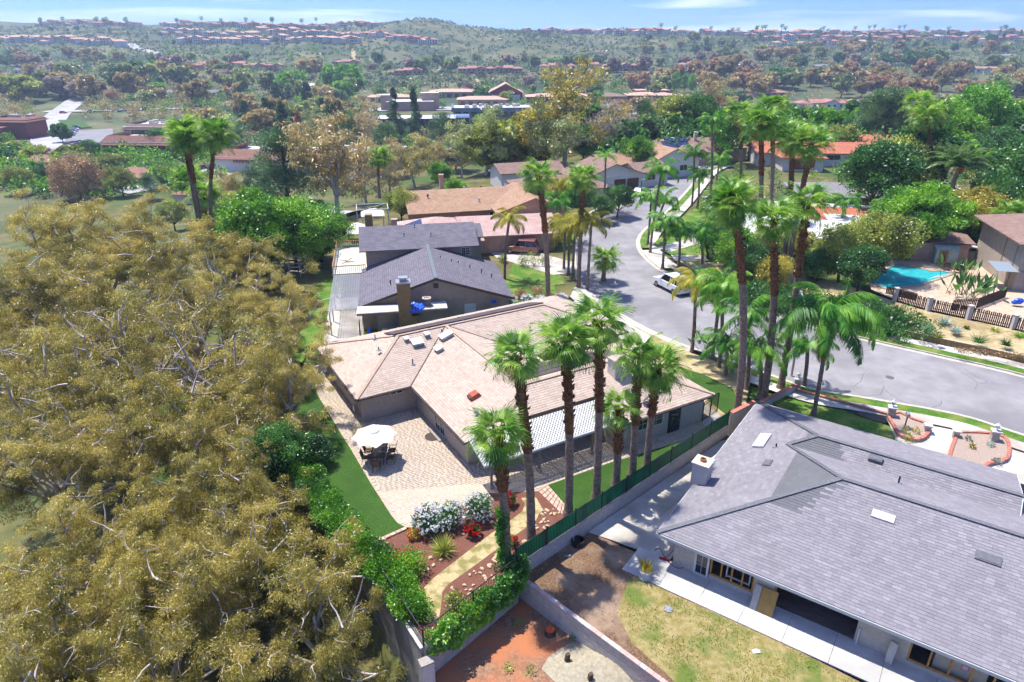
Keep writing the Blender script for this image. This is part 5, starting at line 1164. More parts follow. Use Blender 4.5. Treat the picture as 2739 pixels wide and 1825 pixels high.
block_wall('low_block_wall', 'low pink-capped block wall between the dry lawn and the orange lot', G(1393, 1540, -.5), G(1840, 1868, -.5), -2.2, -.6, M_block, cap=M_cap, seed=7)
# stumps, small yard things
st = G(1471, 1696, -2.1); t = thing('tree_stump', 'freshly cut tree stump with bright orange top in the dirt lot', 'stump', st); part('bark', MB().lathe([(.34, -.05), (.28, .1), (.25, .34)], n=14), BARK['brown'], t); part('cut_face', MB().lathe([(.25, .341), (.24, .36), (.02, .365)], n=14), mat('fresh cut wood orange', C(226, 92, 44), C(240, 124, 70), scale=12), t)
for (x, y), lab in (((1516, 1770), 'short grey post stub in the sand heap'), ((1577, 1823), 'short post stub at the bottom edge of the sand heap')):
    p = G(x, y, -2.0); o = tag(part('post_stub', MB().add([(-.12, -.1, 0), (.12, -.1, 0), (.12, .1, 0), (-.12, .1, 0), (-.1, -.08, .5), (.1, -.09, .55), (.1, .08, .57), (-.1, .09, .52)], [(0, 1, 5, 4), (1, 2, 6, 5), (2, 3, 7, 6), (3, 0, 4, 7), (4, 5, 6, 7)]), BARK['brown']), lab, 'post'); o.location = p; o.rotation_euler = (0, .1, .4)
for i, (x, y) in enumerate(((1388, 1675), (1420, 1800), (1360, 1790), (1536, 1710), (1330, 1640))):
    p = G(x, y, -2.1); V, F, r_ = blob_leaves(np.random.default_rng(i), [(p.x, p.y, -1.98)], .28, 60, .12, .04); tag(link('weed_tuft', arr_mesh('weed_tuft', V, F, LEAF['bright'], r=r_)), ['green weed tuft near the cut stump', 'green weed tuft right of the foot of the ivy wall', 'small weed tuft below the ivy-hung wall', 'green weed beside the low block wall', 'green weed tuft at the ivy wall corner'][i], 'weed')
p = G(1545, 1455, PZ); t = thing('fire_ring', 'black metal fire ring against the block wall', 'fire pit', p); part('ring', MB().lathe([(.42, 0), (.42, .34), (.36, .34), (.36, .02)], n=18), M_black, t)
p = G(1514, 1490, PZ); o = tag(part('scrap_metal', MB().ball((0, 0, .08), .16, .12, .07).ball((.2, .05, .07), .1, .12, .06).beam((-.2, 0, .05), (.3, .1, .06), .06), mat('verdigris', C(108, 140, 140), C(150, 160, 160), scale=9)), 'small verdigris metal scrap near the fire ring', 'scrap'); o.location = p
p = G(1725, 1545, PZ); t = thing('potted_plant', 'snake plant in a white pot on the corner of the walk', 'plant', p)
part('pot', MB().lathe([(.22, 0), (.26, .04), (.3, .42), (.34, .43), (.34, .5), (.29, .5), (.28, .42)], n=16), M_white, t); part('saucer', MB().lathe([(.3, 0), (.36, .05), (.34, .05)], n=16), M_white, t)
rg = np.random.default_rng(4); P = rg.normal(size=(60, 3)) * np.array([.12, .12, 0]) + np.array([0, 0, .45]); D = np.stack([P[:, 0] * 2.5, P[:, 1] * 2.5, np.ones(60)], 1) + rg.normal(size=(60, 3)) * .08
V, F = kites(P, D, rg.uniform(.5, .95, 60), .05, rg); link('leaves', arr_mesh('leaves', V, F, LEAF['gold'], r=rg.random(60)), t)
p = G(1777, 1498, PZ + .03); t = thing('push_broom', 'red push broom leaning on the wall corner', 'broom', p, R(-20)); part('brush', MB().box(-.3, -.05, .02, .3, .05, .12), mat('broom red', C(196, 40, 56), C(170, 30, 44), scale=6), t); part('handle', MB().beam((0, 0, .1), (.9, .5, 1.2), .03), _mats['broom red'], t)
hp = [G(1752, 1472, PZ + .05), G(1764, 1466, PZ + .05), G(1775, 1485, PZ + .05), G(1790, 1505, PZ + .05), G(1812, 1520, PZ + .05), G(1832, 1517, PZ + .05)]
tag(part('garden_hose', MB().tube(smooth_line(hp, 5), .022, 6), mat('hose brown', C(120, 72, 52)), smooth=True), 'thin brown hose curling on the concrete beside the broom', 'hose')
bl = RO + Vector((math.cos(RA), math.sin(RA), 0)) * 5.75 + Vector((-math.sin(RA), math.cos(RA), 0)) * .25
for k, (w, cl, lab, cm) in enumerate(((.35, 0, 'pale board leaning on the wall beside the plywood sheet', M_block), (.85, .38, 'plywood sheet leaning against the house wall', mat('plywood', C(206, 166, 96), C(188, 146, 80), scale=3)))):
    o = tag(part('leaning_board' if k == 0 else 'plywood_sheet', MB().add([(cl, -.35, 0), (cl + w, -.35, 0), (cl + w, .35, 1.2), (cl, .35, 1.2), (cl, -.32, -.01), (cl + w, -.32, -.01), (cl + w, .38, 1.19), (cl, .38, 1.19)], [(0, 1, 2, 3), (7, 6, 5, 4), (3, 2, 6, 7), (0, 3, 7, 4), (1, 5, 6, 2)]), cm), lab, 'board'); o.location = (bl.x, bl.y, PZ + .03); o.rotation_euler = (0, 0, RA)
q = RO + Vector((math.cos(RA), math.sin(RA), 0)) * 12.6 + Vector((-math.sin(RA), math.cos(RA), 0)) * .3; o = tag(part('leaning_board', MB().beam((0, 0, 0), (.05, .25, 1.2), .35, .04), M_block), 'narrow weathered board leaning beside the timber-framed opening', 'board'); o.location = (q.x, q.y, PZ + .03); o.rotation_euler = (0, 0, RA)
q = RO + Vector((math.cos(RA), math.sin(RA), 0)) * 15.6 + Vector((-math.sin(RA), math.cos(RA), 0)) * 1.5; t = thing('cardboard_carton', 'large pale carton with a pink label inside the framed opening', 'carton', (q.x, q.y, PZ + .03), RA); part('box', MB().box(-1.2, -.35, 0, 1.0, .35, 1.25), mat('carton pale', C(206, 196, 176), C(194, 184, 164), scale=3), t); part('label', MB().box(-.1, -.36, .75, .25, -.352, 1.1), mat('label pink', C(230, 150, 160)), t); part('label_panel', MB().box(-.03, -.366, .82, .18, -.361, 1.03), M_white, t)
p = G(1787, 1630, PZ + .02); tag(part('drain_cover', MB().lathe([(.25, 0), (.25, .03), (.02, .035)], n=14), M_steel, loc=p), 'round grey drain cover in the dry lawn', 'drain')
p = G(2023, 1744, PZ + .02); tag(part('paper_scrap', MB().add([(-.2, -.12, .02), (.18, -.1, .05), (.22, .1, .03), (0, .14, .08), (-.2, .1, .03)], [(0, 1, 2, 3, 4)]), M_white, loc=p), 'crumpled white scrap lying on the dry lawn', 'litter')
# front garden of that house: lawn, brick planters, pillars, mailbox
sheet('front_lawn', [(2050, 1060), (2130, 1045), (2300, 1115), (2380, 1140), (2395, 1175), (2330, 1180), (2100, 1110)], -.3, M_lawn, 'sunny front lawn behind the purple-grey roofed house')
sheet('driveway', [(2360, 1085), (2450, 1105), (2560, 1132), (2640, 1150), (2760, 1185), (2900, 1260), (2800, 1400), (2520, 1250), (2400, 1190)], -.31, M_conc, 'pale concrete driveway beside the brick planters')
M_brk = mat('brick coping', C(196, 110, 92), C(222, 150, 130), scale=5); M_grav = mat('gravel mulch pinkish', C(176, 152, 136), C(206, 186, 170), scale=12, bump=.8, bscale=40)
def planter(label, px, z, hgt):
    P = smooth_line(pxs(px + [px[0]], z), 4)[:-1]; t = thing('brick_planter', label, 'planter', (0, 0, 0)); n = len(P)
    part('gravel', MB().add([(p.x, p.y, z + hgt - .12) for p in (P if sum(P[i].x * P[(i + 1) % n].y - P[(i + 1) % n].x * P[i].y for i in range(n)) > 0 else P[::-1])], [tuple(range(n))]), M_grav, t)
    w = MB()
    for i in range(n): a, b = P[i], P[(i + 1) % n]; w.beam((a.x, a.y, z + hgt / 2 - .06), (b.x, b.y, z + hgt / 2 - .06), .16, hgt - .12)
    part('wall', w, M_st2, t)
    for i in range(n):
        a, b = P[i], P[(i + 1) % n]; k = max(1, int((b - a).length / .28))
        for j in range(k): part('brick', MB().beam(a.lerp(b, (j + .05) / k) + Vector((0, 0, hgt - .06)), a.lerp(b, (j + .95) / k) + Vector((0, 0, hgt - .06)), .24, .1), M_brk, t)
    return t
planter('curved brick planter with mailbox between lawn and drive', [(2375, 1125), (2400, 1112), (2440, 1130), (2480, 1145), (2478, 1170), (2450, 1185), (2405, 1172), (2390, 1150)], -.42, .4)
planter('curved brick planter with gravel and small tufts by the drive', [(2560, 1165), (2640, 1168), (2690, 1185), (2690, 1235), (2640, 1250), (2580, 1290), (2535, 1265), (2540, 1215)], -.42, .4)
def pillar(px, lab, lamp=True, h=1.0, w=.5):
    p = G(px[0], px[1], -.42); t = thing('gate_pillar', lab, 'pillar', p, R(-20)); part('shaft', MB().box(-w / 2, -w / 2, 0, w / 2, w / 2, h), M_st2, t); part('cap', MB().box(-w / 2 - .08, -w / 2 - .08, h + .001, w / 2 + .08, w / 2 + .08, h + .12), M_white, t)
    if lamp: part('lantern', MB().lathe([(.06, 0), (.05, .12), (.13, .2), (.15, .42), (.2, .45), (.08, .56), (.03, .66)], (0, 0, h + .121), 8), M_white, t)
pillar((2380, 1120), 'white-capped pillar with lantern beside the mailbox planter'); pillar((2655, 1185), 'white-capped pillar with lantern at the gravel planter'); pillar((2477, 1160), 'low white-capped pillar at the end of the mailbox planter', False, .7, .4); pillar((2553, 1175), 'low white-capped pillar at the start of the gravel planter', False, .7, .4); pillar((2130, 1045), 'white-capped pillar with lantern where the low wall meets the kerb', True, 1.1)
p = G(2420, 1142, -.1); t = thing('mailbox', 'grey mailbox on a dark post in the planter', 'mailbox', p, R(-20)); part('post', MB().beam((0, 0, 0), (0, 0, 1.0), .08), M_black, t); part('box', MB().tube([(0, -.25, 1.12), (0, .25, 1.12)], .14, 10), M_steel, t)
solid_wall('front_garden_wall', 'low grey front wall with brick coping curving to the lamp pillar', G(1985, 1120, -.4), G(2125, 1048, -.4), -1.0, .3, .2, M_st2, M_brk)
solid_wall('front_garden_wall', 'brick-edged low wall along the far side of the front lawn', G(2130, 1052, -.4), G(2375, 1118, -.4), -.9, -.05, .16, M_st2, M_brk)
solid_wall('boundary_wall', 'pale block boundary wall at the end of the green fence', G(1950, 1150, -.3), G(2010, 1118, -.3), -1.2, 1.2, .25, M_st2, M_brk)
rg = np.random.default_rng(8)
for i, (x, y, s, k) in enumerate(((2420, 1160, .35, 'olive'), (2448, 1160, .3, 'gold'), (2430, 1178, .3, 'oliv'), (2590, 1180, .22, 'agave'), (2650, 1195, .25, 'agave'), (2600, 1200, .2, 'gold'), (2665, 1240, .25, 'agave'), (2560, 1270, .3, 'gold'), (2585, 1280, .25, 'olive'))):
    p = G(x, y, -.2); V, F, r_ = blob_leaves(rg, [(p.x, p.y, p.z + s * .5)], s, 90, .22, .03, up=1.0); tag(link('garden_tuft', arr_mesh('garden_tuft', V, F, LEAF['olive' if k == 'oliv' else k], r=r_)), ['olive tuft at the mailbox foot', 'golden tuft beside the mailbox', 'olive tuft at the drive end of the mailbox planter', 'blue-grey tuft by the first low pillar', 'blue-grey tuft near the lantern pillar', 'yellow-green tuft in the middle of the gravel planter', 'blue-grey tuft at the outer bend of the gravel planter', 'golden tuft at the near end of the gravel planter', 'olive tuft at the nearest tip of the gravel planter'][i], 'plant')
rg = np.random.default_rng(61); P = []; LW = [(p.x, p.y) for p in pxs([(1702, 1540), (1740, 1566), (2100, 1730), (2440, 1900), (2000, 1960), (1850, 1850), (1780, 1780), (1690, 1700), (1670, 1600)], PZ)]
while len(P) < 5200:
    x, y = rg.uniform(5, 20), rg.uniform(20, 33)
    if inpoly(x, y, LW) and math.sin(x * 1.7 + y) + math.sin(y * 2.3 - x * .8) + rg.normal() * .6 > -.4: P.append((x, y, PZ))
P = np.array(P); V, F = kites(P, rg.normal(size=P.shape) * .55 + np.array([0, 0, 1.]), rg.uniform(.07, .17, len(P)), .016, rg); tag(link('grass_tufts', arr_mesh('grass_tufts', V, F, LEAF['olive'], r=rg.random(len(F)))), 'short grass blades tufting the dry lawn', kind='stuff')
P = np.stack([rg.uniform(1, 9, 900), rg.uniform(26, 33, 900), np.full(900, PZ + .01)], 1); P = P[[inpoly(p[0], p[1], [(q.x, q.y) for q in pxs([(1400, 1535), (1580, 1432), (1720, 1492), (1690, 1690), (1640, 1690)], PZ)]) for p in P]]; V, F = kites(P, rg.normal(size=P.shape) * np.array([1, 1, .15]), .09, .03, rg); tag(link('leaf_litter', arr_mesh('leaf_litter', V, F, LEAF['dry'], r=rg.random(len(F)))), 'fallen dry leaves over the dirt yard', kind='stuff')
# ------------------------------------------------------------------ other houses: generic builder
def roof_uv(parent, polys, m, name='roof', thick=.14):
    """polys: 3D polygons (counter-clockwise from above); u runs along the eave, v up the slope"""
    mb = MB(); uvs = []
    for P in polys:
        P = [Vector(p) for p in P]; n = (P[1] - P[0]).cross(P[2] - P[0]).normalized()
        if n.z < 0: P.reverse(); n = -n
        e = Vector((-n.y, n.x, 0)); e = e.normalized() if e.length > .01 else Vector((1, 0, 0)); s = n.cross(e); k = len(P)
        mb.add(P + [p - Vector((0, 0, thick)) for p in P], [tuple(range(k)), tuple(range(2 * k - 1, k - 1, -1))] + [(i, k + i, k + (i + 1) % k, (i + 1) % k) for i in range(k)])
        for f in ([list(range(k)), list(range(2 * k - 1, k - 1, -1))] + [[i, k + i, k + (i + 1) % k, (i + 1) % k] for i in range(k)]):
            for i in f: q = P[i % k]; uvs += [q.dot(e), q.dot(s)]
    me = mb.mesh(name, m); l = me.uv_layers.new(name='UVMap'); l.data.foreach_set('uv', uvs); return link(name, me, parent)
def gable_polys(w, d, ez, sl, ov, ridge, hip=False, u0=0, v0=0):
    a, b, c, e = u0 - ov, u0 + w + ov, v0 - ov, v0 + d + ov
    if ridge == 'u':
        m = (c + e) / 2; z = ez + sl * (e - c) / 2; h = (e - c) / 2 if hip else 0
        out = [[(a, c, ez), (b, c, ez), (b - h, m, z), (a + h, m, z)], [(b, e, ez), (a, e, ez), (a + h, m, z), (b - h, m, z)]]
        if hip: out += [[(a, e, ez), (a, c, ez), (a + h, m, z)], [(b, c, ez), (b, e, ez), (b - h, m, z)]]
    else:
        m = (a + b) / 2; z = ez + sl * (b - a) / 2; h = (b - a) / 2 if hip else 0
        out = [[(a, e, ez), (a, c, ez), (m, c + h, z), (m, e - h, z)], [(b, c, ez), (b, e, ez), (m, e - h, z), (m, c + h, z)]]
        if hip: out += [[(a, c, ez), (b, c, ez), (m, c + h, z)], [(b, e, ez), (a, e, ez), (m, e - h, z)]]
    return out, z
def blockhouse(label, loc, rz, blocks, wm, rm, group=None, name='house', wins=(), chim=None, cat='house', trim=None, winfar=False):
    """blocks: (u0, v0, w, d, wall height, slope, overhang, 'u'/'v', hip, base height)"""
    t = thing(name, label, cat, loc, rz, group); wb = MB(); polys = []
    for (u0, v0, w, d, h, sl, ov, rg, hip, z0) in blocks:
        wb.box(u0, v0, z0 - 1.2 if z0 == 0 else z0, u0 + w, v0 + d, z0 + h - .02 + sl * 0)
        p, z = gable_polys(w, d, z0 + h - sl * ov + .12, sl, ov, rg, hip, u0, v0); polys += p
        if not hip and sl > .05:
            if rg == 'u': m = v0 + d / 2; wb.add([(u0, v0, z0 + h), (u0, v0 + d, z0 + h), (u0, m, z0 + h + sl * d / 2), (u0 + w, v0, z0 + h), (u0 + w, v0 + d, z0 + h), (u0 + w, m, z0 + h + sl * d / 2)], [(0, 2, 1), (3, 4, 5)])
            else: m = u0 + w / 2; wb.add([(u0, v0, z0 + h), (u0 + w, v0, z0 + h), (m, v0, z0 + h + sl * w / 2), (u0, v0 + d, z0 + h), (u0 + w, v0 + d, z0 + h), (m, v0 + d, z0 + h + sl * w / 2)], [(0, 1, 2), (3, 5, 4)])
    part('wall', wb, wm, t); rf = roof_uv(t, polys, rm)
    for w in wins:
        if winfar:
            u0, v0, u1, v1, z0, z1 = w; a = Vector((u0, v0, 0)); b = Vector((u1, v1, 0)); dd = (b - a).normalized(); nn = Vector((dd.y, -dd.x, 0)) * .05
            part('window', MB().prism(ccw([(p.x, p.y) for p in (a + nn, b + nn, b - nn, a - nn)]), z0, z1, bot=True), M_glass, t)
        else: window(t, *w[:6], mull=w[6] if len(w) > 6 else 1, rails=w[7] if len(w) > 7 else 0)
    if chim: u, v, z0, z1, m = chim; part('chimney', MB().box(u - .35, v - .35, z0, u + .35, v + .35, z1).box(u - .42, v - .42, z1, u + .42, v + .42, z1 + .12), m, rf)
    return t, rf
RM = {'slate': roofmat('shingles slate purple', C(122, 118, 128), C(138, 133, 143)), 'pink': roofmat('tiles pale pink', C(204, 170, 160), C(218, 186, 176), .33, .9), 'tan': roofmat('shingles tan', C(182, 146, 118), C(198, 164, 136)), 'brown': roofmat('shingles brown', C(152, 124, 112), C(170, 142, 130)),
      'terra': roofmat('tiles terracotta', C(204, 124, 96), C(220, 146, 116), .35, .25), 'grey': roofmat('shingles grey', C(146, 144, 148), C(164, 162, 166)), 'white': roofmat('membrane white roof', C(222, 222, 222), C(232, 232, 232), 2, 3), 'redb': roofmat('shake red brown', C(168, 122, 104), C(186, 142, 122), .3, .3), 'salm': roofmat('tiles salmon', C(222, 178, 154), C(236, 198, 176), .5, .4), 'rose': roofmat('tiles dusty rose', C(188, 132, 120), C(204, 152, 138), .5, .4)}
WM = {'taupe': mat('stucco taupe', C(172, 158, 142), C(186, 172, 156), scale=3, bump=.3, bscale=50), 'white': mat('stucco white', C(232, 230, 226), C(242, 240, 236), scale=2), 'pinkish': mat('stucco pinkish', C(196, 158, 140), C(210, 174, 156), scale=2), 'cream': mat('stucco cream', C(224, 212, 192), C(234, 224, 206), scale=2), 'brick': brickmat('brick brown red', C(138, 80, 70), C(152, 92, 80), C(150, 120, 108), .4, .1), 'greyb': mat('stucco cool grey', C(176, 176, 178), C(190, 190, 192), scale=2), 'redbr': mat('cladding maroon', C(140, 78, 74), C(154, 90, 84), scale=2)}
M_tanbr = brickmat('brick ochre', C(166, 140, 96), C(184, 158, 112), C(128, 108, 78), .22, .075)
def WX(o, rz, u, v, z=0): return Vector((o[0] + u * math.cos(rz) - v * math.sin(rz), o[1] + u * math.sin(rz) + v * math.cos(rz), z))
# grey two-storey house
TA = R(10.5); TO = Vector((-15.63, 64.63, 0))
th_, trf = blockhouse('two-storey taupe house with slate-purple roof and a brick chimney, behind the tan house', TO, TA, [(.3, .5, 15.4, 11.6, 2.62, .325, .45, 'v', False, 0), (.8, 12.5, 12.6, 8, 5.2, .36, .7, 'u', False, 0), (13.4, 15.3, 1.4, 5, 5.2, .36, .3, 'u', False, 0)], WM['taupe'], RM['slate'],
  wins=[(12.0, 12.5, 13.1, 12.5, 3.75, 4.75, 1, 2)])
part('bargeboard', MB().beam((-.2, .02, 2.52), (8, .02, 5.2), .06, .25).beam((8, .02, 5.2), (16.2, .02, 2.52), .06, .25), mat('fascia dark taupe', C(92, 82, 74)), trf)
part('ridge_cap', MB().beam((8, .1, 5.33), (8, 12.4, 5.33), .4, .05), mat('ridge slate blue', C(112, 120, 128), C(130, 138, 146), scale=6), trf)
fr = part('flat_roof', MB().box(-.1, -2.0, 2.62, 4.0, -.02, 2.8).box(5.3, -2.0, 2.62, 8.9, -.02, 2.8).box(4.0, -.9, 2.62, 5.3, -.02, 2.8), mat('roll roofing pale', C(206, 204, 202), C(224, 222, 220), scale=1.2), th_)
part('flat_roof_edge', MB().beam((-.1, -2.03, 2.66), (4.0, -2.03, 2.66), .06, .2).beam((5.3, -2.03, 2.66), (8.9, -2.03, 2.66), .06, .2), M_tanw, fr)
part('alcove_wall', MB().box(5.3, -1.3, 0, 8.4, .5, 2.6).box(1.8, -1.2, 0, 4.0, .5, 2.6), WM['taupe'], th_)
c_ = part('chimney', MB().box(4.0, -2.05, 0, 5.3, -.95, 5.6).box(4.02, -2.06, 0, 6.0, -1.4, 2.1), M_tanbr, th_); part('chimney_cap', MB().box(3.94, -2.11, 5.601, 5.36, -.89, 5.75).box(4.3, -1.8, 5.75, 5.0, -1.2, 6.05).box(4.2, -1.9, 6.1, 5.1, -1.1, 6.16), M_steel, c_)
part('chimney', MB().box(.9, 17.2, 5.5, 1.8, 18, 8), M_tanbr, trf)
dr = part('door', MB().box(10.9, .44, .02, 12.1, .52, 2.1), M_white, th_); part('handle', MB().ball((11.05, .42, 1.0), .05), M_black, dr)
part('gable_vent', MB().box(7.75, .42, 4.1, 8.25, .52, 4.6), M_gut, th_); part('meter_box', MB().box(13.0, .4, 1.1, 13.25, .52, 1.5).beam((13.1, .45, 1.5), (13.1, .45, 2.3), .03), M_tanw, th_)
for u, v, h in ((3.4, 3.4, .55), (9.2, 8.4, .25), (10.4, 8, .3), (11.2, 8.2, .25), (12.4, 7.3, .45), (13.6, 6.4, .5), (14.6, 5.6, .5)): vent_pipe(trf, u, v, 2.6 + .325 * (min(u, 16 - u)), h, .06)
for u, v, h in ((5.4, 14.3, .4), (8.6, 14.1, .4), (6.8, 16.0, .35)): vent_pipe(trf, u, v, 5.3 + .36 * (v - 12.5), h, .05)
# white pergola, deck and railing at its left side
pg = thing('white_pergola', 'white grid-top pergola along the side of the two-storey house', 'pergola', TO, TA); sl_m = MB().beam((0, 0, 0), (2.95, 0, 0), .05, .05).mesh('slat', M_white); rl = MB().beam((0, 0, 0), (0, 11.3, 0), .05, .07).mesh('rafter', M_white)
for i in range(42): link('slat', sl_m, pg, (-2.95, -.5 + i * .27, 2.72))
for i in range(12): link('rafter', rl, pg, (-2.9 + i * .26, -.5, 2.65))
for v in (-.4, 3.3, 7, 10.6): part('post', MB().beam((-2.85, v, 0), (-2.85, v, 2.62), .12), M_white, pg)
sheet('pool_deck_slab', [tuple(WX(TO, TA, u, v))[:2] + (0,) for u, v in ((-3.6, -6), (.3, -6), (.3, 12), (-3.6, 12))], 0, M_conc, 'pale tiled terrace under the white pergola', world=True)
dk_ = thing('balcony_deck', 'pale wooden balcony deck with railings beside the upper storey', 'deck', TO, TA); part('deck_floor', MB().box(-3.1, 11.2, 2.5, .75, 22, 2.7), mat('deck boards cream', C(222, 212, 190), C(232, 224, 206), scale=3), dk_)
bl_m = MB().beam((0, 0, 0), (0, 0, .9), .05).mesh('baluster', M_white)
for i in range(17): link('baluster', bl_m, dk_, (-3.0 + i * .23, 11.25, 2.7)); link('baluster', bl_m, dk_, (-3.0 + i * .23, 21.9, 2.7))
for i in range(42): link('baluster', bl_m, dk_, (-3.05, 11.3 + i * .25, 2.7))
part('handrail', MB().beam((-3.05, 11.25, 3.62), (.7, 11.25, 3.62), .09).beam((-3.05, 21.9, 3.62), (.7, 21.9, 3.62), .09).beam((-3.05, 11.25, 3.62), (-3.05, 21.9, 3.62), .09), M_lum, dk_)
for v in (11.3, 16.5, 21.8): part('post', MB().beam((-3.0, v, -.5), (-3.0, v, 2.5), .14), M_white, dk_)
p = WX(TO, TA, -1.6, 15.5, 2.7); t = thing('deck_umbrella_frame', 'bare folded umbrella frame lying on the balcony deck', 'frame', p)
for a in range(6): part('strut', MB().beam((0, 0, .15), (math.cos(a * 1.05) * .9, math.sin(a * 1.05) * .9, .1 + .25 * (a % 2)), .05), M_gut, t)
p = WX(TO, TA, 6.9, -1.0, 2.8); t = thing('air_conditioner', 'round grey air-conditioning unit on the flat roof', 'air conditioner', p); part('body', MB().lathe([(.42, 0), (.42, .75)], n=18), M_lead, t); part('top_ring', MB().lathe([(.48, .751), (.48, .85), (.3, .86), (.28, .76)], n=18), M_stucco, t); part('base', MB().box(-.55, -.5, 0, .55, .5, .06), M_steel, t)
# blue tarpaulin: crumpled sheet over the flat roof edge
rg = np.random.default_rng(2); nx, ny = 15, 13; V = []
for j in range(ny):
    for i in range(nx):
        u = (i / (nx - 1) - .5) * (2.0 if j < 8 else 2.0 - .16 * (j - 7)) + rg.normal() * .04; s = j * .16; v = -.35 - s + rg.normal() * .03
        z = 2.85 + abs(rg.normal()) * .07 + (.28 * math.exp(-((u + .1) ** 2 + (v + .9) ** 2) * 4)) if v > -2.08 else 2.78 - (-2.08 - v)
        V.append((6.0 + u - .3, max(v, -2.14 - abs(rg.normal()) * .03), z))
mb = MB().add(V, [(j * nx + i, j * nx + i + 1, (j + 1) * nx + i + 1, (j + 1) * nx + i) for j in range(ny - 1) for i in range(nx - 1)]); o = tag(part('blue_tarpaulin', mb, mat('tarp blue', C(22, 84, 214), C(40, 110, 236), scale=4, rough=.35, spec=.5)), 'crumpled blue tarpaulin draped over the flat roof edge', 'tarpaulin'); o.location = TO; o.rotation_euler = (0, 0, TA)
p = WX(TO, TA, 14.0, .1, 0); t = thing('step_ladder', 'aluminium stepladder with blue top leaning on the taupe wall', 'ladder', p, TA)
for s in (-.22, .22): part('rail', MB().beam((s, -.35, 0), (s * .8, .1, 2.3), .05), M_steel, t)
for i in range(6): part('rung', MB().beam((-.2, -.30 + i * .065, .3 + i * .33), (.2, -.30 + i * .065, .3 + i * .33), .06), M_steel, t)
part('top_cap', MB().box(-.24, -.02, 2.15, .24, .18, 2.42), _mats['tarp blue'], t)
p = WX(TO, TA, .6, -2.6, 0); t = thing('exercise_bench', 'dark frame with blue bags at the corner of the tiled terrace', 'equipment', p, TA)
part('frame', MB().beam((-.5, -.4, 0), (-.5, -.4, 2.2), .07).beam((-.5, .4, 0), (-.5, .4, 2.2), .07).beam((-.5, -.4, 2.2), (-.5, .4, 2.2), .07).beam((-.5, -.4, .3), (.6, -.4, .3), .07), M_black, t); part('bag', MB().ball((.2, -.2, .45), .35, .3, .4).ball((.4, .3, .9), .22, .2, .45), _mats['tarp blue'], t)
p = WX(TO, TA, 3.2, -2.6, 0); t = thing('outdoor_grill', 'stone outdoor grill with cluttered top at the chimney foot', 'grill', p, TA); part('body', MB().box(-.9, -.5, 0, .9, .5, 1.0), WM['taupe'], t); part('top', MB().box(-.95, -.55, 1.001, .95, .55, 1.08), M_stucco, t); part('clutter', MB().beam((-.6, -.2, 1.15), (.5, .2, 1.18), .12).beam((-.3, .3, 1.15), (.6, -.2, 1.16), .1).ball((.2, .1, 1.2), .14), M_black, t)
p = WX(TO, TA, -3.3, -2.0, 0); t = thing('sports_net', 'round-topped net frame on the terrace beside the lawn', 'net', p); part('hoop', MB().tube([(.75 * math.cos(a * .4), .75 * math.sin(a * .4), 1.9) for a in range(17)], .035, 6), mat('hoop red', C(190, 70, 70)), t)
for a in range(5): part('leg', MB().beam((.75 * math.cos(a * 1.25), .75 * math.sin(a * 1.25), 1.9), (.35 * math.cos(a * 1.25), .35 * math.sin(a * 1.25), 0), .02), M_white, t)
for k, (x, y, x2, y2) in enumerate(((845, 825, 890, 815), (838, 848, 885, 840))):
    a, b = G(x, y, -.06), G(x2, y2, -.06); t = thing('clothes_line_pole', ['white rail set across the lawn beside the pergola, farther one', 'white rail set across the lawn beside the pergola, nearer one'][k], 'rail', a); d = b - a; part('rail', MB().beam((0, 0, .8), tuple(d + Vector((0, 0, .8))), .05), M_white, t)
    for f in (0, 1): part('leg', MB().beam(tuple(d * f), tuple(d * f + Vector((0, 0, .8))), .05), M_white, t)
p = G(765, 745, -.3); t = thing('play_set', 'brown wooden swing set with a green slide below the green trees', 'swing set', p, R(10))
part('beam', MB().beam((-2.2, 0, 1.9), (2.6, 0, 1.9), .14), BARK['pale'], t); part('tower', MB().beam((.6, -.6, 0), (.6, -.6, 3), .1).beam((1.9, -.6, 0), (1.9, -.6, 3), .1).beam((.6, .6, 0), (.6, .6, 3), .1).beam((1.9, .6, 0), (1.9, .6, 3), .1).beam((.6, -.6, 3), (1.9, -.6, 3), .1).beam((.6, -.6, 1.6), (1.9, -.6, 1.6), .12), BARK['pale'], t)
part('slide', MB().add([(2.6, -.3, 1.3), (2.6, .3, 1.3), (4.4, .3, .1), (4.4, -.3, .1), (2.6, -.36, 1.45), (4.4, -.36, .25)], [(0, 3, 2, 1), (4, 5, 3, 0)]), mat('slide green', C(20, 160, 130)), t)
for u in (-1.6, -.6): part('swing', MB().beam((u, 0, 1.9), (u, 0, .5), .03).box(u - .25, -.1, .42, u + .25, .1, .48), M_black, t)
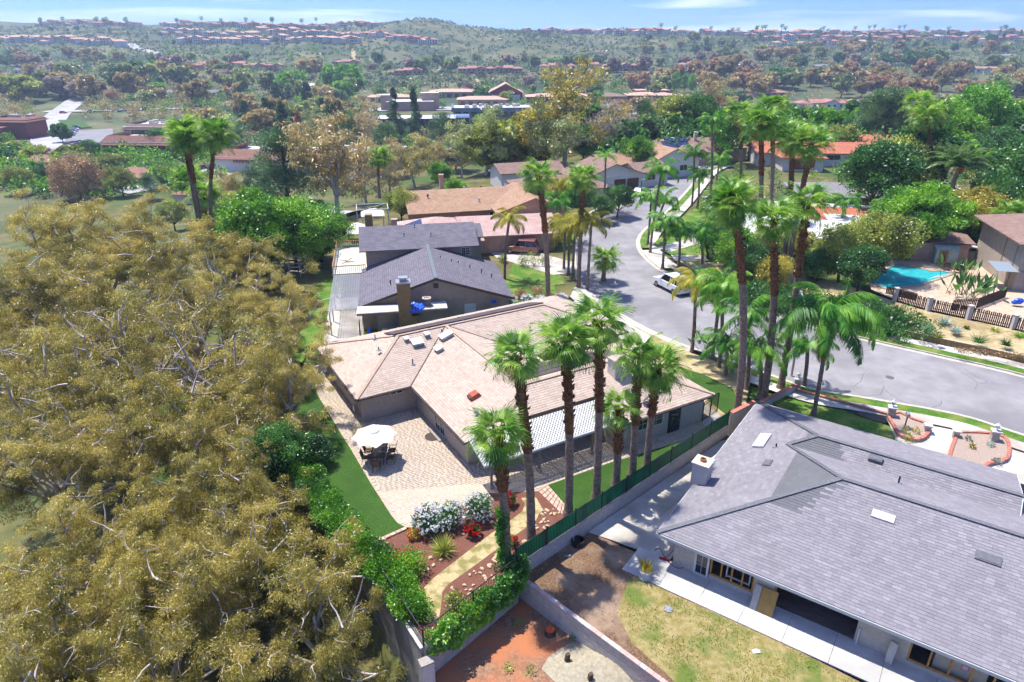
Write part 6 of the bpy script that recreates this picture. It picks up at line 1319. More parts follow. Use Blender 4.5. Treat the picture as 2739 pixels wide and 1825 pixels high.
# houses beyond
HS = []
def gz(x, y, z=0.): p = G(x, y, z); p.z = 0; return p
def solar(parent, u0, v0, nu, nv, zf, w=1.0, h=1.6, lab=None):
    for i in range(nu):
        for j in range(nv):
            a, b, c, d = u0 + i * (w + .03), u0 + i * (w + .03) + w, v0 + j * (h + .03), v0 + j * (h + .03) + h
            part('solar_panel', MB().add([(a, c, zf(a, c) + .14), (b, c, zf(b, c) + .14), (b, d, zf(b, d) + .14), (a, d, zf(a, d) + .14), (a, c, zf(a, c) + .08), (b, c, zf(b, c) + .08), (b, d, zf(b, d) + .08), (a, d, zf(a, d) + .08)], [(0, 1, 2, 3), (4, 5, 1, 0), (5, 6, 2, 1), (6, 7, 3, 2), (7, 4, 0, 3)]), mat('photovoltaic blue black', C(30, 40, 70), C(40, 54, 92), scale=3, rough=.2, spec=.5), parent)
ph, pr = blockhouse('pale pink tile-roofed house with dark solar panels behind the two-storey house', (-15.2, 88.5, 0), R(10), [(0, 0, 11, 11, 2.6, .34, .6, 'v', True, 0), (9, 2, 13, 9.5, 2.6, .30, .6, 'u', False, 0)], WM['pinkish'], RM['pink'], chim=(-.3, 3, 0, 5.0, mat('brick pale pink', C(206, 176, 166), C(190, 158, 148), scale=5)))
solar(pr, .0, 3.4, 2, 3, lambda u, v: 2.6 + .34 * (u + .6), 1.7, 1.05)
for u, v in ((6, 2.2), (6.8, 1.6), (7.6, 2.6)): vent_pipe(pr, u, v, 2.7 + .34 * v, .45, .06, mat('pipe rust', C(150, 90, 70)))
tn, tr2 = blockhouse('large tan-roofed house with stucco gables and a square chimney', (-14.5, 101, 0), R(14), [(0, 4, 24, 13, 2.7, .30, .7, 'u', False, 0), (13, 0, 11, 12, 3.0, .34, .6, 'v', False, 0)], WM['pinkish'], RM['tan'], chim=(6, 13, 3, 6.6, WM['pinkish']), wins=[(12.2, 4, 12.9, 4, 1.2, 2.2, 0)])
for i, (u, v) in enumerate(((3, 8), (10, 14), (13, 14.5), (17, 13), (19, 9), (11, 6))): vent_pipe(tr2, u, v, 2.8 + .3 * min(v - 3.3, 17.7 - v), .4, .15, M_white if i % 2 else BARK['palm'], False)
b2, br2 = blockhouse('brown-roofed house with small solar panels and a brick chimney', (2, 121, 0), R(14), [(0, 0, 16, 10, 2.7, .3, .6, 'u', True, 0)], WM['cream'], RM['brown'], chim=(10, 3.2, 3, 6, WM['brick'])); solar(br2, 4, 1.2, 3, 1, lambda u, v: 2.8 + .3 * v, 1.2, 1.9)
w1, _ = blockhouse('white house with brown roof and two brown garage doors by the blue car', (13.5, 131, 0), R(24), [(0, 0, 14, 9, 2.8, .34, .6, 'v', False, 0), (14, 2, 7, 7, 2.8, .34, .6, 'u', False, 0)], WM['white'], RM['brown'], wins=[(16, 2, 18, 2, 1, 2.2, 1)])
for i in range(2): part('garage_door', MB().box(7.0 + i * 3.0, -.08, 0, 9.6 + i * 3.0, .02, 2.2), mat('garage brown', C(120, 88, 66)), w1)
w2, _ = blockhouse('white gabled house with pale tan roof flying a flag', (29, 147, 0), R(24), [(0, 0, 13, 11, 3.0, .42, .6, 'v', False, 0), (-9, 3, 9, 9, 2.8, .34, .6, 'u', False, 0)], WM['white'], RM['tan'], wins=[(3, 0, 5, 0, 1, 2.2, 1), (8, 0, 10, 0, 1, 2.2, 1)])
fl = part('flag', MB().add([(11.2, -1.6, 4.4), (12.6, -2.2, 4.1), (12.6, -2.2, 3.1), (11.2, -1.6, 3.4)], [(0, 1, 2, 3)]), mat('flag red white', C(196, 60, 70), C(232, 226, 226), scale=9, ramp=(.45, .5)), w2); part('canton', MB().add([(11.2, -1.62, 4.4), (11.8, -1.88, 4.27), (11.8, -1.88, 3.8), (11.2, -1.62, 3.93)], [(0, 1, 2, 3)]), mat('flag blue', C(50, 60, 120)), fl)
w3, wr3 = blockhouse('brown-roofed house with large blue solar array at the end of the street', (34, 168, 0), R(10), [(0, 0, 24, 11, 2.8, .3, .7, 'u', True, 0), (6, -5, 8, 8, 2.8, .3, .6, 'v', True, 0)], WM['pinkish'], RM['brown'], chim=(12, 4, 3, 6, WM['cream'])); solar(wr3, 3, .3, 6, 2, lambda u, v: 2.85 + .3 * v, 1.1, 1.8); solar(wr3, 4.5, 3.4, 5, 1, lambda u, v: 2.95 + .3 * v, 1.1, 1.8)
ww, _ = blockhouse('low white-walled house half hidden behind the tall street palms', (-2, 136, 0), R(18), [(0, 0, 13, 8, 3.0, .3, .5, 'u', False, 0)], WM['white'], RM['brown'])
r1, _ = blockhouse('long terracotta-tiled house beyond the tall palms', (58, 165, 0), R(-4), [(0, 0, 30, 9, 2.8, .36, .8, 'u', False, 0), (4, -7, 9, 8, 2.7, .33, .7, 'v', True, 0)], WM['white'], RM['terra'], wins=[(16, 0, 19, 0, 1, 2.2, 1), (22, 0, 24, 0, 1, 2.2, 1)])
part('garage_door', MB().box(5.5, -7.1, 0, 11, -6.98, 2.2), WM['redbr'], r1)
r1b, _ = blockhouse('terracotta-tiled house at the far end of the palm row', (84, 176, 0), R(-4), [(0, 0, 24, 9, 2.8, .4, .8, 'u', False, 0)], WM['cream'], RM['terra'])
g3, gr3 = blockhouse('low grey-roofed house with a white chimney behind the palm trunks', (50, 118, 0), R(-8), [(0, 0, 26, 11, 2.6, .22, .7, 'u', True, 0), (20, 3, 9, 11, 2.8, .36, .6, 'v', False, 0)], WM['pinkish'], RM['grey'], chim=(19, 2.5, 2.6, 5, WM['cream']), wins=[(14, 0, 17, 0, .4, 2.2, 1), (18, 0, 20.5, 0, .4, 2.2, 1)])
for u in (4, 9, 13): vent_pipe(gr3, u, 3, 3.2, .4, .12, M_white)
part('patio_shade', MB().box(17, -3.2, 2.5, 24, 0, 2.62).beam((17.2, -3, 0), (17.2, -3, 2.5), .12).beam((23.8, -3, 0), (23.8, -3, 2.5), .12), WM['cream'], g3)
to, _ = blockhouse('small orange-tiled wing with white wall among the palm trunks', (42.5, 103, 0), R(-12), [(0, 0, 12, 6, 2.7, .3, .6, 'u', False, 0), (0, -4, 5, 6, 2.9, .25, .6, 'u', True, 0)], WM['white'], RM['terra'])
fw, fwr = blockhouse('wide white flat-roofed house behind the near street palms', (33, 92, 0), R(-13), [(0, 0, 27, 13, 2.9, .03, .8, 'u', False, 0), (6, 12, 24, 9, 2.9, .03, .6, 'u', False, 0)], WM['white'], RM['white']); part('solar_array', MB().add([(20, 1, 3.55), (26.5, 1, 3.55), (26.5, 6, 3.95), (20, 6, 3.95)], [(0, 1, 2, 3)]), mat('tar dark roofing', C(74, 76, 84), C(92, 94, 102), scale=2), fwr)
# house at the right edge: two storeys
ro, rrf = blockhouse('tall taupe house with brown shake roof at the right edge, above the pool', (57.5, 74, 1.0), R(-13), [(0, 0, 16, 12, 6.0, .34, 1.0, 'u', True, 0), (4, -4, 10, 4.2, 2.6, .3, .8, 'u', True, 0)], mat('siding taupe', C(186, 172, 158), C(200, 186, 172), scale=2), RM['brown'], chim=(9, 8, 6, 10, M_white))
part('wall_batten', MB().box(-.05, 1.5, 0, .02, 1.7, 6).box(-.05, 4.5, 0, .02, 4.7, 6), M_tanw, ro)
pa, _ = blockhouse('pinkish patio roof beside the taupe house', (50.5, 86, 1.2), R(-13), [(0, 0, 8, 6, 2.5, .1, .5, 'u', False, 0)], WM['pinkish'], RM['brown'])
# gazebos in the yard left of the pink house
def gazebo(label, loc, rz, s=1.0, frame=False):
    t = thing('gazebo', label, 'gazebo', loc, rz)
    for x in (-1.6, 1.6):
        for y in (-1.6, 1.6): part('post', MB().beam((x, y, 0), (x, y, 2.3), .09), M_white, t)
    part('canopy', MB().add([(-1.8, -1.8, 2.3), (1.8, -1.8, 2.3), (1.8, 1.8, 2.3), (-1.8, 1.8, 2.3), (-.5, -.5, 3.0), (.5, -.5, 3.0), (.5, .5, 3.0), (-.5, .5, 3.0)], [(0, 1, 5, 4), (1, 2, 6, 5), (2, 3, 7, 6), (3, 0, 4, 7), (4, 5, 6, 7)]), M_canvas if not frame else M_white, t)
    if frame: part('outer_frame', MB().beam((-2.4, -2, 0), (-2.4, -2, 3.4), .1).beam((2.4, -2, 0), (2.4, -2, 3.4), .1).beam((-2.4, 2, 0), (-2.4, 2, 3.4), .1).beam((2.4, 2, 0), (2.4, 2, 3.4), .1).beam((-2.4, -2, 3.4), (2.4, -2, 3.4), .1).beam((-2.4, 2, 3.4), (2.4, 2, 3.4), .1).beam((-2.4, -2, 3.4), (-2.4, 2, 3.4), .1).beam((2.4, -2, 3.4), (2.4, 2, 3.4), .1), M_white, t)
    t.scale = (s, s, s)
gazebo('white gazebo inside a white frame behind the slate roof', gz(1000, 610), R(12), 1, True); gazebo('pale canvas gazebo left of the slate-roofed house', gz(938, 660), R(10)); gazebo('small grey canvas gazebo beside the framed one', gz(955, 640), R(20), .8)
# ------------------------------------------------------------------ vehicles
M_tyre = mat('tyre rubber', (.018, .018, .02, 1), rough=.9); M_rim = mat('alloy rim', C(150, 152, 158), rough=.35, metal=.6); M_lens = mat('lamp lens clear', C(226, 228, 232), rough=.15, spec=.6); M_tail = mat('lamp lens red', C(150, 24, 28), rough=.2, spec=.6); M_cg = mat('car glass', (.012, .015, .02, 1), rough=.05, spec=.8)
def paint(n, c): return mat('car paint ' + n, c, rough=.3, spec=.5, coat=.6)
def car(label, loc, rz, pm, kind='suv', group=None, name=None):
    L, Wd, hb, ht = {'suv': (5.0, 1.98, 1.2, 1.86), 'sedan': (4.6, 1.8, .92, 1.42), 'van': (4.9, 1.9, 1.15, 1.95), 'truck': (5.6, 2.0, 1.1, 1.8)}[kind]
    t = thing(name or {'suv': 'parked_car', 'sedan': 'parked_car', 'van': 'parked_van', 'truck': 'pickup_truck'}[kind], label, {'van': 'van', 'truck': 'truck'}.get(kind, 'car'), loc, rz, group); h = L / 2
    prof = [(-h, .42), (-h + .05, hb - .12), (-h + .15, hb), (h - .9, hb - .06), (h - .1, hb - .28), (h, hb - .5), (h - .02, .40)]
    def loft(P, w0, w1, inset):
        n = len(P); V = []
        for y, k in ((-1, 1), (-.92, 0), (.92, 0), (1, 1)):
            for i, (x, z) in enumerate(P): V.append((x * (.985 if k else 1), y * w0 / 2, z if not k else min(z, hb - .1)))
        return V, [(j * n + i, j * n + (i + 1) % n, (j + 1) * n + (i + 1) % n, (j + 1) * n + i) for j in range(3) for i in range(n)] + [tuple(range(n - 1, -1, -1)), tuple(3 * n + i for i in range(n))]
    V, F = loft(prof, Wd, Wd, 0); body = MB().add(V, F)
    r0, r1, f0, f1 = (-h + .1, -h + .55, .95, .35) if kind in ('suv', 'van') else ((-h + .5, -h + 1.25, 1.0, .3) if kind == 'sedan' else (-.35, -.15, 1.2, .75)); iw = Wd / 2 - .06; tw = Wd / 2 - .24
    cab = lambda x, z0, y: (x, y, z0)
    gb = MB().add([(r0, -iw, hb - .02), (f0, -iw, hb - .05), (f0, iw, hb - .05), (r0, iw, hb - .02), (r1, -tw, ht - .03), (f1, -tw, ht - .03), (f1, tw, ht - .03), (r1, tw, ht - .03)], [(0, 1, 5, 4), (1, 2, 6, 5), (2, 3, 7, 6), (3, 0, 4, 7)])
    body.add([(r1 - .06, -tw - .03, ht - .03), (f1 + .06, -tw - .03, ht - .03), (f1 + .06, tw + .03, ht - .03), (r1 - .06, tw + .03, ht - .03), (r1 + .1, -tw + .12, ht + .02), (f1 - .1, -tw + .12, ht + .02), (f1 - .1, tw - .12, ht + .02), (r1 + .1, tw - .12, ht + .02)], [(0, 1, 5, 4), (1, 2, 6, 5), (2, 3, 7, 6), (3, 0, 4, 7), (4, 5, 6, 7)])
    for y, ty in ((-iw, -tw), (iw, tw)):
        for xa, xb in ((r0, r1), (f0, f1), ((r0 + f0) / 2, (r1 + f1) / 2 + .02), ((r0 * 3 + f0) / 4, (r1 * 3 + f1) / 4)): body.beam((xa, y, hb - .03), (xb, ty, ht - .03), .07)
    if kind == 'truck': body.box(-h + .1, -Wd / 2 + .08, hb - .02, -.4, -Wd / 2 + .0, hb + .02)
    part('body', body, pm, t); part('windows', gb, M_cg, t)
    wm = MB().lathe([(.2, -.11), (.34, -.11), (.37, -.06), (.37, .06), (.34, .11), (.2, .11)], n=18); rm_ = MB().lathe([(.05, -.12), (.23, -.115), (.23, .115), (.05, .12)], n=10); wme = wm.mesh('wheel', M_tyre); rme = rm_.mesh('rim', M_rim)
    for sx in (-1, 1):
        for sy in (-1, 1): w = link('wheel', wme, t, (sx * (h - .95), sy * (Wd / 2 - .1), .37), (R(90), 0, 0)); link('rim', rme, w)
    for sy in (-1, 1):
        part('headlight', MB().box(h - .2, sy * (Wd / 2 - .28) - .18, hb - .44, h + .012, sy * (Wd / 2 - .28) + .18, hb - .28), M_lens, t); part('taillight', MB().box(-h - .015, sy * (Wd / 2 - .2) - .14, hb - .38, -h + .1, sy * (Wd / 2 - .2) + .14, hb - .14), M_tail, t); part('wing_mirror', MB().box(f0 - .25, sy * (Wd / 2 + .1) - .1, hb - .02, f0 - .1, sy * (Wd / 2 + .1) + .1, hb + .14), pm, t)
    part('number_plate', MB().box(-h - .02, -.26, .62, -h + .02, .26, .78), M_white, t); part('bumper', MB().box(-h - .06, -Wd / 2 + .06, .38, -h + .1, Wd / 2 - .06, .56).box(h - .1, -Wd / 2 + .06, .34, h + .05, Wd / 2 - .06, .5), pm if kind != 'van' else M_lead, t)
    return t
P_w = paint('white', C(238, 240, 242, .8)); P_k = paint('black', (.02, .02, .024, 1)); P_b = paint('blue grey', C(74, 92, 118)); P_r = paint('maroon', C(150, 88, 76)); P_s = paint('silver', C(168, 170, 174)); P_rd = paint('red', C(170, 36, 40))
a, b = G(1767, 762, ROADZ), G(1820, 796, ROADZ); d = a - b; c = (a + b) / 2; car('white SUV parked at the far kerb of the bend', (c.x + .2, c.y + .5, ROADZ), math.atan2(d.y, d.x) + .12, P_w).scale = (1.06, 1.06, 1.1)
c = G(1595, 527, 0); car('white SUV with black roof on the driveway behind the palms', (c.x, c.y, 0), R(172), P_w); 
c = G(1709, 521, ROADZ); car('blue-grey sedan parked at the kerb in front of the white houses', (c.x, c.y, ROADZ), R(236), P_b, 'sedan')
c = G(1395, 676, 0); car('maroon van on the driveway beside the golden palm', (c.x, c.y, 0), R(168), P_r, 'van')
c = G(1805, 458, ROADZ); car('white pickup truck parked far up the street', (c.x, c.y, ROADZ), R(60), P_w, 'truck')
# far cars: one small mesh per colour
_fc = {}
FCOL = [P_w, P_s, P_k, P_b, P_rd, P_w, P_s]; FCN = ['white', 'silver', 'black', 'blue', 'red', 'white', 'silver']
def far_car(i, loc, rz, where):
    k = i % 7
    if k not in _fc:
        mb = MB().add([(-2.2, -.88, .35), (2.2, -.88, .35), (2.2, .88, .35), (-2.2, .88, .35), (-2.2, -.88, .95), (2.15, -.88, .8), (2.15, .88, .8), (-2.2, .88, .95), (1.0, -.88, 1.0), (1.0, .88, 1.0)], [(0, 1, 5, 8, 4), (1, 2, 6, 5), (2, 3, 7, 9, 6), (3, 0, 4, 7), (4, 8, 9, 7), (8, 5, 6, 9)]); mb.box(-1.5, -.66, 1.42, .3, .66, 1.5)
        mb.mi = 1; mb.add([(-2.0, -.8, .95), (1.0, -.8, 1.0), (1.0, .8, 1.0), (-2.0, .8, .95), (-1.5, -.66, 1.42), (.3, -.66, 1.42), (.3, .66, 1.42), (-1.5, .66, 1.42)], [(0, 1, 5, 4), (1, 2, 6, 5), (2, 3, 7, 6), (3, 0, 4, 7)]); mb.mi = 2
        for x in (-1.4, 1.4): 
            for y in (-.9, .9): mb.tube([(x, y - .08, .32), (x, y + .08, .32)], .32, 8)
        _fc[k] = mb.mesh('parked_car', [FCOL[k], M_cg, M_tyre])
    o = link('parked_car', _fc[k], None, loc, (0, 0, rz)); return tag(o, f'{FCN[k]} car parked {where}', 'car', 'cars parked ' + where)
# street lamps
def lamp(loc, h, label, az, arm=1.8, m=None):
    t = thing('street_lamp', label, 'street lamp', loc, az); part('pole', MB().tube([(0, 0, 0), (0, 0, h * .95), (arm * .4, 0, h), (arm, 0, h + .08)], [.11, .08, .06, .05], 8), m or M_block, t); part('lamp_head', MB().box(arm - .1, -.13, h + .0, arm + .5, .13, h + .14), M_steel, t)
lamp(G(2117, 1003, ROADZ + .1), 7.2, 'tall grey street lamp among the palms at the near kerb', R(80)); lamp(G(1607, 420, -.3), 7.5, 'street lamp with curved arm behind the white houses', R(0)); lamp(G(1660, 408, -.3), 7.5, 'street lamp farther along behind the white houses', R(180)); lamp(G(1712, 545, -.2), 4.2, 'thin dark lamp pole beside the blue sedan', 0, .2, M_black)
# ------------------------------------------------------------------ pool garden on the right
BZ = 1.1
wallP = offset(far_k[0:44], -2.95); fenceP = smooth_line(pxs([(3100, 985), (2739, 890), (2707, 881), (2588, 855), (2481, 832), (2392, 806), (2300, 775), (2200, 745), (2080, 722), (1990, 705)], BZ), 5)
bk = MB(); nA = len(wallP); A = [p + Vector((0, 0, .55)) for p in wallP]; Bp = [fenceP[min(len(fenceP) - 1, int(i * (len(fenceP) - 1) / (nA - 1)))] for i in range(nA)]
ribbon(bk, A, Bp, 0, 0); tag(part('garden_bank', bk, M_bank, smooth=True), 'sloping bank of sandy soil below the picket fence', kind='structure')
t = thing('garden_wall', 'low ochre brick wall holding the sandy bank along the pavement', 'wall', (0, 0, 0)); w = MB(); cpn = MB()
for i in range(nA - 1):
    p, q = wallP[i], wallP[i + 1]; w.beam((p.x, p.y, p.z + .35), (q.x, q.y, q.z + .35), .22, .75); cpn.beam((p.x, p.y, p.z + .76), (q.x, q.y, q.z + .76), .3, .07)
part('wall_face', w, M_tanbr, t); part('coping', cpn, mat('coping cream', C(206, 190, 158), C(220, 206, 178), scale=3), t)
sheet('pool_terrace', [(2325, 740), (2360, 690), (2420, 640), (2560, 655), (2720, 700), (2900, 760), (2900, 920), (2739, 885), (2588, 850), (2481, 827), (2392, 801), (2330, 775)], BZ + .01, mat('pool deck tan', C(206, 178, 152), C(222, 198, 174), scale=1.5), 'tan concrete terrace round the pool')
pool = thing('swimming_pool', 'turquoise swimming pool with corner steps behind the fence', 'pool', (0, 0, 0)); pp = [(2320, 752), (2388, 711), (2412, 708), (2497, 727), (2507, 724), (2552, 732), (2461, 764), (2372, 774)]
PW = pxs(pp, BZ + .03); PW = PW if sum(PW[i].x * PW[(i + 1) % 8].y - PW[(i + 1) % 8].x * PW[i].y for i in range(8)) > 0 else PW[::-1]
part('water', MB().add(PW, [tuple(range(8))]), mat('pool water', C(44, 186, 196), C(80, 214, 218), scale=1.2, rough=.06, spec=.5, bump=.15, bscale=3), pool); cp = MB()
for i in range(8): a, b = PW[i], PW[(i + 1) % 8]; cp.beam(a + Vector((0, 0, .03)), b + Vector((0, 0, .03)), .32, .08)
part('coping', cp, mat('pool coping', C(176, 156, 130), C(196, 176, 150), scale=4), pool)
for k in range(3): part('step', MB().beam(G(2515 - k * 14, 741 + k * 2, BZ + .05), G(2540 - k * 14, 733 + k * 2, BZ + .05), .1, .02), M_white, pool)
M_fw = mat('fence wood dark weathered', C(58, 44, 38), C(96, 76, 66), scale=6, bump=.3)
pkm = [MB().add([(-.055, -.012, 0), (.055, -.012, 0), (.055, .012, 0), (-.055, .012, 0), (-.055, -.012, h), (.055, -.012, h), (.055, .012, h), (-.055, .012, h)], [(0, 1, 5, 4), (1, 2, 6, 5), (2, 3, 7, 6), (3, 0, 4, 7), (4, 5, 6, 7)]).mesh('fence_board', M_fw) for h in (1.35, 1.42, 1.38)]
fps = pxs([(2392, 806), (2481, 832), (2588, 855), (2707, 881), (2800, 905)], BZ - .05)
for i in range(4):
    a, b = fps[i], fps[i + 1]; d = b - a; L = d.length; t = thing('wooden_fence', ['dark picket fence bay behind the feathery green shrub', 'dark picket fence bay above the blue-grey agaves', 'dark picket fence bay between the last two white pillars', 'dark picket fence bay cut by the right edge'][i], 'fence', a, math.atan2(d.y, d.x), 'picket fence bays below the pool')
    for k in range(int((L - .4) / .17)): o = link('fence_board', pkm[(k * 7) % 3], t, (.3 + k * .17, 0, 0), (0, random.Random(k).uniform(-.03, .03), 0))
    part('rail', MB().beam((.2, .03, .4), (L - .2, .03, .4), .05).beam((.2, .03, 1.05), (L - .2, .03, 1.05), .05), M_fw, t)
    t2 = thing('fence_pillar', ['white brick fence pillar behind the feathery shrub', 'white brick fence pillar above the agaves', 'white brick fence pillar, middle of the three by the bank', 'white brick fence pillar nearest the taupe house'][i], 'pillar', a); part('shaft', MB().box(-.2, -.2, 0, .2, .2, 1.5), _mats['white painted brick'], t2); part('cap', MB().box(-.24, -.24, 1.501, .24, .24, 1.58), WM['cream'], t2)
def boardrun(label, px, z, h, sp=.17):
    P = pxs(px, z); t = thing('wooden_fence', label, 'fence', (0, 0, 0)); 
    for a, b in zip(P[:-1], P[1:]):
        d = b - a; n = int(d.length / sp); an = math.atan2(d.y, d.x)
        for k in range(n): p = a.lerp(b, k / n); o = link('fence_board', pkm[k % 3], t, p, (0, 0, an)); o.scale = (1.3, 1, h / 1.38)
        part('rail', MB().beam(a + Vector((0, 0, h * .8)), b + Vector((0, 0, h * .8)), .05), M_fw, t)
boardrun('short dark picket fence at the pool edge', [(2370, 786), (2452, 806)], BZ, .9); boardrun('grey slatted fence climbing towards the taupe house', [(2545, 830), (2610, 826), (2690, 795)], BZ, 1.2, .2); boardrun('dark fence among the shrubs left of the pool', [(2110, 730), (2160, 735), (2170, 700)], .6, 1.5, .2)
p = G(2520, 702, BZ); t = thing('canvas_shed', 'pale green canvas garden shed with wooden door by the pool', 'shed', p, R(-12)); M_cv = mat('canvas pale green', C(186, 204, 188), C(206, 220, 206), scale=2)
part('walls', MB().box(-1.3, -.9, 0, 1.3, .9, 1.9), M_cv, t); part('roof', MB().add([(-1.4, -1, 1.9), (1.4, -1, 1.9), (1.4, 1, 1.9), (-1.4, 1, 1.9), (-1.4, 0, 2.4), (1.4, 0, 2.4)], [(0, 1, 5, 4), (2, 3, 4, 5), (1, 2, 5), (3, 0, 4)]), M_cv, t); dd = part('door', MB().box(-.9, -.98, .02, .1, -.91, 1.8), M_lum, t); part('pane', MB().box(-.65, -1.0, .5, -.15, -.982, 1.6), M_glass, dd)
for k, (x, lab) in enumerate(((2418, 'black covered grill, left of the pair by the hedge'), (2460, 'larger black covered grill beside the canvas shed'))): p = G(x, 694, BZ); tag(part('covered_grill', MB().add([(-.6, -.4, 0), (.6, -.4, 0), (.6, .4, 0), (-.6, .4, 0), (-.62, -.36, .8), (.62, -.36, .9), (.5, .3, 1.25), (-.5, .3, 1.2)], [(0, 1, 5, 4), (1, 2, 6, 5), (2, 3, 7, 6), (3, 0, 4, 7), (4, 5, 6, 7)]), mat('black vinyl cover', (.02, .022, .028, 1), rough=.35), loc=p), lab, 'grill')
q = dup(pch, G(2530, 722, BZ), R(160), 'pale sling chair nearest the canvas shed', 'chairs on the pool terrace'); dup(pch, G(2552, 728, BZ), R(190), 'pale sling chair, second from the canvas shed', 'chairs on the pool terrace'); dup(pch, G(2575, 730, BZ), R(120), 'sling chair beside the bird-of-paradise leaves', 'chairs on the pool terrace')
p = G(2562, 722, BZ); t = thing('garden_table', 'small round white table among the pool chairs', 'table', p); part('top', MB().lathe([(.6, .7), (.62, .72), (.6, .75), (.02, .75)], n=16), M_white, t); part('stem', MB().tube([(0, 0, 0), (0, 0, .7)], .05), M_steel, t)
p = G(2690, 768, BZ); t = thing('shade_awning', 'blue-grey shade awning beside the taupe house', 'awning', p, R(-13)); part('canopy', MB().add([(-2, -1.5, 2.3), (2, -1.5, 2.3), (2, 1.5, 2.6), (-2, 1.5, 2.6)], [(0, 1, 2, 3)]), mat('awning grey blue', C(150, 162, 176)), t); part('post', MB().beam((-1.9, -1.4, 0), (-1.9, -1.4, 2.3), .08), M_white, t)
p = G(2722, 815, BZ + .2); tag(part('blue_chair_cover', MB().ball((0, 0, .4), .6, .3, .35).ball((-.3, .1, .25), .4, .3, .25), _mats['tarp blue'], loc=p), 'bright blue covered bundle beside the taupe house', 'bundle')
# agaves and tufts on the bank
def rosette(rg, c, n, L, w, el0=.2, el1=1.2):
    az = np.arange(n) * 2.4; el = np.linspace(el1, el0, n); D = np.stack([np.cos(az) * np.cos(el), np.sin(az) * np.cos(el), np.sin(el)], 1); P = np.repeat(np.array([c], float), n, 0); return kites(P, D, L * rg.uniform(.8, 1.1, n), w, rg, .35)
rg = np.random.default_rng(12); bz = lambda y: .6
for i, (x, y, L, k, lab) in enumerate(((2480, 885, .95, 'agave', 'blue-grey agave nearest the pavement on the bank'), (2525, 868, 1.1, 'agave', 'large blue-grey agave below the picket fence'), (2555, 890, .9, 'agave', 'blue-grey agave right of the larger one'), (2510, 905, .7, 'olive', 'olive tuft below the agaves'), (2617, 918, 1.2, 'lush', 'broad green grassy clump on the bank'), (2690, 925, .9, 'lush', 'green fan-leaved clump near the right edge'), (2660, 890, .8, 'olive', 'dark green clump under the third fence bay'), (2725, 905, .9, 'green', 'green clump at the right end of the bank'), (2460, 848, .7, 'gold', 'golden tuft at the fence pillar'), (2585, 880, .5, 'olive', 'small olive tuft between the agaves and the fence'))):
    p = G(x, y, .75); V, F = rosette(rg, (p.x, p.y, p.z), 46, L, .07 if k == 'agave' else .05); tag(link('agave' if k == 'agave' else 'garden_tuft', arr_mesh('rosette', V, F, LEAF[k], r=rg.random(len(F)))), lab, 'plant')
p = G(2650, 945, .62); V, F, r_ = blob_leaves(rg, [(p.x + dx, p.y + dx * -.25 + dy, p.z) for dx in np.arange(-2.5, 4, .6) for dy in (-.3, .3)], .35, 60, .1, .05, flat=.4); o = tag(link('ground_cover', arr_mesh('ground_cover', V, F, LEAF['rust'], r=r_)), 'rust red ground cover spreading along the garden wall', kind='stuff')
p = G(2400, 850, .8); V, F = rosette(rg, (p.x, p.y, p.z + .2), 90, 1.6, .03, .1, 1.4); tag(link('feathery_shrub', arr_mesh('feathery_shrub', V, F, LEAF['olive'], r=rg.random(len(F)))), 'feathery grey-green grass-like shrub at the first fence bay', 'shrub')
# ------------------------------------------------------------------ garden plants of the near yards
def shrub(label, c, rad, kind, n=9, per=150, leaf=.14, lw=.045, flat=.8, flowers=None, nfl=0, fs=.09, seed=0, name='shrub', cat='shrub'):
    rg = np.random.default_rng(seed + 50); t = thing(name, label, cat, c)
    cs = in_ball(rg, n, .6) * np.array([rad, rad, rad * .6]) * .75 + np.array([0, 0, rad * flat]); V, F, r_ = blob_leaves(rg, cs, rg.uniform(.45, .7, n) * rad, per, leaf, lw); V[:, 2] = np.maximum(V[:, 2], .02)
    link('foliage', arr_mesh('foliage', V, F, LEAF[kind], r=r_), t); st = MB()
    for q in cs[:5]: st.tube([(0, 0, 0), tuple(q)], [.03, .012], 5)
    part('stem', st, BARK['brown'], t)
    if flowers:
        d = unit(rg.normal(size=(nfl, 3)) + np.array([0, -.2, .5])); P = np.array([0, 0, rad * flat]) + d * np.array([rad, rad, rad * .8]) * rg.uniform(.85, 1.12, (nfl, 1)); P = np.repeat(P, 6, 0) + rg.normal(size=(nfl * 6, 3)) * fs * .25
        V, F = kites(P, rg.normal(size=P.shape) + np.array([0, 0, .5]), fs * 1.3, fs * .6, rg); o = link('flowers', arr_mesh('flowers', V, F, LEAF[flowers], r=rg.random(len(F))), t); o['kind'] = 'stuff'
    return t
shrub('large white rose bush nearest the umbrella side of the bed', G(1150, 1420), 1.05, 'lush', 10, 170, flowers='white', nfl=130, seed=1, name='rose_bush'); shrub('white rose bush in the middle of the bed', G(1205, 1405), .95, 'lush', 9, 170, flowers='white', nfl=110, seed=2, name='rose_bush'); shrub('white rose bush nearest the ivy-wrapped palm', G(1278, 1385), 1.0, 'lush', 10, 170, flowers='white', nfl=150, seed=3, name='rose_bush')
shrub('red rose bush beside the granite path', G(1264, 1432), .5, 'lush', 6, 90, flowers='red', nfl=50, seed=4, name='rose_bush'); shrub('small red rose bush behind the ivy-wrapped palm', G(1360, 1350), .5, 'lush', 5, 80, flowers='red', nfl=50, seed=5, name='rose_bush'); shrub('small red rose bush at the fence corner post', G(1372, 1458), .35, 'lush', 4, 60, flowers='red', nfl=26, seed=6, name='rose_bush'); shrub('orange-flowered low bush at the top of the bed', G(1108, 1438), .4, 'olive', 4, 60, flowers='orange', nfl=30, seed=7)
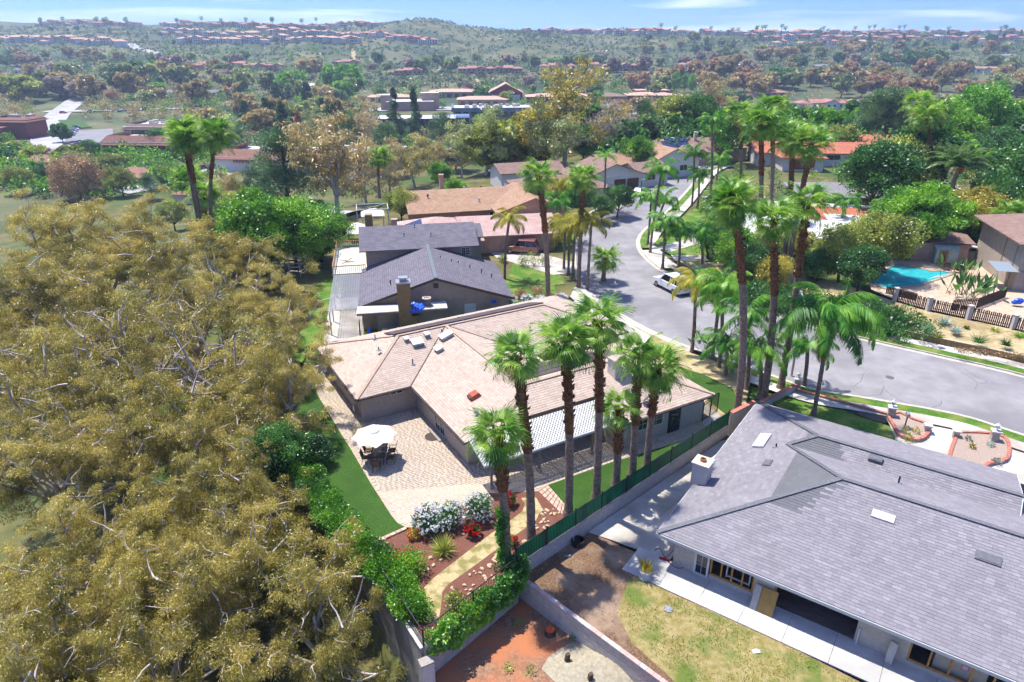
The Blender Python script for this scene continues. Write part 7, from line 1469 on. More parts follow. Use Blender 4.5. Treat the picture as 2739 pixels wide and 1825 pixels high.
shrub('tall green shrub dotted with orange flowers in the mulch bed', G(1092, 1530), 1.0, 'green', 12, 190, flowers='orange', nfl=40, fs=.06, seed=8); shrub('bronze-leaved shrub at the railing corner', G(1215, 1640), .75, 'olive', 8, 140, seed=9)
rg = np.random.default_rng(3); p = G(1186, 1478); V, F = rosette(rg, (p.x, p.y, .1), 220, 1.15, .025, .05, 1.5); tag(link('grass_clump', arr_mesh('grass_clump', V, F, LEAF['olive'], r=rg.random(len(F)))), 'striped spiky grass clump in the mulch bed', 'plant')
p = G(1035, 1492); V, F = rosette(rg, (p.x, p.y, .05), 16, .6, .06, .1, 1.1); tag(link('agave', arr_mesh('agave', V, F, LEAF['agave'], r=rg.random(len(F)))), 'small pale succulent at the edge of the clipped hedge', 'plant')
# clipped hedge along the tall wall
hl_ = [G(x, y, .0) for x, y in ((790, 1225), (824, 1280), (900, 1391), (959, 1459), (1039, 1545), (1119, 1650))]; hp = smooth_line(hl_, 6); cs = []
for p in hp:
    for k in range(9): cs.append((p.x + rg.uniform(-.8, .8) - .2, p.y + rg.uniform(-.5, .5), rg.uniform(.25, 1.0)))
V, F, r_ = blob_leaves(rg, cs, .52, 210, .12, .045); he = thing('hedge', 'long clipped green hedge along the top of the tall retaining wall', 'hedge', (0, 0, 0)); link('foliage', arr_mesh('foliage', V, F, LEAF['green'], r=r_), he)
tree('lush', G(752, 1290, -1.0) + Vector((0, 0, -1.0)), 5.4, 'rounded bright green tree at the turf edge beside the hedge', 4, sx=.9); tree('lush', G(835, 1265, -.8), 2.9, 'small bright green tree joining the hedge', 2, sx=1.1)
# ivy on the corner wall and up the palm trunk
cs = [];
for f in np.linspace(.08, 1.0, 34):
    q = K0.lerp(K3, f)
    for k in range(3):
        if rg.random() < (.9 if f > .12 else .4): cs.append((q.x + rg.normal() * .12 + .1, q.y - .15 - rg.random() * .12, rg.uniform(-1.0 if f < .6 else -.9, .75)))
V, F, r_ = blob_leaves(rg, cs, .36, 120, .16, .075, up=-.1); t = thing('ivy', 'bright green ivy hanging over the corner wall railing', 'ivy', (0, 0, 0)); link('leaves', arr_mesh('leaves', V, F, LEAF['bright'], r=r_), t)
q = K3 + Vector((.0, -.05, .1)); V, F, r_ = blob_leaves(rg, [(q.x + rg.normal() * .4 - .3, q.y + rg.normal() * .35, rg.uniform(-.5, .8)) for _ in range(16)], .45, 150, .15, .07); tag(link('ivy', arr_mesh('ivy', V, F, LEAF['lush'], r=r_)), 'mass of ivy at the meeting of the three walls', 'ivy')
# ---- fan palms of the tan house garden
def topz(x, y, base): return AtY(x, y, base.y).z - base.z
NP = [((1354, 1512), (1330, 1160), 'ivy-wrapped fan palm at the lower end of the garden', .27, (0, 0), 22, .84), ((1420, 1439), (1378, 955), 'fan palm second from the garden corner, crown over the dormer vent', .25, (0, 0), 23, .86), ((1520, 1375), (1513, 915), 'fan palm standing before the middle of the lattice patio cover', .25, (0, 0), 23, .86), ((1594, 1333), (1600, 862), 'tallest fan palm of the garden row, crown against the street', .25, (0, 0), 24, .9), ((1647, 1300), (1655, 1095), 'short fan palm with a dead leaf hanging on its trunk', .25, (0, 0), 13, .82), ((1690, 1275), (1705, 950), 'fan palm in front of the white chimney', .25, (0, 0), 23, .86), ((1729, 1253), (1757, 985), 'leaning fan palm at the gate end of the garden row', .25, (0, 0), 24, .9)]
for i, (b, tp, lab, r, _, nf, sz) in enumerate(NP):
    B0 = G(*b); T = AtY(tp[0], tp[1], B0.y); palm('fan', B0, T.z, lab, r, (T.x - B0.x, 0), seed=i * 3 + 1, nf=nf + (2, -3, 4, 0, 0, -4, 3)[i], size=sz * (1, .95, 1.06, 1.03, 1, .97, 1.08)[i], dry=(2, 3, 1, 4, 2, 1, 3)[i])
B0 = G(1354, 1512); V, F, r_ = blob_leaves(rg, [(B0.x - .1 + rg.normal() * .08 - .12 * z / 4, B0.y - .12 + rg.normal() * .1, z) for z in np.linspace(.2, 4.0, 34)], .3, 90, .13, .06); tag(link('ivy', arr_mesh('ivy', V, F, LEAF['bright'], r=r_)), 'ivy climbing the trunk of the corner palm', 'ivy')
# ---- palms along the street: (style, base, crown centre, label)
SP = [('fan', (1465, 828), (1440, 470), 'tall fan palm at the tan house driveway, left of the pair by the street', 1), ('fan', (1547, 768), (1560, 475), 'tall fan palm at the kerb, right of the pair by the street', 1), ('fan', (1614, 750), (1620, 690), 'short fan palm in the verge of the bend', 1),
 ('queeny', (1350, 750), (1362, 590), 'golden queen palm beside the maroon van', 1), ('queeny', (1508, 722), (1512, 605), 'yellowing queen palm, leftmost of the kerb row', 0), ('queeny', (1520, 737), (1522, 612), 'yellowing queen palm second in the kerb row', 0), ('queeny', (1531, 752), (1540, 605), 'yellowing queen palm third in the kerb row', 0), ('queeny', (1571, 774), (1582, 600), 'yellowing queen palm at the end of the kerb row', 0),
 ('queen', (1739, 676), (1770, 460), 'tall queen palm on the outside of the bend', 1), ('queen', (1733, 652), (1742, 535), 'smaller queen palm in the bend beside the tall one', 0), ('queen', (1756, 619), (1778, 540), 'queen palm behind the tall one on the bend', 0), ('queen', (1772, 718), (1778, 600), 'slim queen palm left of the white SUV driveway', 0), ('queen', (1815, 717), (1818, 625), 'slim queen palm behind the white SUV', 0), ('queen', (1877, 720), (1874, 632), 'queen palm over the shrubs right of the white SUV', 0),
 ('fan', (1970, 1108), (1962, 545), 'very tall fan palm at the front turf, leftmost of the tall near trio', 1), ('fan', (2042, 1070), (2068, 590), 'very tall fan palm, middle of the tall near trio', 1), ('fan', (2088, 1038), (2157, 545), 'leaning tall fan palm, rightmost of the tall near trio', 1),
 ('queen', (2176, 1108), (2216, 862), 'big drooping queen palm on the front lawn by the street', 2),
 ('queeny', (1850, 945), (1860, 768), 'short shaggy palm at the near kerb by the SUV', 0), ('queen', (1905, 960), (1925, 790), 'thin palm pair at the near kerb, left one', 0), ('queen', (1922, 985), (1930, 770), 'thin palm pair at the near kerb, right one', 0), ('queen', (1995, 1045), (2000, 850), 'queen palm drooping between the tall trunks', 0), ('queen', (2030, 1065), (2030, 940), 'low queen palm beside the front turf', 0), ('queen', (1940, 1005), (1945, 925), 'low queen palm clump on the sandy ground', 0), ('queen', (2150, 1030), (2160, 930), 'young queen palm at the foot of the street lamp', 0),
 ('fan', (2015, 740), (2034, 330), 'very tall thin palm behind the near trio, left of the skyline group', 0), ('fan', (2088, 750), (2119, 370), 'tall thick palm of the skyline group', 0), ('fan', (2100, 757), (2171, 385), 'leaning tall palm of the skyline group', 0), ('fan', (1973, 560), (1975, 300), 'tall thin palm standing apart at the left of the skyline group', 0), ('fan', (2050, 640), (2062, 290), 'tallest palm crown of the skyline group', 0), ('queen', (1895, 570), (1904, 330), 'tall feathery palm left of the skyline group', 0), ('queen', (1850, 552), (1857, 412), 'tall palm by the straight pavement', 0), ('queen', (1866, 555), (1870, 470), 'small palm by the straight pavement', 0),
 ('fan', (2424, 560), (2454, 275), 'tall palm, leftmost of the three above the date palm', 0), ('fan', (2476, 575), (2478, 310), 'tall palm, middle of the three above the date palm', 0), ('fan', (2486, 560), (2514, 295), 'tall palm, rightmost of the three above the date palm', 0), ('date', (2520, 610), (2560, 450), 'large date palm with orange fruit clusters behind the pool', 0),
 ('queen', (2290, 560), (2300, 500), 'small palm in front of the grey-roofed house', 0), ('queen', (2370, 640), (2372, 570), 'shaggy palm at the corner of the pool hedge', 0), ('queeny', (2410, 545), (2410, 490), 'golden palm below the tall trio', 0), ('fan', (2690, 680), (2700, 575), 'fan palm beside the taupe house roof', 0), ('queen', (2240, 640), (2260, 545), 'golden-brown palm behind the near tall trio', 0), ('queen', (2660, 560), (2690, 420), 'leaning palm at the right edge', 0), ('king', (1615, 560), (1620, 420), 'pair-trunked king palm before the white garage doors', 0), ('queen', (1912, 520), (1925, 430), 'bushy palm left of the tall trunks', 0), ('queen', (1945, 610), (1950, 500), 'bushy palm beside the white wall', 0),
 ('queen', (1480, 660), (1490, 545), 'green queen palm before the tan-roofed house', 0), ('queeny', (1495, 640), (1500, 500), 'thin queen palm by the garage of the tan-roofed house', 0)]
for i, (stl, b, tp, lab, lv) in enumerate(SP):
    z0 = 1.1 if b[0] > 2280 and b[1] < 800 else -.2
    B0 = G(b[0], b[1], z0); T = AtY(tp[0], tp[1], B0.y); hh = max(1.2, T.z - z0)
    palm(stl, B0, hh, lab, (.24 if stl == 'fan' else .17) * (1.15 if hh > 14 else 1) * (2.0 if stl == 'date' else 1), (T.x - B0.x, 0), seed=i + 40, nf={'fan': 19 + i * 7 % 11, 'date': 46}.get(stl, 14 + i * 5 % 7 if lv < 2 else 32), size=((1.2 if b[1] < 800 and lv < 1 else .98) if stl == 'fan' else (1.55 if lv == 2 else 1.05)) * (1.05 if stl == 'date' else 1), parts=lv > 0, dry=2 + i % 4 * 2 if stl == 'fan' else (1 if stl == 'queen' and lv else 0), boots=lv > 0 or stl == 'fan')
for i, (b, tp, lab) in enumerate((((547, 682), (488, 352), 'tall fan palm, leftmost of the left-hand group over the green trees'), ((556, 690), (500, 375), 'tall fan palm hidden behind its neighbour in the left-hand group'), ((578, 704), (578, 358), 'tall fan palm, rightmost of the left-hand group'), ((560, 640), (504, 480), 'shorter fan palm low in the left-hand group'), ((565, 660), (545, 520), 'shortest fan palm of the left-hand group'), ((1015, 530), (1012, 420), 'fan palm with brown skirt beyond the pink roof'))):
    B0 = G(b[0], b[1], -2.5); T = AtY(tp[0], tp[1], B0.y); palm('fan', B0, T.z + 2.5, lab, .24, (T.x - B0.x, 0), seed=90 + i, nf=30, size=1.35, parts=i < 3, dry=4)
# bird of paradise clumps
for i, (x, y, n, s, lab, z) in enumerate(((2590, 790, 46, 1.5, 'big clump of paddle-leaved plants beside the taupe house', BZ), (2560, 735, 20, 1.3, 'upright paddle-leaved plant with blue flowers by the pool', BZ), (1888, 935, 8, 1.1, 'small paddle-leaved plants at the near kerb', -.1), (1862, 905, 6, 1.0, 'paddle-leaved plant beside the shaggy kerb palm', -.1), (2300, 605, 16, 1.4, 'paddle-leaved clump behind the white flat roof', 0))):
    p = G(x, y, z); t = thing('bird_of_paradise', lab, 'plant', p); az = rg.random(n) * 6.28; el = rg.uniform(.75, 1.4, n); o = rg.normal(size=(n, 3)) * np.array([.9, .5, 0]) * s * (.4 if n < 12 else 1); D = np.stack([np.cos(az) * np.cos(el), np.sin(az) * np.cos(el), np.sin(el)], 1); q = o + D * s * .7
    V, F = kites(q, D + np.array([0, 0, -.2]), s * 1.2 * rg.uniform(.7, 1.1, n), s * .16, rg, .4); link('leaves', arr_mesh('leaves', V, F, LEAF['lush'], r=rg.random(n)), t); st = MB()
    for a, b in zip(o, q): st.beam(tuple(a), tuple(b), .04)
    part('stalks', st, mat('stalk green', C(86, 130, 50)), t)
# front beds of the two-storey house
for i, (x, y, r_, k, fl) in enumerate(((1365, 820, .8, 'lush', 'white'), (1395, 800, .8, 'rust', None), (1410, 815, .7, 'lush', 'white'), (1435, 795, .8, 'rust', None), (1448, 818, .7, 'lush', 'white'), (1475, 805, .7, 'rust', None), (1500, 812, .7, 'lush', 'white'), (1395, 712, 1.2, 'olive', None), (1430, 714, 1.2, 'olive', None), (1460, 712, 1.0, 'olive', None), (1345, 702, .8, 'olive', None), (1480, 667, 1.0, 'gold', None), (1495, 650, .9, 'gold', None), (1436, 640, .9, 'lush', 'pink'), (1470, 630, 1.3, 'green', None))):
    shrub(['white-flowered bush at the corner of the slate roof', 'bronze flax left in the white flower bed', 'white-flowered bush between the first two flaxes', 'bronze flax in the middle of the white flower bed', 'white-flowered bush left of the tall palm trunk', 'bronze flax right of the tall palm trunk', 'white-flowered bush at the driveway end of the bed', 'low yellow-green bush along the van driveway, left', 'low yellow-green bush along the van driveway, middle', 'low yellow-green bush along the van driveway, right', 'small bush at the foot of the golden palm', 'pale round bush on the pavement edge, nearer one', 'pale round bush on the pavement edge, farther one', 'pink-flowered bush beside the maroon van', 'bright green bush behind the pink flowers'][i], G(x, y, -.05), r_, k, 6, 90, flowers=fl, nfl=60, fs=.14, leaf=.24 if k == 'rust' else .16, seed=60 + i)
# ---- eucalyptus belt on the slope below the walls
EU = [(90, 560, 84, 0, 15), (250, 600, 82, 1, 15), (420, 600, 84, 2, 14), (560, 640, 78, 0, 13), (60, 720, 68, 3, 15), (230, 760, 66, 4, 15), (640, 790, 62, 1, 13), (760, 830, 58, 2, 13), (500, 830, 60, 'b', 15.5), (330, 900, 54, 'b', 15), (700, 1000, 50, 3, 14), (790, 1075, 46, 4, 12), (120, 960, 52, 0, 15), (560, 1080, 45, 1, 13), (340, 1130, 43, 2, 14), (80, 1180, 41, 3, 14), (650, 1300, 37, 4, 13), (430, 1370, 34, 0, 13), (640, 1490, 33, 1, 12.5), (180, 1480, 32, 2, 12.5), (520, 1640, 28, 3, 12), (240, 1740, 26, 4, 11.5), (770, 1700, 28, 0, 10), (30, 1620, 28, 1, 11.5), (610, 940, 52, 'b', 14), (160, 660, 76, 2, 14), (480, 730, 68, 4, 13), (20, 850, 60, 1, 14), (230, 1000, 48, 2, 14), (650, 1150, 42, 0, 12), (520, 1230, 39, 2, 12.5), (600, 1520, 30, 4, 11.5), (420, 1780, 24, 2, 11), (110, 1820, 22, 4, 10.5), (330, 1160, 43, 'b', 14), (120, 1000, 50, 'b', 15), (560, 1580, 29, 'b', 12), (830, 1800, 26, 2, 8.5), (720, 1620, 30, 3, 10)]
pos = ['far left corner', 'second along the far row', 'third along the far row', 'just left of the tall left-hand palms', 'left edge, second row', 'second row, near the left edge', 'beside the bright green trees', 'reaching the two-storey house lawn', 'bare-limbed, in the middle of the belt', 'bare-limbed, left of the middle', 'below the tan house roof corner', 'reaching over the tan roof corner', 'left edge, middle row', 'centre of the belt', 'left of the belt centre', 'left edge, above the grass gap', 'above the round green tree', 'centre of the lower belt', 'in front of the clipped hedge', 'lower left, beside the grass gap', 'lower centre', 'bottom edge, left of centre', 'bottom edge, nearest the tall wall', 'bottom left corner', 'bare-limbed, right of the middle', 'second row behind the far corner tree', 'second row, centre', 'left edge, between second and middle rows', 'middle row, left part', 'beside the round green tree', 'lower middle, centre', 'in front of the hedge, lower one', 'bottom edge, centre', 'very bottom left', 'left of the belt centre, lower', 'near the left edge', 'over the lower centre', 'at the very foot of the tall wall', 'leaning towards the hedge wall']
for i, (x, y, Y, k, h) in enumerate(EU):
    p = AtY(x, y, Y); gz_ = h1(p.x, p.y); top = p.z + (4.2 if k == 'b' else 3.2); hh = max(9.0, top - gz_)
    tree('eucbare' if k == 'b' else 'euc', (p.x, p.y, gz_ - .2), hh, ('golden-olive eucalyptus ' if k != 'b' else 'eucalyptus with long pale limbs, ') + pos[i], i if k == 'b' else k, 'eucalyptus belt on the slope', nvar=2 if k == 'b' else 5, sx=1.0 if hh < 16 else 15 / hh * 1.05, rz=i * 1.7)
for i, (x, y, L) in enumerate(((700, 1560, 1.6), (760, 1600, 1.5), (640, 1580, 1.3), (740, 1690, 1.4), (880, 1540, 1.0))):
    p = AtY(x, y, 29 + i); z = h1(p.x, p.y); V, F = rosette(rg, (0, 0, 1.6), 70, L, .06, -.3, 1.3); t = thing('yucca', ['spiky yucca in the shade of the lower eucalyptus', 'spiky yucca nearest the tall wall foot', 'spiky yucca left of its pair', 'low spiky yucca at the bottom', 'spiky yucca just under the hedge wall'][i], 'plant', (p.x, p.y, max(z, p.z - 1.6))); link('leaves', arr_mesh('leaves', V, F, LEAF['lush'], r=rg.random(len(F))), t); part('stem', MB().tube([(0, 0, -1), (0, 0, 1.6)], .12, 7), BARK['brown'], t)
# ------------------------------------------------------------------ trees of the middle distance: (kind, base, height, label)
MT = [('round', 640, 722, 9.8, 'dense bright green tree, leftmost of the clump behind the play set'), ('round', 715, 730, 10.4, 'dense bright green tree, middle of the clump behind the play set'), ('round', 795, 730, 10.2, 'dense bright green tree right of the middle of that clump'), ('round', 862, 708, 8.6, 'dense green tree beside the balcony deck'), ('lush', 590, 690, 7, 'green tree behind the left-hand palm trunks'), ('oliv', 470, 620, 8, 'olive tree between eucalyptus and palms'), ('oliv', 650, 650, 9, 'yellow-olive tree behind the bright green clump'), ('mideucb', 590, 575, 12, 'brown eucalyptus left of the dark pine'), ('mideuc', 640, 560, 11, 'golden eucalyptus left of the dark pine'),
 ('darkpine', 775, 585, 19, 'big dark pine in front of the strip of shops'), ('pine', 690, 560, 14, 'lighter green pine before the shop sign'), ('mideucb', 905, 590, 19, 'tall brown eucalyptus with twin white trunk beyond the bright green clump'), ('dark' if 0 else 'lush', 850, 590, 4, 'dark bush on the kerb beyond the bright green clump'),
 ('rust', 218, 535, 13, 'round rust-orange tree above the eucalyptus belt'), ('salmon', 806, 400, 16, 'dry salmon-coloured conifer above the shop roofs'), ('mideucb', 980, 545, 16, 'brown eucalyptus behind the pink roof, first'), ('mideucb', 1045, 520, 17, 'brown eucalyptus behind the tan roof, with dead limbs'), ('mideuc', 1110, 500, 18, 'tall golden-brown eucalyptus behind the tan roof'), ('mideucb', 1170, 485, 15, 'brown eucalyptus above the square chimney'), ('mideuc', 1235, 475, 15, 'olive eucalyptus right of the square chimney'), ('mideucg', 1300, 470, 15, 'grey-green eucalyptus above the small solar roof'), ('gold', 1440, 460, 14, 'golden round tree above the street palms'), ('mideuc', 1510, 455, 22, 'tall slender eucalyptus in front of the office building'), ('mideucg', 1480, 470, 17, 'grey-green eucalyptus beside the golden round tree'), ('rust', 1372, 462, 7, 'small red-leaved tree left of the tall street palm'), ('lush', 1330, 470, 6, 'deep green tree by the small solar roof'), ('broad', 1180, 505, 5, 'green bush behind the square chimney'),
 ('conifer', 1062, 410, 26, 'tall pointed conifer left of the glass office'), ('conifer', 1112, 390, 25, 'second tall conifer left of the glass office'), ('pine', 1180, 410, 18, 'spreading green pine before the glass office'), ('pine', 1040, 470, 20, 'green pine left of the golden eucalyptus'), ('pine', 930, 420, 20, 'tall green pine over the valley road'), ('bright', 1284, 352, 9, 'small vivid green tree at the office entrance'), ('mideucb', 1000, 420, 20, 'tall brown eucalyptus left of the conifers'), ('mideucb', 965, 400, 22, 'thin tall brown eucalyptus above the pines'), ('mideucg', 850, 400, 18, 'grey-green eucalyptus behind the salmon conifer'), ('pine', 720, 430, 12, 'dark green tree behind the shops'), ('pine', 640, 410, 12, 'dark tree over the flat shop roof'),
 ('midgrey', 1600, 420, 13, 'grey mauve bare-looking tree behind the white houses'), ('midgrey', 1655, 400, 13, 'rounded grey-green tree behind the street lamps'), ('lush', 1560, 440, 9, 'deep green tree behind the white garage house'), ('pine', 1720, 390, 13, 'dark rounded tree above the blue solar array'), ('oliv', 1790, 385, 13, 'silvery olive tree above the blue solar array'), ('lush', 1860, 390, 13, 'dark leafy tree right of the silvery one'), ('broad', 1700, 470, 8, 'bright tree between the white houses'), ('weep', 1500, 600, 7, 'weeping green tree at the tan-roofed garage'), ('weep', 1545, 590, 7, 'weeping tree beside the white driveway SUV'), ('weep', 1430, 600, 7, 'weeping tree behind the golden palm'), ('lush', 1650, 585, 5.5, 'dark magnolia in the verge beside the blue sedan'), ('lush', 1610, 600, 4.5, 'small dark street tree nearest the left kerb'), ('rust', 1560, 545, 4, 'reddish shrub by the driveway SUV'), ('broad', 1215, 560, 5, 'round tree behind the slate ridge'), ('oliv', 1075, 600, 6, 'round olive tree left of the tan gable'),
 ('bright', 1940, 440, 13, 'large vivid green tree right of the street end'), ('lush', 1925, 620, 6, 'lush shrub mass right of the straight pavement'), ('weep', 1895, 700, 6.5, 'feathery green tree behind the white SUV'), ('broad', 1960, 740, 6, 'bushy green tree between SUV and tall palms'), ('lush', 2010, 770, 5.5, 'green shrub mass behind the tall palm trunks'), ('gold', 2060, 790, 5, 'yellow-green shrub at the garden wall'), ('gold', 2120, 700, 5, 'yellow-green bush behind the leaning palm'), ('oliv', 2240, 770, 8, 'golden-green spreading tree left of the pool'), ('oliv', 2330, 740, 8, 'golden-green round tree at the pool edge'), ('lush', 2180, 780, 5, 'green shrub mass below the leaning palm'), ('broad', 2440, 690, 9, 'light green tree with pale forked trunk by the pool'), ('broad', 2500, 660, 7.5, 'light green tree behind the canvas shed'), ('oliv', 2380, 570, 12, 'olive tree between grey house and tall trio'), ('lush', 2330, 590, 12, 'big dark green tree right of the grey-roofed house'), ('lush', 2440, 560, 13, 'dense green tree behind the tall trio'), ('bright', 2590, 430, 18, 'large vivid green tree above the date palm'), ('broad', 2520, 440, 13, 'green tree left of the vivid one'), ('lush', 2640, 470, 10, 'green tree under the vivid one'), ('lush', 2720, 620, 13, 'dark glossy tree at the right edge'), ('lush', 2650, 640, 9, 'deep green tree left of the glossy one'), ('lush', 2290, 790, 5.5, 'green shrub tree at the end of the picket fence'), ('broad', 2400, 672, 8, 'light green tree left of the covered grills'), ('oliv', 2360, 700, 6, 'olive bush at the far pool corner'), ('oliv', 60, 520, 9, 'olive tree at the left edge above the eucalyptus belt'), ('lush', 130, 505, 8, 'green tree left of the rust tree'), ('oliv', 330, 525, 9, 'olive tree right of the rust tree'), ('darkpine', 410, 535, 9, 'dark rounded tree before the low reddish roof'), ('oliv', 300, 470, 8, 'olive tree before the mansard office'), ('lush', 250, 440, 9, 'green tree at the corner of the mansard office'), ('lush', 430, 420, 11, 'dense round tree before the mansard office'), ('gold', 2580, 650, 8, 'golden bamboo clump behind the pool hedge'), ('gold', 2620, 660, 7, 'golden bamboo clump, right half'), ('darkpine', 2330, 400, 17, 'dark paired tree before the green slope, left'), ('darkpine', 2370, 400, 17, 'dark paired tree before the green slope, right'), ('lush', 2290, 400, 7, 'round dark bush below the green slope'), ('oliv', 2240, 420, 8, 'olive shrub before the terracotta house'), ('mideucb', 1760, 345, 16, 'rusty eucalyptus behind the flat grey roof'), ('mideucb', 1830, 340, 17, 'rust-brown eucalyptus left of the skyline palms'), ('mideucb', 1890, 345, 16, 'rust-brown eucalyptus behind the feathery palm')]
for i, (k, x, y, h, lab) in enumerate(MT):
    p = G(x, y, 1.0) if x > 2280 and 550 < y < 800 else GT(x, y); tree(k, p, h, lab, i)
rg = np.random.default_rng(77)
hd = [(p.x, p.y, BZ + rg.uniform(.3, 2.2)) for p in smooth_line(pxs([(2370, 690), (2480, 672), (2600, 668), (2720, 672)], BZ), 12) for _ in range(4)]; V, F, r_ = blob_leaves(rg, hd, .9, 130, .26, .1); t = thing('hedge', 'tall dark hedge closing the back of the pool terrace', 'hedge', (0, 0, 0)); link('foliage', arr_mesh('foliage', V, F, LEAF['lush'], r=r_), t)
cs = [(p.x + rg.normal() * 1.6, p.y + rg.normal() * 1.6 - .6, rg.uniform(.1, 1.4)) for p in smooth_line(pxs([(1880, 750), (1960, 770), (2060, 790), (2160, 812), (2260, 830), (2330, 850), (2400, 862)], .6), 14) for _ in range(5)]; V, F, r_ = blob_leaves(rg, cs, .8, 110, .24, .08); o = tag(link('undergrowth', arr_mesh('undergrowth', V, F, LEAF['lush'], r=r_)), 'tangled green undergrowth above the garden wall beneath the palms', kind='stuff')
for k, n_, nm in (('lush', 120, 'green'), ('oliv', 80, 'olive')):
    P = []
    while len(P) < n_:
        x, y = rg.uniform(1880, 2739), rg.uniform(455, 700)
        if 2300 < x and y > 690 or (1880 < x < 2400 and 575 < y < 640): continue
        if 1880 < x < 2250 and y < 520 and rg.random() < .7: continue
        p = G(x, y, .4); P.append((p.x, p.y, rg.uniform(.3, 1.6)))
    V, F, r_ = blob_leaves(rg, P, rg.uniform(.9, 1.9, len(P)), 110, .36, .13); tag(link('undergrowth', arr_mesh('undergrowth', V, F, LEAF['olive' if k == 'oliv' else k], r=r_)), f'{nm} shrubbery filling the gardens beyond the pool', kind='stuff')
# ------------------------------------------------------------------ valley: roads, car parks, business buildings
def drape(name, px, wd, m, label, up=.35):
    P = smooth_line([GT(x, y) for x, y in px], 8)
    for q in P: q.z = h1(q.x, q.y)
    a, b = offset(P, wd / 2), offset(P, -wd / 2)
    for q in a + b: q.z = max(h1(q.x, q.y), q.z)
    tag(part(name, ribbon(MB(), a, b, up, up), m), label, kind='structure')
M_lot = mat('valley asphalt', C(176, 174, 174), C(200, 198, 196), scale=.1, detail=4)
drape('valley_road', [(215, 262), (185, 285), (150, 315), (125, 350), (135, 395), (170, 440), (190, 470)], 14, M_lot, 'wide pale road winding through the business park'); drape('valley_road', [(120, 300), (240, 298), (360, 294), (520, 290), (640, 280)], 9, M_lot, 'pale road crossing behind the business park'); drape('hill_road', [(325, 112), (350, 120), (372, 132), (420, 146)], 14, M_lot, 'pale road climbing the far hillside'); drape('car_park', [(230, 350), (225, 380), (222, 420)], 26, mat('car park asphalt', C(140, 138, 140), C(158, 156, 158), scale=.1), 'grey car park beside the winding road'); drape('car_park', [(300, 510), (420, 490), (520, 470), (620, 468)], 22, M_lot, 'pale car park behind the eucalyptus belt'); drape('car_park', [(1300, 294), (1500, 292), (1750, 292), (1980, 288)], 40, M_lot, 'wide pale car park before the shopping centre'); drape('car_park', [(960, 296), (1120, 292), (1300, 292)], 22, M_lot, 'pale car park left of the office'); drape('valley_road', [(800, 600), (900, 580), (1000, 560)], 8, M_lot, 'pale street below the bright green clump'); drape('bank_path', [(1275, 212), (1282, 225), (1290, 236)], 3, M_bank, 'pale footpath cut down the green bank'); drape('bank_path', [(943, 132), (946, 150), (948, 176)], 5, M_bank, 'pale vertical track on the hillside'); drape('grass_slope', [(2150, 312), (2210, 310), (2290, 308)], 16, M_lawn, 'bright green grass slope below the white row houses', .5); drape('grass_patch', [(185, 322), (200, 335), (215, 345)], 12, M_turf, 'green grass corner beside the car park', .5)
rn = random.Random(4)
for x0, y0, x1, y1, n, az, wh in ((190, 365, 205, 345, 5, 15, 'in the grey car park, upper row'), (185, 392, 215, 385, 5, 15, 'in the grey car park, lower row'), (150, 480, 230, 485, 6, 5, 'behind the eucalyptus belt'), (520, 455, 690, 452, 8, 60, 'in front of the sign shop'), (1310, 290, 1420, 286, 9, 80, 'left of the shopping centre'), (1440, 284, 1560, 282, 10, 80, 'before the shopping centre front'), (1590, 288, 1660, 290, 6, 80, 'in the middle of the shopping car park'), (1680, 283, 1790, 281, 9, 80, 'at the right end of the shopping centre'), (1270, 372, 1340, 368, 7, 70, 'below the office entrance'), (1230, 272, 1290, 268, 6, 75, 'between the shop blocks'), (170, 305, 390, 296, 4, 0, 'along the road behind the business park')):
    for i in range(n):
        p = GT(x0 + (x1 - x0) * i / max(1, n - 1), y0 + (y1 - y0) * i / max(1, n - 1)); far_car(rn.randrange(7), (p.x, p.y, p.z + .38), R(az + rn.uniform(-4, 4)), wh)
def biz(label, px, rz, blocks, wm, rm, units=0, wins=(), name='business_building', h0=0):
    p = GT(*px); t, rf = blockhouse(label, (p.x, p.y, p.z + h0), R(rz), blocks, wm, rm, None, name, wins, None, 'building', winfar=True); rr = random.Random(int(px[0])); b = blocks[0]
    for k in range(units): u, v = b[0] + b[2] * rr.uniform(.15, .85), b[1] + b[3] * rr.uniform(.4, .8); s = rr.uniform(.8, 1.6); part('roof_unit', MB().box(u - s, v - s, b[4] + b[9], u + s, v + s, b[4] + b[9] + rr.uniform(1.2, 2)), M_block, rf)
    return t, rf
def mans(t, u0, v0, w, d, z, h, m, ins=2.2): roof_uv(t, [[(u0 - 1, v0 - 1, z), (u0 + w + 1, v0 - 1, z), (u0 + w - ins, v0 + ins, z + h), (u0 + ins, v0 + ins, z + h)], [(u0 + w + 1, v0 - 1, z), (u0 + w + 1, v0 + d + 1, z), (u0 + w - ins, v0 + d - ins, z + h), (u0 + w - ins, v0 + ins, z + h)], [(u0 - 1, v0 + d + 1, z), (u0 - 1, v0 - 1, z), (u0 + ins, v0 + ins, z + h), (u0 + ins, v0 + d - ins, z + h)]], m, 'mansard_roof', .2)
FLAT = lambda w, d, h, u=0, v=0, z=0: (u, v, w, d, h, .01, .3, 'u', False, z)
t, _ = biz('two-storey brick office with brown mansard roof behind the palms', (278, 425), -3, [FLAT(38, 22, 6.5)], WM['brick'], RM['white'], 6, [(u, 0, u + 2.5, 0, 1, 5.2) for u in range(2, 36, 4)]); mans(t, 0, 0, 38, 22, 5.6, 3.4, RM['redb'])
t, _ = biz('low dark-windowed office with brown roof farther back', (335, 368), 0, [FLAT(34, 24, 5)], M_cg, RM['white'], 8); mans(t, 0, 0, 34, 24, 4.0, 2.4, RM['brown'])
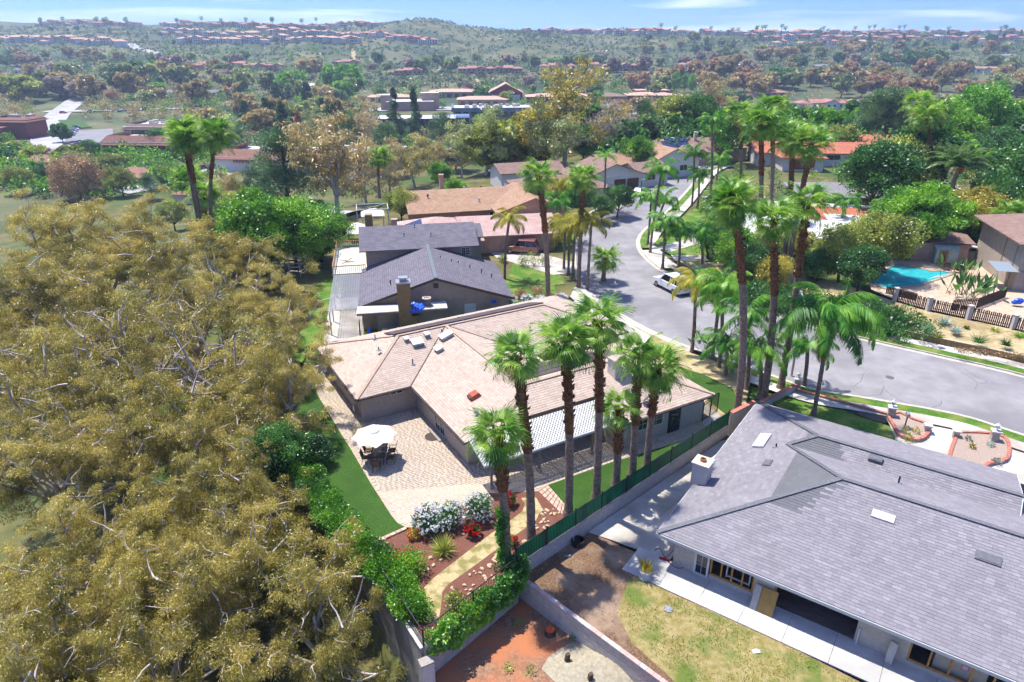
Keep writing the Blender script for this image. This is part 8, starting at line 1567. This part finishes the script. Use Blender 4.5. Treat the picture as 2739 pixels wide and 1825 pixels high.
t, _ = biz('small brown hip-roofed building right of the rust tree', (283, 492), -12, [(0, 0, 15, 12, 3, .3, 1, 'u', True, 0)], WM['brick'], RM['redb'])
t, _ = biz('maroon tower building at the left edge', (-20, 372), -5, [FLAT(20, 14, 9), FLAT(17, 12, 6, -6, -10)], WM['redbr'], RM['redb'], 3); mans(t, 0, 0, 20, 14, 8.2, 2, RM['redb'], 1.5)
biz('brown-roofed brick building at the left edge below the tower', (-15, 440), -5, [(0, 0, 22, 12, 4, .25, 1, 'u', True, 0), (14, -12, 18, 12, 3.5, .25, 1, 'u', True, 0)], WM['brick'], RM['redb'], 2)
t, _ = biz('white-fronted shop with red sign letters and long tan roof', (582, 462), -6, [FLAT(64, 26, 5.6)], WM['white'], RM['white'], 7, [(20, 0, 30, 0, .3, 3.2), (36, 0, 44, 0, .3, 3.2)]); mans(t, 0, 0, 64, 26, 5.0, 3.2, RM['redb'], 3)
fc = bpy.data.curves.new('sign_lettering', 'FONT'); fc.body = "WANDER'S   ART"; fc.size = 2.4; fc.extrude = .05; fc.materials.append(mat('sign red', C(200, 30, 60))); fo = bpy.data.objects.new('tmp', fc); COL.objects.link(fo); bpy.context.view_layer.update(); me = bpy.data.meshes.new_from_object(fo.evaluated_get(bpy.context.evaluated_depsgraph_get())); bpy.data.objects.remove(fo); link('sign_lettering', me, t, (6.5, -.32, 3.6), (R(90), 0, 0))
biz('shop block with pale flat roof right of the dark pine', (840, 455), -6, [FLAT(30, 24, 5.6)], WM['pinkish'], RM['white'], 4); biz('low reddish roof among the left-hand palms', (470, 545), -10, [(0, 0, 14, 12, 3, .25, .8, 'u', True, 0)], WM['cream'], RM['redb'])
t, rf = biz('grey-blue office with tall concrete columns and rooftop units', (1214, 338), 4, [FLAT(46, 26, 9)], M_cg, RM['white'], 14)
M_bc = mat('concrete blue grey', C(116, 134, 152), C(132, 150, 168), scale=1)
for i in range(11): part('column', MB().box(i * 4.5 - .1, -1.2, 0, i * 4.5 + 1.1, .02, 8), M_bc, t)
part('parapet', MB().box(-1, -1.6, 8, 47, -.2, 10.2).box(-1, -1.6, 8, -.2, 26, 10.2), M_bc, t); part('floor_band', MB().box(0, -.3, 4.2, 46, -.05, 4.9), M_bc, t)
biz('black glass office block left of the columned one', (1205, 358), 4, [FLAT(16, 18, 8, -6, 0)], M_cg, M_cg); biz('black glass wing behind the conifers', (1012, 362), 4, [FLAT(40, 16, 8)], M_cg, RM['white']); biz('flat grey-white warehouse roof right of the golden tree', (1530, 345), -3, [FLAT(50, 30, 6)], WM['greyb'], RM['white']); biz('pale church-like hall with slanted towers', (1035, 298), 8, [FLAT(32, 18, 6), FLAT(8, 8, 10, -4, 4), FLAT(12, 8, 11, 24, 6)], WM['pinkish'], RM['white'])
for x, y, w, wm, rm, h, lab in ((985, 275, 30, 'cream', 'salm', 4, 'shop block with pink tile roof, left end of the shopping centre'), (1150, 262, 40, 'pinkish', 'salm', 4.5, 'long low shop block with pink roof behind the hall'), (1225, 284, 36, 'pinkish', 'salm', 4.5, 'tan shop block before the car park'), (1410, 276, 50, 'redbr', 'salm', 4.5, 'long maroon-fronted shop block with arcade'), (1560, 275, 34, 'pinkish', 'brown', 4.5, 'shop block right of the arcade'), (1680, 274, 36, 'redbr', 'salm', 5, 'shop block with blue sign at the right end'), (2020, 262, 26, 'pinkish', 'rose', 4, 'pinkish building left of the tall skyline palms')): biz(lab, (x, y), 2, [(0, 0, w, 18, h, .18, 1, 'u', True, 0)], WM[wm], RM[rm], 0, [(u, 0, u + 3, 0, .3, 3) for u in range(2, w - 4, 6)])
t, _ = biz('gabled store with red sign front in the shopping centre', (1308, 270), 2, [(0, 0, 26, 20, 6, .5, 1, 'v', False, 0)], WM['redbr'], RM['salm']); part('sign_band', MB().box(4, -.4, 5.2, 22, -.05, 7.6), mat('store sign red', C(176, 24, 44)), t); part('store_front', MB().box(2, -.3, .2, 24, -.02, 4.4), WM['white'], t)
t, _ = biz('large blue-sign store front at the end of the shops', (1700, 268), 2, [FLAT(26, 14, 7)], WM['redbr'], RM['salm']); part('sign_band', MB().box(3, -.4, 4.4, 23, -.05, 6.2), mat('store sign blue', C(84, 84, 150)), t)
# terrace town houses and white row houses, each with its own windows
def town(label, px, n, rz, wm, rm, h=5.6, w=9, grp=None):
    p = GT(*px); blocks = [(i * w, (i % 2) * 1.5, w - .3, 11, h + (i % 3) * .3, .32, .7, 'u' if i % 2 else 'v', i % 3 == 0, 0) for i in range(n)]; wins = []
    for i in range(n): wins += [(i * w + 1.5, (i % 2) * 1.5, i * w + 3.2, (i % 2) * 1.5, 3.2, 4.6), (i * w + 5.5, (i % 2) * 1.5, i * w + 7.2, (i % 2) * 1.5, 3.2, 4.6), (i * w + 2.5, (i % 2) * 1.5, i * w + 6.5, (i % 2) * 1.5, .4, 2.4)]
    return blockhouse(label, (p.x, p.y, p.z), R(rz), blocks, WM[wm], RM[rm], grp, 'town_house_row', wins, None, 'houses', winfar=True)
for x, y, n, wm, rm, lab in ((1055, 205, 3, 'pinkish', 'rose', 'terrace row at the left end, behind trees'), (1225, 200, 7, 'pinkish', 'rose', 'long terrace row above the green bank'), (1445, 192, 4, 'white', 'rose', 'white terrace row with rose roofs left of centre'), (1555, 189, 2, 'white', 'rose', 'pair of white terrace houses on the bank edge'), (1615, 191, 5, 'pinkish', 'rose', 'terrace row behind the tall brown trees'), (1818, 188, 2, 'white', 'rose', 'terrace pair above the vivid green poplars'), (1888, 194, 4, 'white', 'rose', 'white terrace house with chimneys right of the poplars'), (2135, 300, 5, 'white', 'rose', 'white row houses with rose roofs above the grass slope'), (2280, 298, 3, 'white', 'rose', 'white row houses continuing behind the brown trees'), (445, 190, 4, 'pinkish', 'rose', 'rose-roofed apartment row below the left hillside'), (520, 186, 6, 'pinkish', 'rose', 'rose-roofed apartment row, middle of the left hillside foot'), (640, 190, 5, 'pinkish', 'rose', 'rose-roofed apartment row behind the big brown tree'), (895, 180, 3, 'pinkish', 'rose', 'rose-roofed apartment row right of the vertical track'), (2085, 212, 2, 'pinkish', 'rose', 'rose-roofed house high among the right-hand trees'), (2180, 220, 6, 'pinkish', 'rose', 'rose-roofed row behind the tall palms'), (2600, 305, 5, 'cream', 'rose', 'pale row houses at the right edge under trees')): town(lab, (x, y), n, 2, wm, rm)
for x, y, w, rz, wm, rm, lab in ((2180, 190, 14, 5, 'white', 'grey', 'white box house on the right-hand slope'), (2265, 200, 18, 10, 'white', 'grey', 'white house with grey roof on the right-hand slope'), (2310, 212, 14, 0, 'cream', 'salm', 'salmon-roofed house beside the white one'), (2450, 180, 18, 0, 'white', 'grey', 'long low white house high on the right slope'), (2610, 196, 20, -8, 'cream', 'tan', 'beige house on the right slope'), (2650, 190, 18, 8, 'redbr', 'brown', 'brown house beside the beige one'), (2680, 160, 16, 0, 'white', 'grey', 'white house near the right edge of the slope'), (40, 200, 24, 10, 'white', 'grey', 'white hall with pale roof at the left edge'), (770, 245, 22, 0, 'cream', 'white', 'pale green-roofed hall in the valley'), (440, 265, 40, 0, 'greyb', 'grey', 'long grey concrete block below the brown trees')):
    p = GT(x, y); blockhouse(lab, (p.x, p.y, p.z), R(rz), [(0, 0, w, 10, 4.5, .3, .7, 'u', False, 0), (w * .3, -3, 6, 6, 4.5, .4, .6, 'v', False, 0)], WM[wm], RM[rm], None, 'hillside_house', [(1, 0, 3, 0, 1.5, 3.2), (w - 4, 0, w - 2, 0, 1.5, 3.2)], winfar=True)
# hillside estates: small individual houses
_hm = []
for k, (wm, rm) in enumerate((('white', 'salm'), ('cream', 'salm'), ('pinkish', 'rose'), ('white', 'terra'), ('cream', 'rose'))):
    w, d, h = 13 + k % 3 * 2, 11, 5.5; pl, z = gable_polys(w, d, h, .34, .8, 'u', True, -w / 2, -d / 2); mb = MB().box(-w / 2, -d / 2, -4, w / 2, d / 2, h)
    p2, _ = gable_polys(6, 7, h + .4, .4, .6, 'v', False, -w / 2 + 1, -d / 2 - 2); mb.box(-w / 2 + 1, -d / 2 - 2, -4, -w / 2 + 7, d / 2 - 4, h + .4); mb.mi = 1
    for q in pl + p2: mb.add(q, [tuple(range(len(q)))])
    mb.mi = 2
    for u in (-w / 2 + 2.2, -w / 2 + 4.6, 1, 4): mb.box(u, -d / 2 - (2.1 if u < -1 else .1), 3.3, u + 1.5, -d / 2 + .1, 4.8); mb.box(u, -d / 2 - (2.1 if u < -1 else .1), .6, u + 1.6, -d / 2 + .1, 2.4)
    me = mb.mesh('hillside_house', [WM[wm], RM[rm], M_glass]); me.uv_layers.new(name='UVMap'); _hm.append(me)
rn = random.Random(8)
ROWS = [(100, 520, 66, 70, 24, 'along the left skyline'), (520, 900, 72, 76, 20, 'along the skyline left of the dark hill'), (430, 700, 92, 98, 14, 'in the upper row of the pink estate'), (700, 960, 90, 100, 14, 'in the upper row of the pink estate, right half'), (480, 720, 114, 116, 12, 'in the lower row of the pink estate'), (720, 960, 112, 112, 12, 'in the lower row of the pink estate, right half'), (960, 1160, 92, 118, 16, 'descending the spur below the dark hill'), (0, 140, 108, 118, 11, 'low on the left hillside'), (150, 330, 108, 122, 11, 'low on the left hillside beside the climbing road'), (905, 1010, 70, 72, 5, 'on the ridge left of the dark hill'), (1330, 1420, 80, 82, 4, 'on the summit right of the dark hill'), (1440, 1660, 88, 90, 10, 'along the middle skyline'), (1680, 2000, 90, 92, 18, 'along the skyline right of centre'), (2000, 2400, 93, 93, 20, 'along the right skyline'), (2400, 2739, 94, 92, 16, 'along the skyline towards the right edge'), (2000, 2400, 106, 108, 18, 'among trees below the right skyline'), (2340, 2739, 108, 110, 16, 'among trees at the upper right'), (2050, 2350, 120, 122, 9, 'half hidden by trees on the upper right slope')]
for x0, x1, y0, y1, n, wh in ROWS:
    for i in range(n):
        f = (i + rn.uniform(.2, .8)) / n; p = GT(x0 + (x1 - x0) * f, y0 + (y1 - y0) * f + rn.uniform(-4, 4)); k = rn.randrange(2 if 'estate' in wh or 'left hill' in wh else 5)
        o = link('hillside_house', _hm[k], None, (p.x, p.y, p.z), (0, 0, rn.uniform(-1.2, 1.2))); s = rn.uniform(.75, 1.3); o.scale = (s, s, s * .95)
        tag(o, ('larger ' if s > 1.05 else 'smaller ') + f'{["white", "cream", "pinkish", "white", "cream"][k]} house with {["salmon", "salmon", "rose", "terracotta", "rose"][k]} roof {wh}', 'house', 'houses ' + wh)
# ------------------------------------------------------------------ far trees by stand
STANDS = [((0, 330, 150, 200), 34, 'eucb eucg dark grey', (9, 15), 'below the left hillside estate'), ((330, 680, 150, 200), 30, 'dark eucg grey green', (7, 13), 'at the foot of the pink estate slope'), ((0, 300, 205, 275), 34, 'eucb eucg grey olive', (12, 20), 'behind the business park'), ((300, 640, 205, 290), 36, 'eucb eucb eucg grey dark', (12, 22), 'round the valley road'), ((640, 960, 205, 300), 30, 'eucb eucg pine dark green', (12, 20), 'left of the shopping centre'), ((560, 960, 310, 400), 22, 'eucb pine dark eucg lush', (12, 20), 'behind the strip of shops'), ((0, 260, 380, 500), 22, 'olive green olive lush', (6, 9), 'in the business park car parks'), ((260, 560, 440, 520), 14, 'olive lush dark', (6, 8), 'beside the low brick buildings'), ((960, 1420, 168, 196), 30, 'grey eucg dark grey lush', (8, 14), 'among the terrace town houses'), ((1420, 1960, 166, 198), 34, 'grey grey eucg dark eucb', (9, 16), 'among the terrace town houses, right half'), ((960, 1400, 238, 282), 24, 'green olive grey lush', (6, 11), 'round the shopping centre car park'), ((1400, 1960, 236, 284), 26, 'grey olive green eucg', (7, 13), 'before the right half of the shopping centre'), ((1560, 2000, 305, 345), 26, 'rust rust eucb grey dark', (10, 15), 'between the warehouse and the street end'), ((1700, 2050, 195, 260), 22, 'eucb rust grey', (14, 20), 'behind the vivid green poplars'), ((1950, 2350, 130, 205), 40, 'eucb dark eucg grey', (10, 18), 'on the right-hand slope below the skyline'), ((2350, 2739, 120, 200), 40, 'dark eucb eucg lush', (10, 18), 'on the right-hand slope towards the edge'), ((1960, 2360, 215, 275), 26, 'eucb eucg lush rust', (13, 19), 'behind the tall skyline palms'), ((2360, 2739, 215, 300), 34, 'rust eucb rust eucg', (14, 20), 'in the rusty belt above the vivid green tree'), ((2050, 2460, 330, 400), 16, 'lush dark olive green', (6, 10), 'behind the terracotta houses'), ((1700, 1960, 100, 150), 24, 'dark eucg eucb', (9, 15), 'under the skyline right of centre'), ((1960, 2739, 96, 118), 30, 'dark eucg pine', (8, 14), 'among the houses of the upper right'), ((0, 1000, 64, 120), 40, 'dark pine eucg', (6, 10), 'among the houses of the left hillside'), ((1100, 1500, 420, 470), 14, 'lush eucg olive dark', (8, 12), 'behind the tan-roofed house'), ((1500, 1900, 360, 410), 18, 'lush dark olive green', (7, 11), 'behind the white street houses'), ((2480, 2739, 340, 470), 16, 'lush green olive dark', (7, 11), 'beneath the large vivid green tree')]
seed = 0; rn = random.Random(31); nleaf = 0
for (x0, x1, y0, y1), n, kinds, (ha, hb_), wh in STANDS:
    ks = kinds.split()
    for i in range(n):
        x, y = rn.uniform(x0, x1), rn.uniform(y0, y1); k = rn.choice(ks); p = GT(x, y); seed += 1
        if FARNAME[k][0] == 'leafy_tree':
            nleaf += 1
            if nleaf % 2: continue
        if 180 < x < 260 and 330 < y < 430 or 100 < x < 160 and 300 < y < 420: continue
        f_ = rn.random(); far_tree(k, (p.x, p.y, p.z - .3), ha + (hb_ - ha) * f_, f"{'low' if f_ < .33 else 'tall' if f_ > .67 else 'mid-sized'} {FARNAME[k][1]} {wh}", seed, 'trees ' + wh)
for i, (x, y, h) in enumerate(((1805, 250, 17), (1830, 248, 15), (1848, 252, 16))):
    p = GT(x, y); tree('bright', p, h, ['vivid green poplar, leftmost of three', 'vivid green poplar, middle of three', 'vivid green poplar, rightmost of three'][i], i, sx=.55, name='poplar_tree')
tree('broad', GT(1480, 172), 7, 'flat-topped vivid green tree above the terrace houses', 1, sx=2.2); tree('oliv', GT(800, 182), 7, 'light green tree on the hillside foot', 2, sx=1.5); tree('broad', GT(425, 262), 12, 'bright green tree beside the grey concrete block', 1, sx=1.2); tree('rust', GT(300, 275), 9, 'rust-coloured tree on the dry bank', 0)
for i in range(46):   # tiny palms on the skyline
    x = rn.choice((rn.uniform(100, 900), rn.uniform(1700, 2739))); p = GT(x, 74 if x < 1000 else 95); palm('fan', (p.x, p.y, p.z), rn.uniform(9, 16), 'tiny palm on the left skyline' if x < 1000 else 'tiny palm on the right skyline', .35, (0, 0), 'palms on the skyline', seed=200, nf=16, size=2.0, parts=False, dry=0, boots=False)
# woods that read as one mass between the trees one can pick out
for k, zones, lab in (('dark', ((0, 700, 150, 205, 90), (960, 1960, 160, 198, 70), (1900, 2739, 100, 200, 150), (0, 900, 66, 150, 40)), 'dark green far woodland on the slopes'), ('eucb', ((0, 960, 200, 300, 120), (230, 600, 255, 345, 40), (0, 130, 270, 345, 24), (1650, 2739, 150, 330, 150), (560, 960, 320, 400, 24), (1100, 1700, 380, 420, 30)), 'brown eucalyptus woodland across the valley'), ('eucg', ((0, 960, 170, 300, 110), (960, 1960, 215, 270, 50), (1900, 2739, 110, 220, 110), (960, 1500, 400, 440, 24), (600, 960, 400, 440, 10)), 'grey-green woodland across the valley'), ('green', ((300, 960, 190, 330, 70), (0, 260, 300, 480, 44), (220, 600, 430, 530, 44), (0, 230, 440, 530, 30), (1000, 1900, 230, 300, 44), (1950, 2739, 300, 420, 50), (0, 1000, 130, 200, 60), (960, 1500, 400, 450, 26)), 'bright green trees mixed through the far woods'), ('lush', ((1500, 2739, 350, 430, 80), (560, 1000, 300, 440, 50), (0, 900, 180, 300, 70), (0, 300, 460, 520, 10)), 'deep green woods behind the street houses')):
    P = []
    for x0, x1, y0, y1, n in zones:
        for _ in range(n):
            x, y = rn.uniform(x0, x1), rn.uniform(y0, y1)
            if 170 < x < 560 and 330 < y < 430 or 90 < x < 230 and 255 < y < 480 or 570 < x < 900 and 425 < y < 480: continue
            if 1200 < x < 2000 and 282 < y < 300: continue
            p = GT(x, y); s = rn.uniform(2.2, 4.2)
            for _q in range(3): P.append((p.x + rn.gauss(0, s * .7), p.y + rn.gauss(0, s * .7), p.z + s * rn.uniform(.5, 1.5), s * .75))
    P = np.array(P); V, F, r_ = blob_leaves(rg, P[:, :3], P[:, 3], 46, 1.0, .34); tag(link('woodland', arr_mesh('woodland', V, F, LEAF[k], r=r_)), lab, kind='stuff')
# chaparral over the hills: uncountable, one mass
n = 8000; X = rg.uniform(-1150, 1150, n * 3); Y = rg.uniform(640, 1420, n * 3); ok = np.abs(X / Y) < .78; X, Y = X[ok][:n], Y[ok][:n]; Z = hT(X, Y); rad = rg.uniform(1.0, 3.2, len(X)) * (Y / 1100)
V, F, r_ = blob_leaves(rg, np.stack([X, Y, Z + rad * .2], 1), rad, 9, 2.6, 1.0, flat=.55); tag(link('chaparral', arr_mesh('chaparral', V, F, LEAF['chap'], r=r_)), 'grey-green chaparral covering the far hills', kind='stuff')
# bank of ground cover under the terrace
n = 900; P = []
for _ in range(n):
    x = rg.uniform(1000, 1960); p = GT(x, rg.uniform(196, 238)); P.append((p.x, p.y, p.z + .4))
V, F, r_ = blob_leaves(rg, P, 2.2, 14, 1.4, .6, flat=.5); tag(link('ground_cover', arr_mesh('ground_cover', V, F, LEAF['chap'], r=r_)), 'dark green ground cover on the bank below the terrace houses', kind='stuff')
# ------------------------------------------------------------------ haze: pale air over the whole site
if True:
    m = bpy.data.materials.new('haze air'); m.use_nodes = True; nt = m.node_tree; nt.nodes.clear(); vo = nt.nodes.new('ShaderNodeVolumePrincipled'); ou = nt.nodes.new('ShaderNodeOutputMaterial'); vo.inputs['Color'].default_value = (.62, .78, 1, 1); vo.inputs['Density'].default_value = .00022; vo.inputs['Anisotropy'].default_value = .2; nt.links.new(vo.outputs[0], ou.inputs['Volume'])
    o = tag(part('haze', MB().box(-3200, -600, -45, 3200, 4200, 110), m), 'thin pale haze over the valley', kind='stuff')
